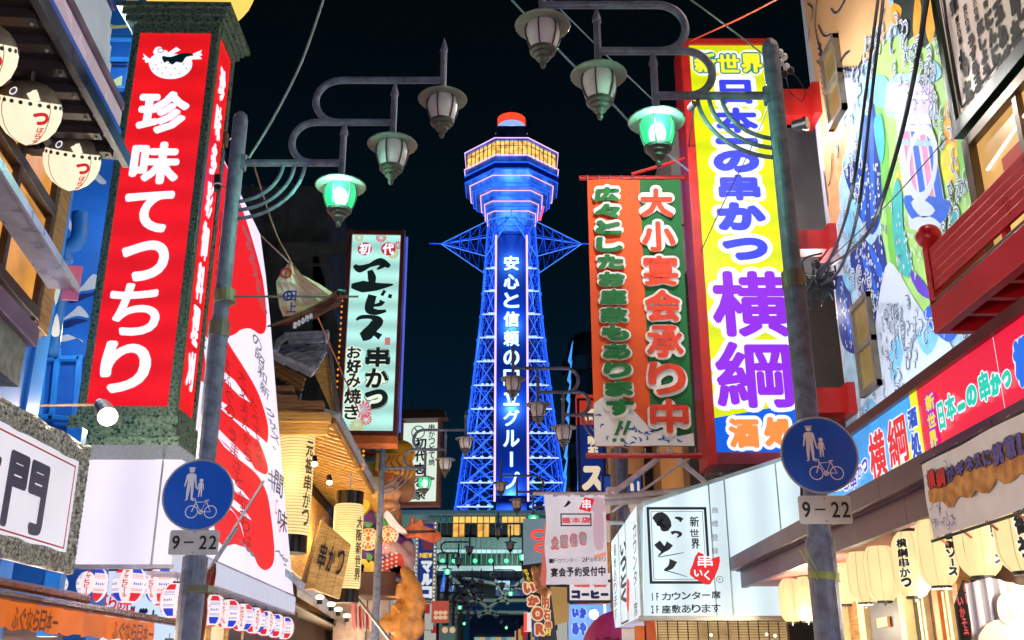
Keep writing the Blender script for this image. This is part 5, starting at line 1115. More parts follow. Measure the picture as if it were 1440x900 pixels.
# golden carved lobes
YG = 25.3
o = thing('golden_sculpture', 'golden carved sculpture of plump twisting lobes under the statue ledge', 'sculpture', PY(570, 890, YG))
m = MB(); gs = YG*1.03/F
for a, b, rx, rz, ang in ((575, 812, 9, 17, -35), (552, 832, 15, 8, 5), (566, 830, 13, 13, 0), (582, 838, 12, 22, 0), (578, 862, 16, 16, 0), (568, 880, 16, 22, 0), (550, 880, 14, 9, 20), (560, 862, 10, 16, 0), (585, 880, 12, 16, -10), (540, 878, 8, 8, 0), (545, 868, 5, 6, 0), (570, 905, 16, 18, 0), (590, 850, 9, 12, 0), (560, 905, 14, 16, 0)):
    m.ell(PY(a, b, YG+random.uniform(-.1, .1)), (rx*gs, min(rx, rz)*gs, rz*gs), 14, 10, Matrix.Rotation(radians(ang), 4, 'Y'))
remeshed('lobes', m, mat('carved_gold_wood', c(186, 126, 60), .55, 0, .3, 5, .2, 10), o, .035)
r2 = MB(); 
for L in ([(560, 820), (572, 832), (576, 850), (572, 868), (578, 890)], [(552, 850), (562, 862), (560, 884)], [(584, 822), (592, 842), (588, 866)]):
    P = smooth([tuple(PY(a, b, YG-.16)) for a, b in L], 5, False); r2.tube(P, [.045+.02*sin(i*1.9) for i in range(len(P))], 8)
remeshed('ridges', r2, MATS['carved_gold_wood'], o, .03)
lamp('sculpture_spot', PY(600, 850, YG-2.2), 10, (1, .8, .5), .1, 'SPOT', PY(570, 860, YG), 60)
# small white sign with its own little roof
f = face((568, 595), (616, 594), 706, 27); o = f.root('roofed_white_sign', 'small white lit sign with black brush text under its own little brown roof', 'sign')
MB().box(0, 0, 0, f.w, .3, f.h).build('panel', emit('lit_white_green', c(222, 240, 226), .95, lamp=True, var=.05), o)
for q in ((-.08, -.05, -.1, 0, .35, f.h+.05), (f.w, -.05, -.1, f.w+.08, .35, f.h+.05)): MB().box(*q).build('frame_side', mat('sign_frame_brown', c(128, 76, 62), .5), o)
MB().box(0, -.05, -.1, f.w, .35, 0).build('frame_bottom', MATS['sign_frame_brown'], o)
MB().prism([(-.28, -.3, f.h+.06), (f.w+.28, -.3, f.h+.06), (f.w+.1, .15, f.h+.42), (-.1, .15, f.h+.42)], (0, .5, 0)).build('small_roof', mat('small_roof_brown', c(92, 62, 50), .6), o)
m = MB(); pcol(f, m, '串かつとて焼', (607, 596, 9), (607, 655, 9), -.01, .006); pcol(f, m, '初代志る家', (592, 615, 16), (589, 704, 18), -.01, .012, gap=.1); m.build('lettering', INK, o)
m = ring2(*f.p(588, 608), .16, .19, -.01, n=20); q = f.p(588, 608); stroke(m, [(q[0]-.1, q[1]+.12), (q[0], q[1]), (q[0]-.08, q[1]-.14)], .04, -.012); m.build('crest', emit('crest_green', c(60, 90, 60), .8), o)
# blue sign with dotted frame
f = face_flat(588, 736, 609, 844, 33); o = f.root('blue_vertical_sign', 'narrow navy sign with bulb dotted white frame beside the third lamp on the left', 'sign')
MB().box(0, 0, 0, f.w, .25, f.h).build('panel', emit('navy_lit', c(20, 56, 130), .75), o)
FRW = mat('dotted_frame_white', c(205, 208, 205), .5)
for q in ((-.1, -.05, -.1, 0, .3, f.h+.1), (f.w, -.05, -.1, f.w+.1, .3, f.h+.1)): MB().box(*q).build('frame_side', FRW, o)
for q in ((0, -.05, -.1, f.w, .3, 0), (0, -.05, f.h, f.w, .3, f.h+.1)): MB().box(*q).build('frame_end', FRW, o)
for k in range(20):
    for x in (-.05, f.w+.05): MB().ell((x, -.07, k*f.h/19), (.025, .02, .025), 6, 4).build('frame_bulb', emit('frame_bulb_white', c(240, 235, 220), 1.2), o)
m = MB(); pcol(f, m, '麻雀', (601, 740, 16), (600, 774, 16), -.02, .02); m.build('lettering', emit('maroon_ink', c(120, 50, 60), .8), o)
m = MB(); prow(f, m, 'NEW', (590, 781, 7), (608, 781, 7), -.02, .01); m.build('lettering', emit('yellow_ink', c(250, 210, 60), .9), o)
m = MB(); pcol(f, m, 'マルコ', (600, 788, 16), (600, 842, 16), -.02, .035); m.build('lettering', emit('white_ink', c(225, 230, 235), .9), o)
# small poster with food
f = face_flat(607, 845, 631, 876, 30); o = f.root('food_poster', 'small red bordered poster of fried food left of the hall passage', 'poster')
MB().box(0, 0, 0, f.w, .04, f.h).build('board', emit('poster_red_brown', c(190, 80, 66), .7), o)
m = MB()
for i in range(2):
    for j in range(3): m.ell((.13+.13*j, -.02, .15+.13*i), (.07, .02, .06), 10, 6)
m.build('food_print', emit('poster_food', c(230, 190, 150), .75), o)
f = face_flat(618, 880, 640, 905, 31); o = f.root('food_poster', 'teal and brown food poster below the red bordered one', 'poster')
MB().box(0, 0, 0, f.w, .04, f.h).build('board', emit('poster_teal', c(70, 110, 108), .6), o)
for x in (.08, .3): MB().ell((x+.08, -.02, .38), (.09, .02, .09), 10, 6).build('food_print', MATS['poster_food'], o)
# dim shops along both sides in the distance
rs_ = [('brown_shop_row', -1, 34, 60, 6.5, 'dim brown shopfront row beyond the blue navy sign'), ('dark_shop_row', -1, 62, 140, 7.5, 'dark far shopfront row on the left near the tower hall'), ('grey_shop_row', 1, 40, 140, 7, 'dim far shopfront row on the right near the tower hall')]
for nm, s_, y0, y1, hh, lab in rs_:
    xa = lambda y: (-4.6-.045*(y-34) if s_ < 0 else 3.3-.012*(y-40))
    xa2 = lambda y: xa(y) if s_ < 0 else 3.4-.028*(y-40)
    o = thing(nm, lab, 'building', (xa2(y0), y0, 0))
    MB().prism([(xa2(y0), y0, 0), (xa2(y1), y1, 0), (xa2(y1)+s_*8, y1, 0), (xa2(y0)+s_*8, y0, 0)], (0, 0, hh)).build('wall', mat('far_wall_%s' % nm, c(70, 66, 64), .7, 0, .3, .5), o, world=True)
    n = int((y1-y0)/4)
    for i in range(n):
        y = y0+i*4+.5; cc_ = random.choice([c(255, 190, 120), c(150, 220, 255), c(255, 120, 90), c(235, 240, 255), c(255, 220, 150), c(120, 160, 255)])
        MB().prism([(xa2(y)-s_*.05, y, .3), (xa2(y+2.8)-s_*.05, y+2.8, .3), (xa2(y+2.8)-s_*.12, y+2.8, .3), (xa2(y)-s_*.12, y, .3)], (0, 0, 2.2)).build('shop_window', emit('shopwin_%d' % random.randint(0, 5), cc_, .9), o, world=True)
        z = random.uniform(2.8, hh-1.4); MB().box(xa2(y)-s_*.7, y+1.5, z, xa2(y), y+1.62, z+random.uniform(.6, 1.6)).build('projecting_sign', emit('proj_%d' % random.randint(0, 7), random.choice([c(200, 60, 60), c(60, 90, 180), c(220, 220, 210), c(230, 190, 90), c(60, 150, 150)]), .55), o, world=True)
    for i in range(n): MB().prism([(xa2(y0+i*4)-s_*.04, y0+i*4+.7, 3.2), (xa2(y0+i*4+2)-s_*.04, y0+i*4+2.7, 3.2), (xa2(y0+i*4+2)-s_*.08, y0+i*4+2.7, 3.2), (xa2(y0+i*4)-s_*.08, y0+i*4+.7, 3.2)], (0, 0, 1.2)).build('window', mat('far_dark_glass', c(30, 36, 44), .15), o, world=True)
# ================================================================ RIGHT SIDE
# ---- yellow vertical sign
YY = 13.8
f = face((968, 64), (1078, 64), 637, YY); ys = f.root('yellow_vertical_sign', 'huge yellow lit vertical sign with blue and purple lettering in red steel frame', 'sign'); W_, Hh = f.w, f.h
print('yellow', W_, Hh, f.rz)
YE = emit('lit_yellow_acrylic', c(232, 246, 20), 1.0, lamp=True, var=.08, scale=1.1, gloss=1, tubes=('Z', .6, .22))
zb = f.p(1065, 578)[1]; zj = f.p(1050, 327)[1]
MB().box(0, 0, zj+.008, W_, .12, Hh).build('upper_panel', YE, ys); MB().box(0, 0, zb-.15, W_, .12, zj-.008).build('middle_panel', YE, ys)
P = f.pts([(1000, 637), (1000, 586), (1128, 568), (1128, 637)], -.006); MB().prism([(0, -.008, 0), (0, -.008, f.p(1000, 588)[1]), (W_, -.008, f.p(1118, 566)[1]), (W_, -.008, 0)], (0, .006, 0)).build('blue_foot_panel', emit('lit_blue_acrylic', c(0, 92, 220), 1.0, gloss=1), ys)
MB().box(0, .12, 0, W_, .5, Hh).build('cabinet', DARKM, ys)
MB().box(-.14, -.05, -.18, 0, .6, Hh+.12).build('frame_side', REDM, ys, bev=.01); MB().box(W_, -.05, -.18, W_+.1, .6, Hh+.12).build('frame_side', REDM, ys, bev=.01)
MB().box(0, -.05, Hh, W_, .6, Hh+.1).build('frame_top', REDM, ys); MB().box(0, -.05, -.16, W_, .6, 0).build('frame_bottom', mat('frame_maroon', c(120, 30, 50), .4), ys)
BLE = emit('sign_blue_letter', c(48, 62, 232), 1.0); PUE = emit('sign_purple_letter', c(140, 20, 225), 1.0); WHE = emit('sign_white_outline', c(240, 240, 255), 1.1); TLE = emit('sign_teal_outline', c(0, 140, 130), .9); YLE = emit('sign_yellow_letter', c(250, 240, 40), 1.0); ORE = emit('sign_orange_letter', c(250, 140, 60), 1.0)
A, B_, Cc_ = MB(), MB(), MB()
for k, x in zip('新世界', ((976, 74, 1007, 102), (1009, 76, 1040, 102), (1042, 75, 1072, 102))): pch(f, A, k, *x, -.02, .02); pch(f, B_, k, x[0]-2, x[1]-2, x[2]+2, x[3]+2, -.016, .055); pch(f, Cc_, k, x[0]-4, x[1]-5, x[2]+4, x[3]+5, -.012, .12)
A.build('lettering', YLE, ys); B_.build('lettering_outline', TLE, ys); Cc_.build('lettering_outline', WHE, ys)
big, out = MB(), MB()
for k, x in zip('日本一の串かつ', ((1012, 112, 1057, 146), (1006, 151, 1066, 187), (1006, 194, 1066, 203), (1003, 211, 1068, 243), (1010, 245, 1069, 282), (1008, 284, 1077, 324), (1016, 334, 1080, 366))):
    pch(f, big, k, *x, -.02, .045); pch(f, out, k, x[0]-7, x[1]-6, x[2]+7, x[3]+6, -.012, .12)
big.build('lettering', BLE, ys)
pur = MB()
for k, x in zip('横綱', ((1001, 381, 1110, 474), (1006, 480, 1114, 574))): pch(f, pur, k, *x, -.02, .05); pch(f, out, k, x[0]-7, x[1]-6, x[2]+7, x[3]+6, -.012, .13)
pur.build('lettering', PUE, ys)
og = MB()
for k, x in zip('酒処', ((1025, 588, 1068, 630), (1074, 586, 1116, 628))): pch(f, og, k, *x, -.02, .03); pch(f, out, k, x[0]-5, x[1]-5, x[2]+5, x[3]+5, -.012, .09)
og.build('lettering', ORE, ys); out.build('lettering_outline', WHE, ys)
YF = f
# ---- banner
YB = 14.1
f = face_flat(831, 253, 966, 628, YB); xl, xr = f.p(833, 440)[0], f.p(966, 440)[0]
o = f.root('festival_banner', 'long hanging cloth banner, orange left half and green right half, with outlined Japanese lettering', 'banner')
nx, nz = 26, 40
def bsheet(xa, xb, za, zb_, name, m_, y0=0., amp=.012):
    v = []
    for j in range(nz+1):
        z = za+(zb_-za)*j/nz
        for i in range(nx+1):
            x = xa+(xb-xa)*i/nx; v.append((x, y0+amp*sin(x*5+z*.7)+amp*.5*sin(x*11-z*1.3)+.008*sin(z*7), z))
    return MB().add(v, [(j*(nx+1)+i, j*(nx+1)+i+1, (j+1)*(nx+1)+i+1, (j+1)*(nx+1)+i) for j in range(nz) for i in range(nx)]).build(name, m_, o, smooth=True)
zw = f.p(900, 590)[1]; xm = f.p(908, 440)[0]; Wb = f.w
BO = mat('banner_orange_cloth', c(232, 88, 34), .75, 0, .08, 3); BG = mat('banner_green_cloth', c(20, 108, 54), .75, 0, .1, 3); BW = mat('banner_white_cloth', c(225, 225, 230), .8, 0, .08, 3)
bsheet(0, xm, 0, f.h, 'orange_half', BO); bsheet(xm, Wb, 0, f.h, 'green_half', BG)
wp = [(0, .0), (0, .62), (.1, .7), (.25, .78), (.4, .72), (.52, .62), (.6, .5), (.72, .36), (.85, .22), (1.0, .24), (1.2, .16), (Wb-.01, .2), (Wb-.01, 0)]
def onb(mb, name, m_): mb.v = [(x, y+.012*sin(x*5+z*.7)+.006*sin(x*11-z*1.3)+.008*sin(z*7), z) for x, y, z in mb.v]; return mb.build(name, m_, o)
g_ = MB(); 
top = smooth([p for p in wp[1:12]], 4, False)
vv = []; 
for x, z in top: vv += [(x, -.012, 0.01), (x, -.012, z*.5), (x, -.012, z)]
g_.add(vv, [(3*i+k, 3*i+3+k, 3*i+4+k, 3*i+1+k) for i in range(len(top)-1) for k in (0, 1)]); onb(g_, 'white_foam_print', BW)
gw = MB()
for k in range(26):
    x = random.uniform(.03, Wb-.12); z = random.uniform(.03, .5-.25*x); a = random.uniform(0, 6); stroke(gw, [(x+.08*t*cos(a+t), z+.06*t*sin(a+t)) for t in (0, .4, .8, 1.2)], [.012, .03, .02, .004], -.018)
onb(gw, 'wave_print', mat('wave_blue_print', c(40, 90, 150), .7))
g1 = MB(); pcol(f, g1, '大小宴会承り中', (922, 262, 46), (943, 612, 56), -.07, .02, gap=.1); onb(g1, 'lettering', mat('letter_orange_red', c(226, 66, 36), .7))
g2 = MB(); pcol(f, g2, '大小宴会承り中', (922, 259, 52), (943, 616, 62), -.04, .075, gap=.04); onb(g2, 'lettering_outline', mat('letter_white', c(240, 240, 235), .7))
g1 = MB(); pcol(f, g1, '広々としたお座敷もあります', (852, 262, 36), (873, 586, 40), -.07, .022, gap=.12); 
for (a, b) in ((866, 620), (877, 618)):
    p, q = f.p(a+8, 592, -.03), f.p(a, 612, -.03); stroke(g1, [p, q], [.06, .035], -.05); e_ = f.p(a-2, 619, -.03); disc(g1, e_[0], e_[1], .03, -.05, n=12)
onb(g1, 'lettering', mat('letter_green', c(16, 112, 52), .7))
g2 = MB(); pcol(f, g2, '広々としたお座敷もあります', (852, 259, 41), (873, 589, 46), -.04, .058, gap=.06); onb(g2, 'lettering_outline', MATS['letter_white'])
for z_, nm in ((f.h+.06, 'top_rod'), (-.12, 'bottom_rod')):
    MB().tube([(-.12, .05, z_), (Wb+.35, .05, z_)], .04, 8).build(nm, REDM, o)
for i in range(9):
    for z_ in (f.h, -.1): MB().tube([(Wb*i/8, 0, z_), (Wb*i/8, 0, z_+.08)], .01, 5).build('tie', STEEL, o)
MB().tube([f.I @ PY(888, 245, YB), f.I @ PY(966, 222, YB-.1)], .03, 6).build('stay_rod', REDM, o)
lf_ = YF.W(-.3, -1.6, 4.6); o = thing('added_floodlight', 'small added floodlight on a thin arm reaching out from the yellow sign frame', 'floodlight', lf_); MB().tube([YF.W(-.1, 0, 4.8), lf_], .012, 6).build('arm', DARKM, o, world=True); MB().tube([lf_, lf_+Vector((-.05, .1, -.03))], .05, 10).build('housing', DARKM, o, world=True)  # fixture added to go with the extra banner light
lamp('banner_fill_light', lf_+Vector((-.5, -.3, -.1)), 190, (1, .95, .9), .1)  # added light to brighten the banner cloth
# bracket lattice: white stays beneath the banner
o = thing('white_bracket', 'white steel bracket with crossed stays below the banner and behind the white box sign', 'bracket', PY(856, 698, 15.5))
for a, b, r in (((862, 694), (940, 634), .045), ((940, 634), (996, 682), .04), ((850, 700), (1020, 684), .045), ((850, 706), (1010, 700), .05), ((975, 640), (860, 720), .02), ((855, 735), (875, 735), .03)):
    MB().tube([PY(*a, 15.0), PY(*b, 15.2)], r, 8).build('stay', mat('white_steel', c(225, 222, 232), .4), o, world=True)
MB().box(*PY(854, 698, 15.1), *PY(866, 688, 15.3)).build('joint_plate', MATS['white_steel'], o, world=True)
# ---- red beams and far side walls
XM = 4.9; km = 0.0
def mx(px, py, y=0): r = ray(px, py); return PX(px, py, XM)
GW = mat('grey_panel_wall', c(168, 166, 164), .7, 0, .08, 1, .1, 8)
o = thing('grey_side_wall', 'grey panelled wall with dark brick lower part behind the yellow sign', 'building', (3.6, 17.2, 0))
xa, xb = 3.05, XM+.1
MB().box(xa, 17.2, zrow(393, 17.2), xb+3, 22, zrow(180, 17.2)).build('grey_wall', GW, o, world=True)
for y in (250, 318): MB().box(xa, 17.16, zrow(y, 17.2), xb, 17.2, zrow(y, 17.2)+.02).build('panel_joint', DARKM, o, world=True)
MB().box(xa, 17.1, 0, xb+3, 17.19, zrow(395, 17.2)).build('dark_wall', mat('dark_brown_wall', c(58, 50, 44), .7), o, world=True)
for k in range(16): MB().box(xa, 17.06, zrow(540, 17.2)+k*.13, xb, 17.1, zrow(540, 17.2)+k*.13+.1).build('cladding_strip', MATS['dark_brown_wall'], o, world=True)
for y0, y1, nm in ((125, 162, 'top'), (323, 350, 'middle'), (545, 580, 'lowest')):
    o = thing('red_beam', 'red steel beam tying the yellow sign to the mural wall, %s of three' % nm, 'beam', (3.7, YY+.3, zrow(y1, YY)), 0, 'red tie beams')
    xs = (YF.W(YF.w+.1, 0, 0)).x
    MB().box(xs, YY+.2, zrow(y1, YY+.2), XM, YY+.5, zrow(y0, YY+.2)).build('beam', REDM, o, world=True)
    MB().box(XM-.12, YY+.05, zrow(y1, YY+.2)-.04, XM-.0, YY+.65, zrow(y0, YY+.2)+.04).build('end_plate', REDM, o, world=True)
o = thing('wall_floodlight', 'small grey cylindrical floodlight under the top red beam', 'floodlight', PY(1128, 176, YY-.1))
A = PY(1116, 178, YY-.1); B = PY(1131, 174, YY-.2)
MB().tube([A, B], .09, 14).tube([B, B+(B-A)*.3], .11, 14).build('housing', DARKM, o, world=True); MB().tube([B+(B-A)*.3, B+(B-A)*.33], .1, 14).build('lens', mat('lens_glass', c(120, 120, 125), .1), o, world=True)
lamp('grey_wall_light', PY(1135, 182, YY-.1), 25, (1, .97, .95), .1)
lamp('grey_wall_light', PY(1150, 440, YY+1.2), 60, (1, .93, .9), .1)  # extra light added to brighten the grey wall, no fitting here
# ---- mural building
o = thing('mural_building', 'building side painted with a bright mural of blue, white and green waves', 'building', (XM, 9.6, 0)); MU = o
mf = Face((XM, 16.3, 0), (0, -1)); P_ = lambda L, y=0: mf.pts(L, y)
far = PX(1143, 150, XM).y; print('mural far', far)
MB().box(XM, 9.4, 0, XM+7, far, 16).build('wall', mat('mural_base_white', c(190, 200, 220), .6, 0, .05, 1), MU, world=True)
PEACH = mat('mural_peach', c(216, 170, 120), .6, 0, .05, 1); PE2 = mat('mural_peach_edge', c(220, 160, 116), .6); NVY = mat('mural_navy', c(10, 52, 140), .6, 0, .15, 4); SKY = mat('mural_sky_blue', c(120, 190, 230), .6); PAL = mat('mural_pale_blue', c(158, 196, 222), .6)
LIME = mat('mural_lime', c(165, 214, 120), .6, 0, .15, 2); LIM2 = mat('mural_green', c(110, 190, 80), .6, 0, .15, 2); YEL = mat('mural_yellow', c(250, 212, 40), .6); ORN = mat('mural_orange', c(245, 160, 30), .6); MBK = mat('mural_black_green', c(14, 34, 26), .6); LAV = mat('reflection_lavender', c(200, 190, 235), .6); VIO = mat('mural_violet', c(90, 60, 190), .6); MPK = mat('reflection_pink', c(220, 140, 190), .6); MBL = mat('mural_blue', c(30, 96, 215), .6); MWH = mat('mural_white', c(200, 212, 228), .6, 0, .03, 2); SND = mat('mural_sand', c(206, 170, 110), .6)
LVL = [0]
def mp(name, L, m_, sm_=3, lv=None):
    LVL[0] += 1; y = -.0004*(lv or LVL[0])
    q = P_(L); q = smooth(q, sm_) if sm_ else q
    mb = MB().flat(q, y); mb.v = [tuple(mf.M @ Vector(p)) for p in mb.v]; return mb.build(name, m_, MU, world=True)
mp('painted_field', [(1120, -60), (1300, -60), (1262, 20), (1242, 70), (1210, 92), (1190, 100), (1180, 160), (1172, 300), (1165, 300), (1150, 130)], PEACH, 0)
mp('painted_field', [(1160, 262), (1185, 178), (1200, 175), (1190, 260), (1178, 310), (1170, 330)], PE2, 0)
mp('painted_field', [(1222, -60), (1420, -60), (1440, 40), (1370, 330), (1440, 560), (1240, 560), (1190, 620), (1180, 260), (1195, 180), (1212, 92), (1243, 60), (1258, 20)], PAL, 0)
mp('green_field', [(1222, 150), (1240, 60), (1330, 50), (1360, 120), (1380, 230), (1400, 340), (1420, 420), (1300, 470), (1262, 420), (1240, 330), (1232, 240)], LIME, 2)
mp('black_field', [(1262, -30), (1360, -30), (1358, 60), (1340, 78), (1320, 48), (1300, 68), (1286, 50), (1272, 60), (1262, 35)], MBK, 2)
for L in ([(1255, 5), (1268, 12), (1262, 34), (1254, 28)], [(1288, -5), (1296, 10), (1290, 60), (1284, 40)], [(1308, -5), (1318, 20), (1310, 60), (1302, 40)], [(1338, 85), (1350, 80), (1352, 130), (1342, 150)], [(1332, 140), (1346, 150), (1350, 205), (1336, 220), (1328, 190)], [(1330, -5), (1338, 5), (1334, 26), (1328, 15)]): mp('orange_flame', L, ORN)
for L in ([(1350, 95), (1358, 90), (1362, 130), (1354, 140)], [(1336, 70), (1346, 66), (1350, 92), (1340, 100)]): mp('navy_patch', L, NVY)
for L in ([(1325, 215), (1342, 200), (1350, 240), (1336, 262), (1326, 245)], [(1262, 240), (1272, 245), (1268, 280), (1258, 270)], [(1268, 170), (1278, 190), (1270, 240), (1262, 210)]): mp('yellow_patch', L, YEL)
for L in ([(1228, 135), (1240, 150), (1250, 210), (1248, 280), (1236, 270), (1228, 210)], [(1345, 180), (1358, 190), (1368, 250), (1360, 270), (1350, 230)], [(1248, 260), (1262, 300), (1270, 360), (1262, 400), (1250, 350)], [(1366, 290), (1380, 300), (1392, 360), (1376, 380)]): mp('green_patch', L, LIM2)
mp('navy_wave', [(1210, 230), (1222, 150), (1230, 145), (1236, 200), (1240, 250), (1240, 300), (1228, 330), (1212, 310), (1196, 270), (1188, 240), (1200, 225)], NVY)
mp('navy_wave', [(1196, 360), (1210, 330), (1226, 345), (1240, 330), (1250, 400), (1236, 440), (1228, 470), (1216, 420), (1205, 400)], NVY)
mp('navy_wave', [(1176, 395), (1190, 390), (1198, 420), (1206, 470), (1212, 496), (1190, 492), (1180, 460)], NVY)
mp('navy_wave', [(1164, 100), (1180, 90), (1182, 130), (1170, 150)], NVY)
for L in ([(1214, 170), (1220, 180), (1218, 300), (1212, 300)], [(1224, 150), (1229, 170), (1231, 310), (1225, 300)], [(1203, 235), (1207, 240), (1206, 280), (1202, 275)], [(1212, 350), (1226, 380), (1238, 420), (1230, 410), (1216, 375)], [(1222, 342), (1240, 372), (1246, 400), (1234, 385)], [(1186, 400), (1192, 430), (1204, 480), (1194, 470)]): mp('blue_streak', L, MBL)
mp('white_mountain', [(1246, 376), (1258, 372), (1275, 400), (1300, 440), (1330, 470), (1350, 560), (1205, 620), (1225, 520), (1234, 440)], MWH, 2)
mp('violet_patch', [(1280, 380), (1300, 396), (1310, 420), (1292, 410)], VIO)
for L in ([(1192, 300), (1200, 280), (1210, 292), (1204, 312), (1212, 330), (1200, 345), (1190, 330)], [(1222, 118), (1236, 104), (1250, 112), (1246, 130), (1258, 140), (1240, 152), (1226, 140)], [(1186, 388), (1200, 376), (1206, 396), (1196, 410)],
          [(1338, 150), (1352, 140), (1362, 160), (1350, 176)], [(1300, 92), (1316, 86), (1326, 104), (1312, 116)], [(1252, 500), (1262, 470), (1272, 490), (1266, 520), (1256, 540)], [(1210, 585), (1222, 560), (1236, 575), (1226, 600)], [(1290, 470), (1310, 450), (1322, 470), (1306, 500)]):
    mp('foam_patch', L, SKY)
for L in ([(1262, 250), (1256, 300), (1262, 360), (1275, 390), (1284, 372), (1272, 320), (1270, 270)], [(1340, 300), (1356, 310), (1366, 360), (1372, 410), (1352, 400), (1340, 350)], [(1230, 175), (1240, 160), (1246, 200), (1240, 230)]): mp('teal_patch', L, mat('mural_teal', c(60, 176, 180), .6))
for L in ([(1300, 440), (1330, 420), (1352, 446), (1340, 480), (1320, 470)], [(1355, 440), (1380, 420), (1400, 440), (1380, 462)]): mp('violet_wave', L, MBL)
for L in ([(1255, 108), (1306, 108), (1322, 160), (1312, 168), (1258, 166), (1246, 150)],): mp('pale_panel', L, PAL)
# foam curls
random.seed(11); foam = MB(); ink = MB(); dots = MB()
def curl(px, py, r, d=1, m_=None):
    q = P_([(px, py)])[0]; rr = r/F*13
    pts = [(q[0]+d*rr*(1-t*.75)*cos(4.2*t+1.2), q[1]+rr*1.3*(1-t*.75)*sin(4.2*t+1.2)) for t in (0, .2, .4, .6, .8, 1)]
    stroke(foam, pts, [rr*.5, rr*.6, rr*.55, rr*.5, rr*.4, rr*.2], -.0225-.0000001*len(foam.v)); stroke(ink, [(x+rr*.12, z-rr*.12) for x, z in pts], rr*.15, -.0238)
bands = [([(1190, 350), (1200, 270), (1195, 225), (1218, 140), (1228, 70), (1262, 45), (1290, 80), (1330, 60)], 64, 9), ([(1195, 330), (1230, 320), (1250, 300)], 14, 6), ([(1180, 380), (1210, 400), (1226, 430), (1200, 340)], 34, 8), ([(1262, 560), (1280, 500), (1262, 430), (1255, 540)], 30, 8), ([(1300, 110), (1320, 160), (1345, 260), (1330, 330), (1380, 250), (1395, 320)], 46, 8), ([(1205, 590), (1230, 560), (1250, 470), (1256, 450)], 26, 7), ([(1176, 500), (1184, 460), (1182, 400)], 16, 6), ([(1280, 470), (1320, 450), (1380, 470)], 20, 8), ([(1260, 100), (1300, 130), (1310, 95)], 24, 7)]
for L, n, r in bands:
    S_ = smooth(L, 12, False)
    for k in range(int(n*1.7)):
        a = S_[int(k/(n*1.7)*(len(S_)-1))]; ax_, ay_ = a[0]+random.gauss(0, 8), a[1]+random.gauss(0, 10)
        if ax_ < 1140+.107*ay_: continue
        curl(ax_, ay_, random.uniform(.7, 1.4)*r, random.choice((-1, 1)))
for m_, nm, mm_ in ((foam, 'foam_curls', MWH), (ink, 'foam_ink_lines', mat('mural_ink', c(20, 50, 90), .6))):
    m_.v = [tuple(mf.M @ Vector(p)) for p in m_.v]; q_ = m_.build(nm, mm_, MU, world=True, stuff=True)
for (x0, x1, y0, y1, n) in ((1200, 1240, 230, 300, 70), (1182, 1212, 420, 490, 50), (1205, 1245, 340, 440, 80), (1340, 1395, 240, 420, 90), (1262, 1300, 300, 400, 60), (1262, 1300, 190, 260, 20)):
    for _ in range(n):
        ax_, ay_ = random.uniform(x0, x1), random.uniform(y0, y1)
        if ax_ < 1138+.107*ay_: continue
        q = P_([(ax_, ay_)])[0]; disc(dots, q[0], q[1], random.uniform(.012, .03), -.021, random.uniform(.02, .04), 7)
dots.v = [tuple(mf.M @ Vector(p)) for p in dots.v]; dots.build('spray_dots', MWH, MU, world=True, stuff=True)
# peach field ink curves and scales
ink = MB()
for L in ([(1150, 0), (1148, 40), (1158, 80)], [(1152, 35), (1160, 50), (1170, 48)], [(1170, 12), (1178, 18), (1190, 0)], [(1137, 5), (1144, 12), (1142, 30)], [(1160, 240), (1164, 270), (1166, 290)], [(1172, 215), (1170, 250), (1166, 262)], [(1184, 86), (1190, 76), (1196, 72)], [(1186, 96), (1206, 98), (1216, 76)], [(1140, 40), (1138, 58)], [(1150, 85), (1160, 100), (1164, 130)], [(1246, 12), (1238, 40), (1230, 70)], [(1212, 92), (1216, 76), (1226, 60), (1238, 42)]):
    stroke(ink, smooth(P_(L), 5, False), [.02, .05, .015], -.05) if False else stroke(ink, smooth(P_(L), 5, False), .032, -.021)
for k in range(8): stroke(ink, P_([(1186+k*4, 92), (1188+k*4, 112-k), (1191+k*4, 94)]), .03, -.021)
for k in range(9): stroke(ink, smooth(P_([(1151+k*.8, 60+k*8), (1156+k*.8, 64+k*8), (1152+k*.8, 68+k*8)]), 4, False), .03, -.021)
ink.v = [tuple(mf.M @ Vector(p)) for p in ink.v]; ink.build('ink_lines', MATS['mural_ink'], MU, world=True)
# neon sign's reflection painted as a striped column in the middle of the mural
def col(name, L, m_, y=-.055, sm_=0):
    y = -.0235-(-y-.05)*.2
    q = P_(L, 0); q = smooth(q, sm_) if sm_ else q; mb = MB().flat(q, y); mb.v = [tuple(mf.M @ Vector(p)) for p in mb.v]; mb.build(name, m_, MU, world=True)
col('reflection_head', [(1250, 116), (1314, 118), (1314, 150), (1308, 160), (1260, 158), (1250, 150)], LAV, -.050)
col('reflection_body', [(1262, 160), (1310, 160), (1334, 300), (1326, 330), (1282, 322), (1270, 250)], MWH, -.051)
for a, b, a2, b2, m_ in ((1270, 1280, 1284, 1294, MPK), (1282, 1290, 1297, 1306, MBL), (1294, 1302, 1309, 1317, MPK), (1304, 1312, 1319, 1330, MBL)): col('reflection_stripe', [(a, 175), (b, 175), (b2, 280), (a2, 280)], m_, -.053)
col('reflection_band', [(1268, 176), (1310, 176), (1312, 186), (1268, 184)], MWH, -.057); col('reflection_band', [(1262, 196), (1320, 198), (1322, 206), (1264, 204)], PAL, -.057)
rg = ring2(*P_([(1299, 230)])[0], .34, .46, -.027); rg.v = [tuple(mf.M @ Vector(p)) for p in rg.v]; rg.build('reflection_ring', MWH, MU, world=True)
for L in ([(1276, 275), (1332, 280), (1336, 300), (1320, 318), (1296, 316), (1280, 300)],): col('reflection_foot', L, MBL, -.056, 3)
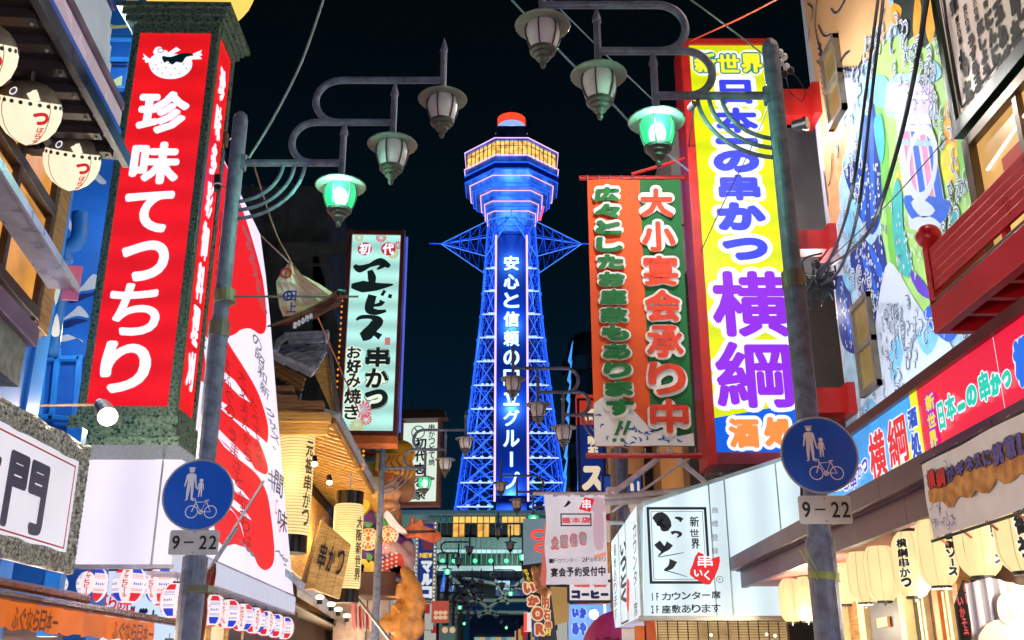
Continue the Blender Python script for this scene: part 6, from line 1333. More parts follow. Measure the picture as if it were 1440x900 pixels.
for L in ([(1284, 285), (1300, 280), (1318, 296), (1300, 306)], [(1286, 308), (1310, 304), (1326, 318), (1300, 322)]): col('reflection_foam', L, MWH, -.058, 3)
for L in ([(1256, 122), (1300, 122), (1300, 128), (1256, 128)], [(1256, 134), (1308, 134), (1308, 139), (1256, 139)]): col('reflection_band', L, MWH, -.057)
# mural windows
for (a, b, c1, d, lab) in ((1165, 1192, 115, 0, 0), (1205, 1240, 500, 0, 1)):
    pass
def mwin(L, lit, label):
    w_o = thing('mural_window', label, 'window', PX(*L[3], XM), 0, 'steel framed windows in the mural wall')
    A, B, C_, D_ = [mf.p(*q) for q in L]; x0, x1 = A[0], B[0]; z1 = A[1]; z0 = D_[1]
    fm = mat('window_frame_grey', c(120, 112, 100), .45, .3)
    for q in ((x0, z0, x0+.07, z1), (x1-.07, z0, x1, z1), (x0, z0, x1, z0+.08), (x0, z1-.08, x1, z1), (x0, (z0+z1)/2-.04, x1, (z0+z1)/2+.04)):
        mb = MB().box(q[0], -.09-.003*(q[2]-q[0] > .1), q[1], q[2], -.0, q[3]); mb.v = [tuple(mf.M @ Vector(p)) for p in mb.v]; mb.build('frame_bar', fm, w_o, world=True)
    for za, zb2 in ((z0+.08, (z0+z1)/2-.04), ((z0+z1)/2+.04, z1-.08)):
        mb = MB().box(x0+.07, -.05, za, x1-.07, -.04, zb2); mb.v = [tuple(mf.M @ Vector(p)) for p in mb.v]; mb.build('pane', emit('frosted_pane_warm', c(190, 160, 100), .42, var=.3, scale=1.5, gloss=1), w_o, world=True)
mwin([(1160, 84), (1179, 46), (1193, 150), (1172, 186)], 1, 'tall two pane window beside the peach painted area')
mwin([(1203, 434), (1226, 408), (1242, 545), (1216, 562)], 1, 'tall two pane window low in the painted waves')
lamp('mural_fill_light', (XM-2.4, 11.2, 3.9), 260, (.8, .95, 1), .3, 'SPOT', (XM, 12.2, 7.0), 120)  # this spot and the next are added to brighten the mural
lamp('mural_fill_light', (XM-2.4, 12.5, 9.5), 230, (.9, .97, 1), .3, 'SPOT', (XM, 12.6, 8.0), 130)
# ---- building at far right: panel, window, red balcony
XN = 4.45
nf = Face((XN, 12, 0), (0, -1)); N = lambda px, py, y=0: nf.p(px, py, y)
yn = PX(1352, 120, XN).y
o = thing('restaurant_upper_floor', 'upper floor of the right restaurant with menu board and warm window above the red balcony', 'building', (XN, yn, 0)); NB_ = o
MB().box(XN+.02, 2, 3.0, XN+.06+5, yn, 14).build('wall', mat('pale_right_wall', c(170, 150, 140), .6), NB_, world=True)
def nbox(par, name, m_, x0, x1, z0, z1, y0, y1, bev=0): mb = MB().box(x0, y0, z0, x1, y1, z1); mb.v = [tuple(nf.M @ Vector(p)) for p in mb.v]; return mb.build(name, m_, par, world=True, bev=bev)
xL_, zP = N(1364, 196); xP1 = xL_+3.2
pb = thing('menu_board', 'white board of black brush menu lettering in a dark green frame, top right corner', 'sign', PX(1364, 196, XN))
nbox(pb, 'board', mat('board_warm_white', c(238, 226, 220), .4, 0, .03, 1), xL_+.1, xP1, zP+.14, zP+3.6, -.12, .02)
DG = mat('frame_dark_green', c(20, 36, 28), .35)
nbox(pb, 'frame_side', DG, xL_, xL_+.1, zP, zP+3.6, -.16, .02); nbox(pb, 'frame_bottom', DG, xL_+.1, xP1, zP, zP+.14, -.16, .02)
nbox(pb, 'inner_line', BLACKP, xL_+.17, xL_+.2, zP+.24, zP+3.6, -.125, -.12); nbox(pb, 'inner_line', BLACKP, xL_+.2, xP1, zP+.22, zP+.25, -.125, -.12)
nbox(pb, 'inner_line', BLACKP, xL_+.135, xL_+.143, zP+.2, zP+3.6, -.125, -.12)
m = MB()
def ncol(s, T, B, bold): 
    a, b = N(T[0], T[1], -.12), N(B[0], B[1], -.12); wa = N(T[0]+T[2]/2, T[1], -.12)[0]-N(T[0]-T[2]/2, T[1], -.12)[0]; wb = N(B[0]+B[2]/2, B[1], -.12)[0]-N(B[0]-B[2]/2, B[1], -.12)[0]
    vtxt(m, s, a[0], a[1], b[1], wa, -.128, bold, True, b[0], wb)
ncol('頭', (1341, -4, 13), (1344, 20, 13), .012); ncol('変わり種', (1346, 22, 6), (1352, 62, 6), .004); ncol('もち', (1353, 66, 13), (1366, 156, 13), .018)
ncol('変わり種', (1357, 6, 6), (1363, 46, 6), .004); ncol('うずら玉子', (1365, 48, 11), (1380, 142, 11), .012)
ncol('変わり種', (1370, -10, 6), (1375, 30, 6), .004); ncol('紅しょうが', (1378, 28, 12), (1392, 132, 11), .014); ncol('種', (1386, 0, 7), (1387, 12, 7), .004); ncol('にんにく', (1389, 14, 13), (1408, 114, 14), .016)
ncol('玉ねぎ', (1402, 0, 16), (1420, 100, 16), .02); ncol('唐辛', (1424, -34, 16), (1432, 80, 16), .02); ncol('し', (1436, 0, 14), (1438, 30, 14), .02)
m.v = [tuple(nf.M @ Vector(p)) for p in m.v]; m.build('lettering', BLACKP, pb, world=True)
MB().tube([nf.W(xL_+1.2, -.9, zP+3.4), nf.W(xL_+1.2, -.1, zP+3.7)], .02, 6).build('lamp_arm', STEEL, pb, world=True); MB().ell(nf.W(xL_+1.2, -.9, zP+3.4), (.07, .07, .07), 10, 8).build('lamp_bulb', emit('warm_bulb', c(255, 240, 205), 4), pb, world=True)
lamp('menu_board_lamp', nf.W(xL_+1.2, -1.0, zP+3.3), 190, (1, .82, .7), .1)
# window
xw0, zwt = N(1372, 205); zwb = N(1400, 330)[1]-.5; zwt2 = zP-.06
nbox(NB_, 'window_pane', emit('warm_window_right', c(250, 190, 110), .8, lamp=True, var=.35, scale=1.2, gloss=1), xw0+.1, xw0+3, zwb, zwt2-.1, -.04, -.02)
STF = mat('window_frame_brown_steel', c(96, 84, 72), .35, .5)
nbox(NB_, 'window_frame', STF, xw0-.04, xw0+.1, zwb-.1, zwt2, -.12, .01, .008); nbox(NB_, 'window_frame', STF, xw0+.1, xw0+3, zwt2-.1, zwt2, -.12, .01); nbox(NB_, 'window_mullion', STF, xw0+.92, xw0+.99, zwb, zwt2-.1, -.1, .01)
nbox(NB_, 'wall_poster', emit('window_red_poster', c(200, 70, 60), .7), xw0+.5, xw0+.86, zwb+.6, zwb+1.05, -.05, -.041)
MB().tube([nf.W(xw0+.25, -.06, zwt2-.45), nf.W(xw0+1.2, -.06, zwt2-.3)], .015, 6).build('ceiling_tube', emit('window_tube', c(255, 240, 220), 2), NB_, world=True)
# balcony
XB = 3.45; bf = Face((XB, 12, 0), (0, -1)); Bp = lambda px, py: bf.p(px, py)
bx, bz = Bp(1314, 470); bz1 = Bp(1309, 430)[1]
bal = thing('red_balcony', 'glossy red slatted balcony with a ball topped corner post, right side', 'balcony', bf.W(bx, 0, bz))
RG = mat('glossy_red_paint', c(204, 30, 48), .3, 0, .1, 3, .05, 30)
def bbox(name, x0, x1, z0, z1, y0, y1, par=None, m_=RG): mb = MB().box(x0, y0, z0, x1, y1, z1); mb.v = [tuple(bf.M @ Vector(p)) for p in mb.v]; return mb.build(name, m_, par or bal, world=True, bev=.006)
bbox('base_beam', bx, bx+5, bz, bz1, 0, .09); bbox('base_beam', bx, bx+.09, bz, bz1, .09, XN-XB)
for k in range(9): bbox('joist', bx+.35+k*.35, bx+.42+k*.35, bz+.03, bz1-.05, .09, XN-XB)
bbox('floor', bx+.0, bx+5, bz1, bz1+.03, 0, XN-XB, m_=mat('balcony_floor_dark', c(100, 60, 64), .5))
zt_ = Bp(1303, 350)[1]
bbox('corner_post', bx+.0, bx+.1, bz1, zt_+.04, .0, .1); q = bf.W(bx+.05, .05, zt_+.13)
MB().ell(q, (.105, .105, .105), 24, 16).build('ball_finial', RG, bal, world=True, smooth=True); MB().tube([q-Vector((0, 0, .12)), q-Vector((0, 0, .07))], .06, 12).build('finial_neck', RG, bal, world=True)
for k in range(5):
    z = bz1+.1+(zt_-.08-bz1-.1)*k/4; bbox('rail', bx+.1, bx+5, z, z+.075, .01, .045); 
    mb = MB().box(bx+.02, .1, z, bx+.055, XN-XB, z+.075); mb.v = [tuple(bf.M @ Vector(p)) for p in mb.v]; mb.build('side_rail', RG, bal, world=True)
for k in range(1, 4): bbox('baluster', bx+.1+k*1.1, bx+.16+k*1.1, bz1, zt_, .05, .1)
# ---- sign band above the awning
XA = 3.0
af = Face((XA, 14, 0), (0, -1)); Ap = lambda px, py: af.p(px, py)
xs0 = Ap(1163, 690)[0]; zA1 = Ap(1205, 611)[1]; zA0 = Ap(1195, 704)[1]; xd = Ap(1298, 590)[0]; xe_ = xs0+6
print('band', zA0, zA1, xs0, xd)
o = thing('lit_sign_band', 'long lit sign band over the awning, blue part then red part with teal lettering', 'sign', af.W(xs0, 0, zA0))
def abox(par, name, m_, x0, x1, z0, z1, y0, y1): mb = MB().box(x0, y0, z0, x1, y1, z1); mb.v = [tuple(af.M @ Vector(p)) for p in mb.v]; return mb.build(name, m_, par, world=True)
abox(o, 'blue_panel', emit('band_light_blue', c(60, 160, 240), 1.0, lamp=True, var=.25, scale=1.6, gloss=1), xs0, xd-.02, zA0, zA1, -.02, .2)
RBE = emit('band_red', c(236, 30, 66), 1.0, lamp=True, var=.06, gloss=1)
xj = Ap(1408, 520)[0]; abox(o, 'red_panel', RBE, xd+.0, xj-.008, zA0, zA1, -.02, .2); abox(o, 'red_panel', RBE, xj+.008, xe_, zA0, zA1, -.02, .2); abox(o, 'panel_joint', WHITE_E, xj-.008, xj+.008, zA0, zA1, -.015, .2)
abox(o, 'top_trim', mat('trim_dark_red', c(96, 30, 36), .35, .2), xs0, xe_, zA1, zA1+.07, -.06, .25); abox(o, 'trim_bead', MATS['trim_dark_red'], xs0, xe_, zA1+.07, zA1+.11, -.02, .25)
def apoly(name, L, m_, y): mb = MB().flat([Ap(a, b) for a, b in L], y); mb.v = [tuple(af.M @ Vector(p)) for p in mb.v]; mb.build(name, m_, o, world=True)
mb = MB().box(xd-.13, -.024, zA0, xd-.0, -.0201, zA1); mb.v = [tuple(af.M @ Vector(p)) for p in mb.v]; mb.build('yellow_strip', YLE, o, world=True)
mb = MB().flat([(xd-.13, zA0), (xd-.13, zA0+.2), (xd-.45, zA0+.14), (xd-.75, zA0)], -.0225); mb.v = [tuple(af.M @ Vector(p)) for p in mb.v]; mb.build('yellow_corner', YLE, o, world=True)
def aw(spec, m_, bold, m2=None, b2=0, nm='lettering'):
    A, B = MB(), MB()
    for ch, (x0, y0, x1, y1) in spec:
        pch(af, A, ch, x0, y0, x1, y1, -.045, bold)
        if m2: pch(af, B, ch, x0-1, y0-2, x1+1, y1+2, -.035, b2)
    for q, mm_, nn in ((A, m_, nm), (B, m2, nm+'_outline')):
        if mm_ is None: continue
        q.v = [tuple(af.M @ Vector(p)) for p in q.v]; q.build(nn, mm_, o, world=True)
RDE = emit('band_letter_red', c(230, 40, 50), 1.0)
aw([('横', (1222, 604, 1246, 676)), ('綱', (1248, 584, 1276, 656))], RDE, .016, WHE, .045)
aw([('酒', (1276, 573, 1290, 603)), ('処', (1281, 606, 1295, 645))], emit('band_letter_blue', c(24, 84, 200), 1.0), .01, WHE, .03)
aw([('か', (1205, 652, 1212, 672)), ('つ', (1212, 645, 1220, 664)), ('串', (1195, 660, 1204, 688)), ('の', (1186, 674, 1194, 690))], emit('band_letter_violet', c(70, 50, 200), 1.0), .008, WHE, .025)
aw([('新', (1301, 553, 1314, 578)), ('世', (1304, 580, 1316, 602)), ('界', (1307, 604, 1318, 630))], emit('band_letter_yellow', c(240, 220, 60), 1.0), .008, PUE, .02)
aw([('日', (1319, 564, 1328, 606)), ('本', (1329, 552, 1344, 592)), ('一', (1346, 567, 1358, 577)), ('の', (1358, 540, 1374, 572)), ('串', (1376, 520, 1392, 566)), ('か', (1392, 522, 1408, 556)), ('つ', (1409, 520, 1422, 546))], emit('band_letter_teal', c(0, 205, 180), 1.0), .012, WHE, .035)
aw([('横', (1425, 472, 1452, 545))], emit('band_letter_deepblue', c(20, 110, 235), 1.0), .02, WHE, .05)
# ---- awning
aw_o = thing('purple_awning', 'purple brown two step awning with pink soffit over the row of cream lanterns', 'awning', af.W(0, 0, 2.6))
PB = mat('awning_purple_brown', c(84, 50, 78), .4, .1, .12, 2, .1, 20); PS = mat('awning_soffit_pink', c(190, 110, 110), .5)
xa0 = Ap(1031, 785)[0]; zF1 = min(Ap(1031, 783)[1], zA0-.004); zF0 = Ap(1031, 806)[1]; print('awning', zF1, zF0, xa0)
L_ = 12
for i in range(6): abox(aw_o, 'fascia_panel', PB, xa0+i*2+.004, xa0+i*2+1.996, zF0, zA0-.01 if i > 20 else zF1, -.1, -.02)
for i in range(6): abox(aw_o, 'lower_fascia_panel', PB, xa0+.15+i*2+.004, xa0+.15+i*2+1.996, zF0-.22, zF0-.01, .03, .1)
abox(aw_o, 'soffit', PS, xa0+.1, xa0+L_, zF0-.2, zF0-.17, .1, 1.6); abox(aw_o, 'step_soffit', PB, xa0, xa0+L_, zF0-.012, zF0, -.02, .1)
abox(aw_o, 'end_fascia', PB, xa0, xa0+.06, zF0, zF1, -.0, 1.6); abox(aw_o, 'top', PB, xa0, xa0+L_, zF1, zF1+.02, -.1, 1.6)
abox(aw_o, 'back_board', PB, xs0-1.2, xe_, zF1+.02, zA0, .0, .1) if zA0 > zF1+.04 else None
# ---- lanterns under the awning
LANP = emit('cream_lantern_paper', c(255, 232, 168), .95, lamp=True, var=.05, scale=4)
def oval():
    o = thing('cream_lantern', 'x', 'lantern', (0, 0, 0), 0, 'cream paper lanterns under the awning'); r, h = .142, .5
    pr = []
    for j in range(15):
        t = j/14; z = (t-.5)*h; k = 1-abs(2*t-1)**4.5*.48; pr.append((r*k, z))
    MB().lathe(pr, n=32).build('paper', LANP, o, smooth=True)
    rb = MB()
    for k in range(8):
        a = 2*pi*k/8; rb.tube([(p[0]*1.004*cos(a), p[0]*1.004*sin(a), p[1]) for p in pr], .0022, 4)
    rb.build('ribs', mat('lantern_rib_tan', c(226, 190, 120), .7), o)
    MB().tube([(0, 0, -h/2-.02), (0, 0, -h/2+.004)], r*.5, 16).build('bottom_cap', BLACK, o); MB().tube([(0, 0, h/2-.004), (0, 0, h/2+.02)], r*.5, 16).build('top_cap', BLACK, o)
    MB().tube([(0, 0, -h/2-.02), (0, 0, -h/2-.045)], .008, 6).build('knob', STEEL, o); MB().tube([(-.03, 0, h/2+.02), (0, 0, h/2+.09), (.03, 0, h/2+.02)], .005, 5).build('wire_loop', STEEL, o)
    return o
def ltext(o, s, ang, col2=None, r=.142):
    f_ = lambda k: (lambda x, y, z: (r*1.012*k*cos(x/r-pi/2+ang)*(1-max(0, abs(z)-.15)*1.2), r*1.012*k*sin(x/r-pi/2+ang)*(1-max(0, abs(z)-.15)*1.2), z))
    m = MB(); vtxt(m, s, 0, .19, -.19, .085, 0, .006, wrap=f_(1)); 
    if col2: 
        m = MB(); n = len(s); hc = .38/n
        m0 = MB(); vtxt(m0, s[:1], 0, .19, .19-hc, .085, 0, .006, wrap=f_(1)); m0.build('lettering', RINK, o); vtxt(m, s[1:], 0, .19-hc, -.19, .085, 0, .006, wrap=f_(1))
    m2 = MB(); vtxt(m2, s, 0, .195, -.195, .1, 0, .014, wrap=f_(.994)); 
    m.build('lettering', BLACKP, o); m2.build('lettering_outline', emit('lantern_text_halo', c(255, 250, 220), 1.05), o)
LN = [(1112, 844, 33, None, 'first cream lantern from the awning far end, two thirds hidden'), (1134, 842, 34, '横綱串かつ', 'second cream lantern from the awning far end, just left of the right pole'), (1184, 815, 38, None, 'cream lantern just right of the right pole'), (1213, 809, 42, None, 'plain cream lantern left of the brightest one'), (1239, 805, 44, None, 'brightest plain cream lantern in the middle of the row'),
      (1281, 793, 50, '横綱串かつ', 'cream lantern lettered with kushikatsu, left of the tallest'), (1317, 775, 54, '特横綱ソース', 'cream lantern with a red top character, left of the white banner corner'), (1373, 754, 62, '大横綱ソース', 'cream lantern partly under the white banner edge'), (1432, 742, 68, '直御礼', 'cream lantern cut by the right picture edge')]
base = oval()
for i, (px, py, wpx, s, lab) in enumerate(LN):
    d = .284*F/wpx; v = (450-py)/F; Y = d*(cos(TH)-v*sin(TH)); Pq = PY(px, py, Y)
    sc = 1
    if i == 0: k = base; k.location = Pq; k['label'] = lab
    else: k = copy_tree(base, Pq, .3*i, label=lab)
    base_k = k
    if s: ltext(k, s, -k.rotation_euler.z+(-.75 if i in (5,) else (.35 if i == 6 else (.5 if i == 7 else (-.3 if i == 8 else .6)))), i in (6,))
    else: pass
o = thing('lantern_rail', 'thin steel rail that the cream lanterns hang from', 'rail', af.W(0, .3, 2.7))
pts_ = []
for (px, py, wpx, s, lab) in LN:
    d = .284*F/wpx; v = (450-py)/F; Y = d*(cos(TH)-v*sin(TH)); Pq = PY(px, py, Y); pts_.append(Pq+Vector((0, 0, .345)))
MB().tube(smooth([tuple(p) for p in pts_], 4, False), .012, 6).build('rail', STEEL, o, world=True); MB().tube(smooth([tuple(p+Vector((.06, 0, .03))) for p in pts_], 4, False), .009, 6).build('cable', mat('yellow_cable', c(220, 200, 120), .5), o, world=True)
# ---- white banner with fried food print, hung in front of the lanterns
WF = Face((2.74, 14, 0), (0, -1)); wp_ = lambda a, b: WF.p(a, b)
x0_, z1_ = wp_(1296, 654); z0_ = wp_(1316, 756)[1]; x1_ = x0_+3.2
o = thing('food_banner', 'white cloth banner with violet lettering and a long brown fried skewer print', 'banner', WF.W(x0_, 0, z0_))
nx, nz = 30, 6; v = []
for j in range(nz+1):
    for i in range(nx+1):
        x = x0_+(x1_-x0_)*i/nx; z = z0_+(z1_-z0_)*j/nz; v.append((x, .008*sin(x*7+z*3)+.005*sin(z*15+x*2), z))
mb = MB().add(v, [(j*(nx+1)+i, j*(nx+1)+i+1, (j+1)*(nx+1)+i+1, (j+1)*(nx+1)+i) for j in range(nz) for i in range(nx)]); mb.v = [tuple(WF.M @ Vector(p)) for p in mb.v]
mb.build('cloth', mat('banner_pinkish_white', c(240, 232, 238), .7, 0, .06, 4), o, world=True, smooth=True)
def wl(L, bold, m_, ext=0, y=-.03, nm='lettering'):
    A = MB()
    for ch, (a, b, c1, d) in L: pch(WF, A, ch, a-ext, b-ext, c1+ext, d+ext, y, bold)
    A.v = [tuple(WF.M @ Vector(p)) for p in A.v]; A.build(nm, m_, o, world=True)
L1 = [('横', (1304, 660, 1315, 688)), ('綱', (1316, 658, 1329, 686))]; L2 = [('が', (1330, 655, 1342, 678)), ('ギ', (1344, 648, 1356, 670)), ('ネ', (1357, 641, 1369, 664)), ('ス', (1370, 637, 1380, 659)), ('に', (1382, 632, 1393, 656)), ('挑', (1395, 622, 1411, 654)), ('戦', (1413, 612, 1428, 646)), ('！', (1430, 608, 1438, 640))]
wl(L1, .008, mat('cloth_red_ink', c(210, 50, 40), .6)); wl(L2, .007, mat('cloth_violet_ink', c(96, 84, 170), .6)); wl(L1+L2, .02, mat('cloth_brown_ink', c(70, 50, 50), .6), 1, -.022, 'lettering_outline')
fr2 = MB(); topl = []; xA, zA = wp_(1313, 722); xB, zB = wp_(1440, 668)
nn = 44; vt = []
for i in range(nn+1):
    t = i/nn; x = xA+(x1_-.1-xA)*t; zc = z0_+.26+.01*sin(i); hh_ = (.095+.022*sin(i*1.7)+.012*sin(i*3.1))*min(1, t*8+.35); vt += [(x, -.018, zc-hh_), (x, -.018, zc+hh_)]
fr2.add(vt, [(2*i, 2*i+2, 2*i+3, 2*i+1) for i in range(nn)]); fr2.v = [tuple(WF.M @ Vector(p)) for p in fr2.v]
fr2.build('fried_skewer_print', mat('fried_brown_print', c(206, 134, 66), .7, 0, .3, 14, 0, 1, c(226, 160, 90)), o, world=True)
gw = MB()
for k in range(30):
    x = random.uniform(x0_+.03, x0_+.5); z = random.uniform(z0_+.02, z0_+.4); a = random.uniform(0, 6); stroke(gw, [(x+.05*t*cos(a+t), z+.05*t*sin(a+t)) for t in (0, .4, .8, 1.2)], .008, -.014)
gw.v = [tuple(WF.M @ Vector(p)) for p in gw.v]; gw.build('splash_print', mat('cloth_pale_violet', c(150, 150, 200), .7), o, world=True)
for i in range(9):
    for z_ in (z0_, z1_): MB().tube([WF.W(x0_+.1+i*.35, 0, z_), WF.W(x0_+.1+i*.35, .06, z_+(.05 if z_ == z1_ else -.05))], .008, 5).build('tie', mat('tie_orange', c(200, 110, 80), .6), o, world=True)
for z_ in (z0_-.015, z1_+.01): MB().tube([WF.W(x0_, 0, z_), WF.W(x1_, 0, z_)], .01, 6).build('rod', DARKM, o, world=True)
# ---- shop front behind lanterns
o = thing('right_shop_front', 'dark timber shop front with pale door frames behind the cream lanterns', 'shop front', (4.0, 9, 0))
X1 = 4.0
MB().box(X1+.1, 3, 0, X1+5, 13.4, 2.9).build('wall', WOODD, o, world=True)
sfr = Face((X1, 14, 0), (0, -1))
def q2(px): return sfr.p(px, 870)[0]
CF = mat('cream_door_frame', c(206, 184, 140), .5)
for a, b, m_ in ((1272, 1280, CF), (1300, 1303, CF), (1306, 1309, CF), (1322, 1330, mat('orange_post', c(196, 106, 50), .5)), (1336, 1339, CF), (1342, 1346, CF), (1213, 1222, CF), (1352, 1360, WOODB), (1188, 1192, CF), (1389, 1394, WOODB)):
    mb = MB().box(q2(a), -.05, .2, q2(b), .08, 2.6); mb.v = [tuple(sfr.M @ Vector(p)) for p in mb.v]; mb.build('door_post', m_, o, world=True)
for a, b, m_ in ((1224, 1272, mat('slate_pillar', c(84, 84, 96), .5)), (1194, 1213, WOODB), (1310, 1322, WOODD)):
    mb = MB().box(q2(a), -.0, .2, q2(b), .07, 2.6); mb.v = [tuple(sfr.M @ Vector(p)) for p in mb.v]; mb.build('infill_panel', m_, o, world=True)
mb = MB().box(q2(1281), .04, .2, q2(1300), .06, 2.5); mb.v = [tuple(sfr.M @ Vector(p)) for p in mb.v]; mb.build('door_glass', mat('dark_door_glass', c(34, 40, 32), .1), o, world=True)
p = sfr.p(1226, 883, -.1); p2 = sfr.p(1239, 870, -.1); mb = MB().box(p[0], -.04, p[1], p2[0], -.01, p2[1]+.02); mb.v = [tuple(sfr.M @ Vector(p)) for p in mb.v]; mb.build('wall_plaque', mat('plaque_orange', c(222, 140, 60), .4), o, world=True)
MB().box(X1-.05, 3, 2.56, X1+.1, 13.3, 2.62).build('lintel', mat('lintel_brown', c(150, 90, 50), .5), o, world=True)
for Y, e_ in ((6.0, 42), (8, 42), (10, 42), (12, 42)): lamp('lantern_row_light', (3.35, Y, 2.15), e_, (1, .85, .6), .12)
# hanging dark strip sign & portrait cloth
o = thing('black_strip_sign', 'slanting black strip with red and white lettering left of the portrait cloth', 'sign', PY(1355, 870, 6.6))
q = [PY(1344, 850, 6.8), PY(1356, 815, 6.8), PY(1364, 820, 6.8), PY(1366, 905, 6.75), PY(1352, 905, 6.75)]
MB().prism(q, (0, .03, 0)).build('board', BLACKP, o, world=True)
f = face_flat(1340, 815, 1368, 905, 6.76); m = MB(); pcol(f, m, 'いかそう', (1349, 838, 8), (1361, 900, 8), -.0, .002); pcol(f, m, 'めし', (1357, 818, 7), (1363, 850, 7), -.0, .002); m.v = [tuple(f.M @ Vector(p)) for p in m.v]; m.build('lettering', emit('strip_red', c(240, 90, 90), .9), o, world=True)
o = thing('portrait_cloth', 'grey curtain printed with a faint pale bald figure, lower right corner', 'curtain', PX(1400, 880, 3.05))
f = face_flat(1363, 812, 1450, 910, 6.4); nx = 24; v = []
zt2 = f.h; 
for j in range(7):
    for i in range(nx+1):
        x = f.w*i/nx; z = zt2*j/6 if j < 6 else zt2-(.0 if False else abs(x-f.w*.42)*.25); v.append((x, .012*sin(i*1.3), z))
MB().add(v, [(j*(nx+1)+i, j*(nx+1)+i+1, (j+1)*(nx+1)+i+1, (j+1)*(nx+1)+i) for j in range(6) for i in range(nx)]).build('cloth', mat('curtain_grey', c(176, 174, 186), .75, 0, .05, 3), f.root('x', None, None) if False else o, world=False)
cl = [k for k in bpy.data.objects if k.parent == o][-1]; cl.data.transform(mw(o).inverted() @ f.M)
FLS = mat('faint_flesh_print', c(232, 196, 180), .7, 0, .05, 2)
for L in ([(1380, 905), (1384, 882), (1400, 872), (1420, 870), (1440, 876), (1450, 890), (1450, 910)], [(1402, 850), (1408, 836), (1420, 832), (1432, 838), (1436, 856), (1430, 872), (1418, 878), (1406, 870)]):
    yy_ = -.03 if L[0][0] < 1400 else -.036; q = smooth(f.pts(L, yy_), 4); mb = MB().flat(q, yy_); mb.v = [tuple(f.M @ Vector(p)) for p in mb.v]; mb.build('figure_print', FLS, o, world=True)
ln = MB()
for L in ([(1409, 852), (1415, 850)], [(1423, 850), (1430, 852)], [(1419, 855), (1418, 862), (1422, 863)], [(1414, 868), (1421, 867), (1426, 869)]): stroke(ln, f.pts(L, -.04), .004, -.04)
ln.v = [tuple(f.M @ Vector(p)) for p in ln.v]; ln.build('face_lines', mat('flesh_line', c(176, 120, 110), .7), o, world=True)
# ---- white box sign
YI = 13.7
f = Face(PY(905, 866, YI), (1, 0)); o = f.root('white_box_sign', 'large white lit box sign with black brush logo and red seal', 'sign')
pt = f.pts([(905, 866), (1125, 858), (1125, 640), (905, 712)]); pt[1] = (pt[1][0], 0); pt[0] = (0, 0)
WBX = emit('lit_cool_white', c(216, 236, 244), 1.08, lamp=True, var=.1, scale=.5, gloss=1, tubes=('X', .55, .14))
MB().prism([(a, 0, b) for a, b in pt], (0, .08, 0)).build('front_panel', WBX, o)
xr_ = pt[1][0]
MB().prism([(a, .08, b) for a, b in pt], (0, 3.6, 0)).build('body', mat('box_body_grey', c(190, 200, 205), .5), o)
for px in (1003, 1026, 1102): 
    x_ = f.p(px, 800)[0]; MB().box(x_, -.006, .0, x_+.018, 0, pt[3][1]+(pt[2][1]-pt[3][1])*x_/xr_).build('panel_joint', mat('joint_pale', c(170, 190, 200), .4), o)
MB().box(-.05, -.03, -.06, xr_, .1, 0).build('bottom_trim', STEEL, o); MB().box(-.035, -.03, 0, 0, .0, pt[3][1]+.02).build('corner_trim', MATS['joint_pale'], o)
a, b = pt[3], pt[2]; MB().prism([(a[0]-.03, -.04, a[1]), (b[0], -.04, b[1]), (b[0], -.04, b[1]+.05), (a[0]-.03, -.04, a[1]+.05)], (0, .2, 0)).build('top_trim', MATS['joint_pale'], o)
sl = Face(f.W(-.0, 3.6, 0), (0, -1))
hL = sl.p(858, 752)[1]; hR = pt[3][1]
mb = MB().prism([(0, -.04, 0), (3.6, -.04, 0), (3.6, -.04, hR), (0, -.04, hR*.98)], (0, .035, 0)); mb.v = [tuple(sl.M @ Vector(p)) for p in mb.v]; mb.build('side_panel', WBX, o, world=True)
KI = emit('black_ink_lit', c(30, 38, 48), .6); RDI = emit('red_seal_lit', c(228, 30, 40), .95)
def frm(fr, x0, y0, x1, y1, t, y, name='logo_frame', m_=KI, tilt=0):
    a, b = fr.p(x0, y0, y), fr.p(x1, y1, y); mb = MB(); 
    for q in ((a[0], b[1], a[0]+t, a[1]), (b[0]-t, b[1], b[0], a[1]), (a[0]+t, a[1]-t, b[0]-t, a[1]), (a[0]+t, b[1], b[0]-t, b[1]+t)): mb.box(q[0], y-.003, q[1], q[2], y, q[3])
    return mb
frm(f, 909, 713, 1000, 821, .035, -.006).build('logo_frame', KI, o); frm(f, 915, 719, 994, 815, .006, -.006).build('logo_frame_line', KI, o)
IB = [([(921, 734), (929, 730), (934, 738), (928, 741)], [.12, .2, .2, .1]), ([(949, 728), (955, 729), (959, 732)], [.02, .05, .07]), ([(944, 750), (950, 748), (957, 751), (952, 756)], [.05, .03, .05, .01]), ([(924, 763), (928, 768), (934, 774)], [.1, .1, .08]), ([(942, 764), (938, 770), (932, 776), (926, 783), (940, 781), (962, 777)], [.1, .08, .03, .01, .012, .008]), ([(947, 788), (943, 797), (934, 802)], [.11, .07, .02]), ([(934, 802), (950, 806), (966, 811)], [.012, .012, .006])]
for L, wds in IB: brush(o, f, L, wds, -.012, KI)
m = MB(); 
for ch, b in zip('新世界', ((970, 726, 983, 741), (970, 744, 983, 755), (972, 757, 984, 772))): pch(f, m, ch, *b, -.012, .004)
m.build('lettering', KI, o)
m = MB(); 
for ch, y_ in zip('商標登録', (713, 732, 751, 770)): pch(f, m, ch, 1001, y_, 1010, y_+9, -.012, 0)
m.build('small_lettering', mat('ink_grey_small', c(90, 100, 110), .5), o)
q = f.pts(smooth([(982, 776), (1000, 786), (1012, 782), (1010, 800), (998, 822), (985, 818), (970, 808), (974, 794)], 2), -.012); MB().flat(q, -.012).build('red_seal', RDI, o)
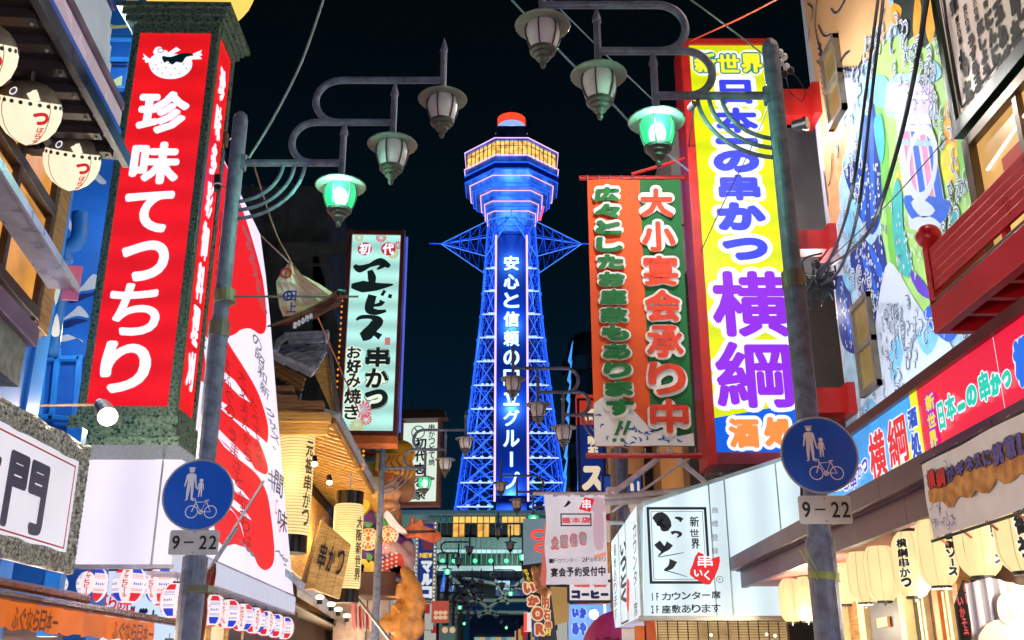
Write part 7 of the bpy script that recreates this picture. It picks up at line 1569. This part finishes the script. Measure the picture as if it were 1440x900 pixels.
m = MB(); pch(f, m, '串', 981, 780, 1002, 798, -.016, .004); pch(f, m, 'いっとく'[0], 976, 800, 988, 812, -.016, .004); pch(f, m, 'く', 990, 802, 998, 816, -.016, .004); m.build('seal_lettering', WHE, o)
m = MB(); r2 = ring2(*f.p(1012, 815), .038, .045, -.012); m.add(r2.v, r2.f); q = f.p(1012, 815); txt(m, 'R', q[0], q[1], .045, .045, -.012, 0, False); m.build('registered_mark', KI, o)
m = MB()
prow(f, m, '1F', (914, 839, 13), (928, 839, 13), -.012, .003, False); prow(f, m, 'カウンター席', (930, 839, 11), (1014, 836, 11), -.012, .004); prow(f, m, '2F', (914, 857, 13), (928, 857, 13), -.012, .003, False); prow(f, m, '座敷あります', (930, 857, 12), (1014, 855, 12), -.012, .004); m.build('lettering', KI, o)
m = frm(sl, 869, 742, 884, 874, .03, -.045); m.v = [tuple(sl.M @ Vector(p)) for p in m.v]; m.build('side_logo_frame', KI, o, world=True)
m = MB(); pcol(sl, m, 'いっとく', (876, 760, 8), (877, 850, 8), -.05, .02); m.v = [tuple(sl.M @ Vector(p)) for p in m.v]; m.build('side_lettering', KI, o, world=True)
m = MB(); pcol(sl, m, 'カウンター席', (892, 735, 5), (894, 868, 5), -.05, .004); pcol(sl, m, '座敷あります', (864, 765, 4), (866, 872, 4), -.05, .004); m.v = [tuple(sl.M @ Vector(p)) for p in m.v]; m.build('side_lettering', MATS['ink_grey_small'], o, world=True)
q = sl.pts(smooth([(882, 815), (885, 820), (884, 862), (881, 850)], 2), -.052); m = MB().flat(q, -.052); m.v = [tuple(sl.M @ Vector(p)) for p in m.v]; m.build('side_red_seal', RDI, o, world=True)
# shop under the white box: bamboo blind
o = thing('bamboo_blind_shop', 'lit bamboo blind and orange cloth under the white box sign', 'shop front', PY(1000, 880, 14.2))
fq = face_flat(925, 868, 1110, 930, 14.3)
MB().box(0, .1, -2, fq.w, .15, fq.h).build('lit_back', emit('blind_back_glow', c(226, 196, 140), .7, lamp=True, var=.5, scale=2.5), o)
bk_ = [k for k in bpy.data.objects if k.parent == o][-1]; bk_.data.transform(mw(o).inverted() @ fq.M)
mb = MB()
for k in range(26): mb.tube([fq.W(0, 0, fq.h-.02-k*.035), fq.W(fq.w, 0, fq.h-.02-k*.035)], .009, 5)
mb.build('blind_slats', mat('bamboo', c(180, 146, 96), .6), o, world=True, stuff=True)
for k in range(14): MB().tube([fq.W(k*fq.w/13, -.02, fq.h), fq.W(k*fq.w/13, -.02, -1)], .008, 5).build('blind_cord', WOODD, o, world=True)
for (a, b) in ((1000, 893), (1078, 892), (1090, 894)): MB().ell(PY(a, b, 14.1), (.02, .02, .02), 10, 8).build('bulb', emit('warm_bulb', c(255, 240, 205), 4), o, world=True)
for (a, b, c1, d, m_) in ((893, 880, 908, 905, ORG), (907, 872, 926, 905, mat('orange_pink_cloth', c(236, 120, 84), .7)), (875, 884, 893, 905, WHT)): MB().box(*PY(a, d, 14.6), *PY(c1, b, 14.62)).build('cloth', m_, o, world=True)
# white hanging banner left of the box
f = face_flat(767, 696, 853, 822, 16.5); o = f.root('white_hanging_banner', 'wrinkled white cloth banner with red outlined lettering beside the white box sign', 'banner')
nx = 20; v = []
for j in range(15):
    for i in range(nx+1): v.append((f.w*i/nx+.015*sin(j*.8)*(i == 0), .03*sin(i*.8+j*.3)+.015*sin(i*2.1-j*.5), f.h*j/14+(.03*sin(i*1.4) if j == 14 else 0)))
MB().add(v, [(j*(nx+1)+i, j*(nx+1)+i+1, (j+1)*(nx+1)+i+1, (j+1)*(nx+1)+i) for j in range(14) for i in range(nx)]).build('cloth', emit('glowing_white_cloth', c(226, 214, 222), .78, var=.12, scale=2), o, smooth=True)  # banner cloth given its own glow in place of backlight
PK = emit('banner_pink_red', c(220, 90, 100), .85); DKI = mat('banner_dark_ink', c(50, 50, 60), .6)
m = MB(); prow(f, m, '宴会予約受付中', (774, 805, 13), (852, 803, 14), -.06, .006); prow(f, m, '1Fカウンター 2F座敷あり', (772, 789, 6), (852, 786, 6), -.06, .0); m.build('lettering', DKI, o)
m = MB(); prow(f, m, '大阪名物', (774, 765, 20), (826, 756, 20), -.05, .03); m.build('lettering_outline', PK, o); m = MB(); prow(f, m, '大阪名物', (774, 765, 17), (826, 756, 17), -.06, .008); m.build('lettering', WHT, o)
m = MB(); prow(f, m, '通本店', (789, 732, 8), (831, 731, 9), -.06, .008); m.build('lettering', PK, o)
frm(f, 788, 722, 832, 740, .02, -.055).build('box_line', DKI, o)
q = f.pts([(822, 699), (836, 702), (830, 720), (814, 716)], -.055); MB().flat(q, -.055).build('red_seal', RDI, o); m = MB(); pch(f, m, '串', 819, 702, 831, 716, -.06, .003); m.build('seal_lettering', WHE, o)
brush(o, f, [(801, 705), (797, 710), (793, 713)], [.06, .04, .01], -.06, DKI, 'ink_stroke')
MB().tube([(-.2, 0, f.h+.02), (f.w+.2, 0, f.h+.02)], .03, 8).build('rod', MATS['white_steel'], o)
for (a, b, c1, d) in ((830, 700, 850, 720), (835, 722, 848, 770)):
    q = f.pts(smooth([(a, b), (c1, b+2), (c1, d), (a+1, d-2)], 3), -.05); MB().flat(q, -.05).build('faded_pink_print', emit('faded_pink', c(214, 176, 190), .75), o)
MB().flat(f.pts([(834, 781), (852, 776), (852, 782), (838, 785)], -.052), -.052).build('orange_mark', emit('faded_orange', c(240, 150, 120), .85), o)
# pink cloth edge left of it
o = thing('salmon_banner_edge', 'narrow salmon cloth strip just left of the white hanging banner', 'banner', PY(763, 780, 17))
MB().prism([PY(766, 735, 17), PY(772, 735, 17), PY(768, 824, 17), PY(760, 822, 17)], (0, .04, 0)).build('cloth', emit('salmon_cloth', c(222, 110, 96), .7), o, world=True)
# coffee sign
f = face_flat(798, 822, 862, 847, 19); o = f.root('coffee_sign', 'small white sign with navy katakana for coffee, under the hanging banner', 'sign')
MB().box(0, 0, 0, f.w, .15, f.h+.2).build('panel', emit('lit_offwhite', c(232, 224, 226), .85), o); frm(f, 797, 815, 863, 848, .05, -.01).build('frame', mat('dark_frame', c(50, 44, 60), .5), o)
m = MB(); prow(f, m, 'コーヒー', (803, 836, 12), (857, 836, 12), -.02, .02, True); m.build('lettering', emit('navy_letters', c(30, 30, 80), .7), o); m = MB(); prow(f, m, '軽食', (806, 822, 8), (856, 822, 8), -.02, .02); m.build('lettering', PK, o)
# neon blue sign + magenta dome umbrella
f = face_flat(800, 850, 862, 905, 21); o = f.root('blue_neon_sign', 'bright blue and white lit sign under the coffee sign', 'sign')
MB().box(0, 0, -1, f.w+.6, .2, f.h).build('panel', emit('lit_sky_blue', c(120, 170, 250), .95, lamp=True, var=.2), o)
m = MB(); prow(f, m, 'いか', (803, 862, 18), (826, 862, 18), -.02, .07); prow(f, m, 'めや', (803, 884, 22), (826, 884, 22), -.02, .07); m.build('lettering_outline', WHE, o); m = MB(); prow(f, m, 'いか', (804, 862, 15), (825, 862, 15), -.03, .02); prow(f, m, 'めや', (804, 884, 18), (825, 884, 18), -.03, .02); m.build('lettering', emit('neon_deep_blue', c(20, 70, 200), .9), o)
for i in range(3): MB().box(*f.W(.7+i*.15, -.06, .1), *f.W(.75+i*.15, -.03, f.h)).build('tube', emit('neon_tube_white', c(230, 240, 255), 1.4), o, world=True)
o = thing('glare_lamp', 'dazzling blue white lamp between the blue sign and the magenta dome', 'lamp', PY(835, 864, 20)); MB().ell((0, 0, 0), (.09, .09, .09), 16, 12).build('bulb', emit('glare_bulb', c(220, 230, 255), 6), o); MB().tube([(0, .05, 0), (0, .3, .1)], .03, 8).build('holder', DARKM, o)
lamp('glare_light', PY(835, 868, 19.7), 30, (.7, .8, 1), .08)
o = thing('magenta_dome', 'magenta ribbed dome awning with dark lettering at the picture foot', 'awning', PY(868, 905, 17.6))
R_ = .62; pr = [(R_*sin(radians(a)), R_*1.25*cos(radians(a))) for a in range(2, 96, 8)]
MB().lathe(pr, (0, 0, -.25), 24).build('canopy', mat('magenta_cloth', c(176, 40, 110), .6, 0, .1, 2), o, smooth=False)
wr = lambda x, y, z: (R_*1.03*sin(x/R_)*sqrt(max(.1, 1-((z+.25)/(R_*1.25))**2)), -R_*1.03*cos(x/R_)*sqrt(max(.1, 1-((z+.25)/(R_*1.25))**2)), z)
m = MB(); htxt(m, 'カラオケ', -.5, .2, .0, .16, 0, .008); m.v = [wr(*p) for p in m.v]; m.build('lettering', mat('dome_ink', c(60, 30, 60), .6), o)
# black food signs
o = thing('black_food_sign', 'tall black vertical sign with raised brown outlined lettering and small yellow words', 'sign', PY(755, 850, 20))
SL = [(733, 795), (772, 790), (784, 905), (758, 905)]
MB().prism([PY(a, b, 20) for a, b in SL], (0, .25, 0)).build('board', BLACKP, o, world=True)
f = face_flat(730, 790, 790, 905, 19.95)
A, B = MB(), MB()
for ch, b in zip('いかOR', ((736, 818, 752, 836), (742, 838, 758, 852), (748, 854, 764, 872), (753, 877, 766, 893))): pch(f, A, ch, *b, -.04, .02); pch(f, B, ch, b[0]-2, b[1]-2, b[2]+2, b[3]+2, -.02, .05)
for ch, b in zip('明石焼', ((762, 836, 772, 856), (764, 858, 774, 872), (766, 873, 776, 884))): pch(f, A, ch, *b, -.04, .01); pch(f, B, ch, b[0]-1, b[1]-1, b[2]+1, b[3]+1, -.02, .03)
for q, mm_, nn in ((A, emit('food_letter_brown', c(196, 90, 44), .75), 'lettering'), (B, emit('food_letter_rim', c(250, 214, 180), .8), 'lettering_outline')): q.v = [tuple(f.M @ Vector(p)) for p in q.v]; q.build(nn, mm_, o, world=True)
m = MB(); pcol(f, m, 'めでたい', (738, 800, 6), (746, 822, 6), -.04, .004); pcol(f, m, '村', (770, 884, 8), (772, 894, 8), -.04, .004); m.v = [tuple(f.M @ Vector(p)) for p in m.v]; m.build('lettering', MATS['yellow_ink'], o, world=True)
m = MB(); 
for a, b, r in ((757, 812, 9), (760, 826, 8), (766, 800, 8), (768, 834, 7), (752, 802, 6)): m.ell(PY(a, b, 19.85), (r*.014, .1, r*.016), 12, 8)
remeshed('food_relief', m, mat('food_relief_brown', c(170, 116, 70), .5, 0, .3, 6), o, .03)
o = thing('paper_food_sign', 'yellow brown paper sign panel right of the black food sign', 'sign', PY(787, 850, 19.5))
MB().prism([PY(774, 825, 19.5), PY(801, 826, 19.5), PY(800, 874, 19.5), PY(781, 879, 19.5)], (0, .1, 0)).build('panel', emit('paper_lit_tan', c(190, 148, 84), .65, var=.15), o, world=True)
# mahjong-like red neon and small posters far centre right
o = thing('red_neon_sign', 'red outlined neon sign on teal panel, half hidden behind the third right lamp', 'sign', PY(755, 770, 24))
MB().box(*PY(736, 795, 24), *PY(768, 731, 24.2)).build('panel', emit('teal_grey_panel', c(120, 150, 165), .6), o, world=True)
for cx, cy, rx, ry in ((758, 752, 10, 6), (762, 770, 9, 5)): MB().tube([PY(cx+rx*cos(2*pi*k/16), cy+ry*sin(2*pi*k/16), 23.8) for k in range(16)], .035, 6, closed=True).build('neon_loop', emit('neon_red', c(250, 60, 50), 1.3), o, world=True)
o = thing('white_red_sign', 'little white and red lit sign left of the black food sign foot', 'sign', PY(741, 880, 24))
MB().box(*PY(737, 888, 24), *PY(747, 862, 24.2)).build('panel', emit('lit_offwhite', c(232, 224, 226), .85), o, world=True); MB().box(*PY(737, 888, 23.96), *PY(741, 862, 23.99)).build('red_strip', emit('neon_red', c(250, 60, 50), 1.3), o, world=True)
# cafe su sign
YC = 24
f = face_flat(812, 597, 852, 690, YC); o = f.root('cafe_sign', 'dark blue projecting cafe sign with a big cream katakana character', 'sign')
MB().box(0, 0, 0, f.w, .3, f.h).build('panel', emit('deep_blue_lit', c(14, 44, 120), .7, gloss=1), o); MB().box(0, -.02, f.h, f.w, .3, f.h+.75).build('red_head', emit('cafe_red', c(200, 60, 40), .7), o)
frm(f, 811, 560, 853, 692, .06, -.03).build('frame', DARKM, o)
m = MB(); pch(f, m, 'ス', 818, 655, 848, 690, -.04, .05); pcol(f, m, '喫茶', (834, 612, 15), (834, 642, 15), -.04, .02); pch(f, m, 'カ', 822, 575, 846, 592, -.04, .05); m.build('lettering', emit('cream_letter', c(236, 216, 180), .85), o)
f = face_flat(846, 668, 904, 696, 20); o = f.root('beer_sign', 'blue beer sign with cream lettering behind the grey duct pipe', 'sign')
MB().box(0, 0, 0, f.w, .2, f.h).build('panel', emit('beer_blue', c(20, 70, 160), .7), o); m = MB(); prow(f, m, 'Asahi', (858, 683, 17), (902, 683, 17), -.03, .02, False); m.build('lettering', MATS['cream_letter'], o); frm(f, 846, 667, 905, 697, .04, -.01).build('frame', DARKM, o)
f = face_flat(852, 700, 876, 740, 20.5); o = f.root('pale_pink_sign', 'pale pink sign panels with a dark red heart, behind the white bracket', 'sign')
MB().box(-.1, 0, -.3, f.w+.4, .1, f.h).build('panel', emit('pink_cream_lit', c(220, 190, 170), .6), o); m = MB(); q = f.p(861, 730, -.01); hp = [(.14*sin(t)**3, .01*(13*cos(t)-5*cos(2*t)-2*cos(3*t)-cos(4*t))) for t in [2*pi*k/24 for k in range(24)]]; m.flat([(q[0]+a, q[1]+b) for a, b in hp], -.01); m.build('heart', mat('heart_red', c(150, 30, 40), .5), o); m = MB(); pch(f, m, '酒', 876, 714, 886, 724, -.01, .01); m.build('lettering', DKI, o)
# tan building with windows behind
f = face_flat(855, 560, 1130, 760, 24); o = f.root('tan_building', 'tan apartment building with brown framed windows behind the banner foot', 'building')
MB().box(0, 0, -8, f.w+6, 8, f.h).build('wall', mat('tan_wall', c(196, 146, 92), .7, 0, .1, 1, .1, 10), o)
pw = f.p(905, 640)[0]
MB().box(pw, -.06, -2, pw+.2, 0, f.h).build('dark_pilaster', DARKM, o); MB().box(pw+.7, -.1, -2, pw+.95, 0, f.h).build('dark_pilaster', WOODD, o)
for a, b, c1, d in ((943, 652, 964, 697), (975, 670, 984, 690), (1030, 655, 1040, 690), (1060, 655, 1080, 690)):
    p, q = f.p(a, b), f.p(c1, d); w1 = MB().box(p[0], -.08, q[1], q[0], -.0, p[1]).build('window', mat('tan_window_frame', c(150, 120, 80), .5), o); MB().box(p[0]+.06, -.09, q[1]+.06, (p[0]+q[0])/2-.02, -.081, p[1]-.06).box((p[0]+q[0])/2+.02, -.09, q[1]+.06, q[0]-.06, -.081, p[1]-.06).build('pane', mat('dull_pane', c(90, 84, 66), .15), w1)
    w1.location = (0, 0, 0)
lamp('tan_wall_lamp', f.W(2.5, -2.5, -1.0), 260, (1, .72, .42), .2)
o = thing('grey_duct_pole', 'plain grey steel pole beside the beer sign', 'pole', PY(871, 750, 19)); MB().tube([PY(871, 900, 19.0), PY(871, 632, 19.0)], .17, 14).build('pole', mat('pole_grey_brown', c(110, 104, 104), .5, .2), o, world=True)
o = thing('silver_duct', 'ribbed silver duct elbow rising behind the white box sign', 'duct', PY(1008, 690, 15.5))
pts = smooth([PY(1005, 710, 15.3), PY(1005, 680, 15.3), PY(1008, 664, 15.4), PY(1022, 652, 15.8)], 4, False); MB().tube(pts, .17, 18).build('elbow', STEEL, o, world=True, smooth=True)
for i in (0, 3, 5, 7, 9): MB().tube([Vector(pts[i]), Vector(pts[i])+(Vector(pts[i+1])-Vector(pts[i]))*.25], .185, 18).build('seam_ring', STEEL, o, world=True)
# wall in the gap behind yellow sign (tan column)
o = thing('slim_tan_building', 'slim tan wall edge between banner and yellow sign', 'building', PY(980, 500, 20)); MB().box(*PY(966, 760, 20), PY(1120, 400, 20).x, 23, PY(985, 306, 20).z).build('wall', MATS['tan_wall'], o, world=True)
# curved dark building with bright blue edge strips
o = thing('curved_tower_block', 'dark rounded apartment block with bright blue light strips on its left edge', 'building', PY(820, 600, 60))
xc = PY(838, 560, 60).x; rr_ = xc-PY(800, 560, 60).x; zt3 = zrow(468, 60)
MB().lathe([(rr_, 0), (rr_, zt3-1.2), (rr_*.95, zt3-.4), (rr_*.8, zt3), (0, zt3)], (xc, 61, 0), 40).build('body', mat('block_dark_green_grey', c(40, 50, 48), .7), o, world=True)
for k in range(9): MB().lathe([(rr_, 0), (rr_+.35, 0), (rr_+.35, .9), (rr_, .9)], (xc, 61, zt3-2.6-k*2.7), 40).build('balcony_band', mat('balcony_grey', c(62, 74, 72), .7), o, world=True)
for k in range(9):
    ya, yb = 478+k*27, 500+k*27; x = 805-k*1.2
    MB().prism([PY(x-6, yb+6, 58.5), PY(x-1, ya+6, 58.5), PY(x+1, ya, 58.5), PY(x-2, yb+12, 58.5)], (0, .3, 0)).build('blue_light_strip', emit('strip_sky_blue', c(70, 160, 255), 1.1), o, world=True)
# thick cables down the mural side
def wc(label, L, r, m_=BLACKC): 
    pts = smooth([tuple(PY(a, b, Y)) for a, b, Y in L], 8, False); o_ = MB().tube(pts, r, 8).build('power_cable', m_); tag(o_, label, 'cable')
wc('black power cable, leftmost of those crossing the mural', [(1236, -10, 9), (1215, 150, 9.3), (1200, 260, 9.8), (1178, 340, 11), (1150, 395, 12.6)], .018)
wc('black power cable running beside the leftmost one across the mural', [(1243, -10, 9), (1224, 150, 9.3), (1206, 300, 10), (1180, 380, 11.5), (1152, 402, 12.6)], .018)
wc('thick black power cable crossing the neon reflection painted on the mural', [(1306, -10, 8.6), (1285, 110, 8.9), (1262, 210, 9.4), (1230, 310, 10.2), (1200, 350, 11.3), (1170, 372, 12.6)], .024)
wc('thin black power cable beside the menu board', [(1326, -10, 8.3), (1345, 120, 8.4), (1370, 200, 8.6)], .014)
wc('thin grey line crossing the painted reflection on the mural', [(1330, 195, 9.6), (1250, 285, 9.9), (1150, 380, 12)], .006)
o = thing('cable_knot', 'tangle of black cable joints under the middle red beam', 'fitting', PY(1150, 390, 12.6))
for k in range(12):
    a = random.uniform(0, 6); P0 = PY(1150, 385, 12.6); pts = smooth([tuple(P0+Vector((random.gauss(0, .13), random.gauss(0, .08), random.gauss(0, .2)-.1))) for _ in range(4)], 5, False); MB().tube(pts, .014, 6).build('cable', BLACKC, o, world=True)
for q in ((1146, 372), (1154, 380), (1148, 392)): MB().ell(PY(*q, 12.5), (.05, .05, .07), 10, 8).build('insulator', DARKM, o, world=True)
# unseen shop windows added to brighten the street on both sides (below the picture)
GL = [emit('fill_window_warm', c(255, 222, 180), 20, lamp=True), emit('fill_window_cool', c(225, 232, 255), 20, lamp=True)]
for i, (x, y0, y1, wd_) in enumerate(((-4.3, -9, -3.5, 'on the left, two doors behind the viewer'), (4.3, -9, -3.5, 'on the right, two doors behind the viewer'), (-4.3, -2.5, 3, 'on the left, beside the viewer'), (4.4, -2.5, 3, 'on the right, beside the viewer'), (-4.3, 4, 10, 'on the left, under the orange banner'), (4.4, 4, 10.5, 'on the right, under the cream lanterns'), (-4.6, 16, 24, 'on the left, under the tiled canopy'), (4.0, 16, 24, 'on the right, under the coffee sign'), (-5.2, 26, 33, 'on the left, beyond the statue'), (3.6, 26, 33, 'on the right, beyond the cafe sign'))):
    s_ = 1 if x < 0 else -1
    o = thing('added_shop_window', 'added unseen lit shop window %s' % wd_, 'shop front', (x, y0, 0))
    MB().box(x, y0, .6, x+s_*.04, y1, 1.85).build('fill_window', GL[i % 2], o, world=True); MB().box(x-s_*.3, y0-.1, 0, x, y1+.1, 2.0).build('frame_wall', WOODD, o, world=True)
bpy.data.objects.remove(_go)
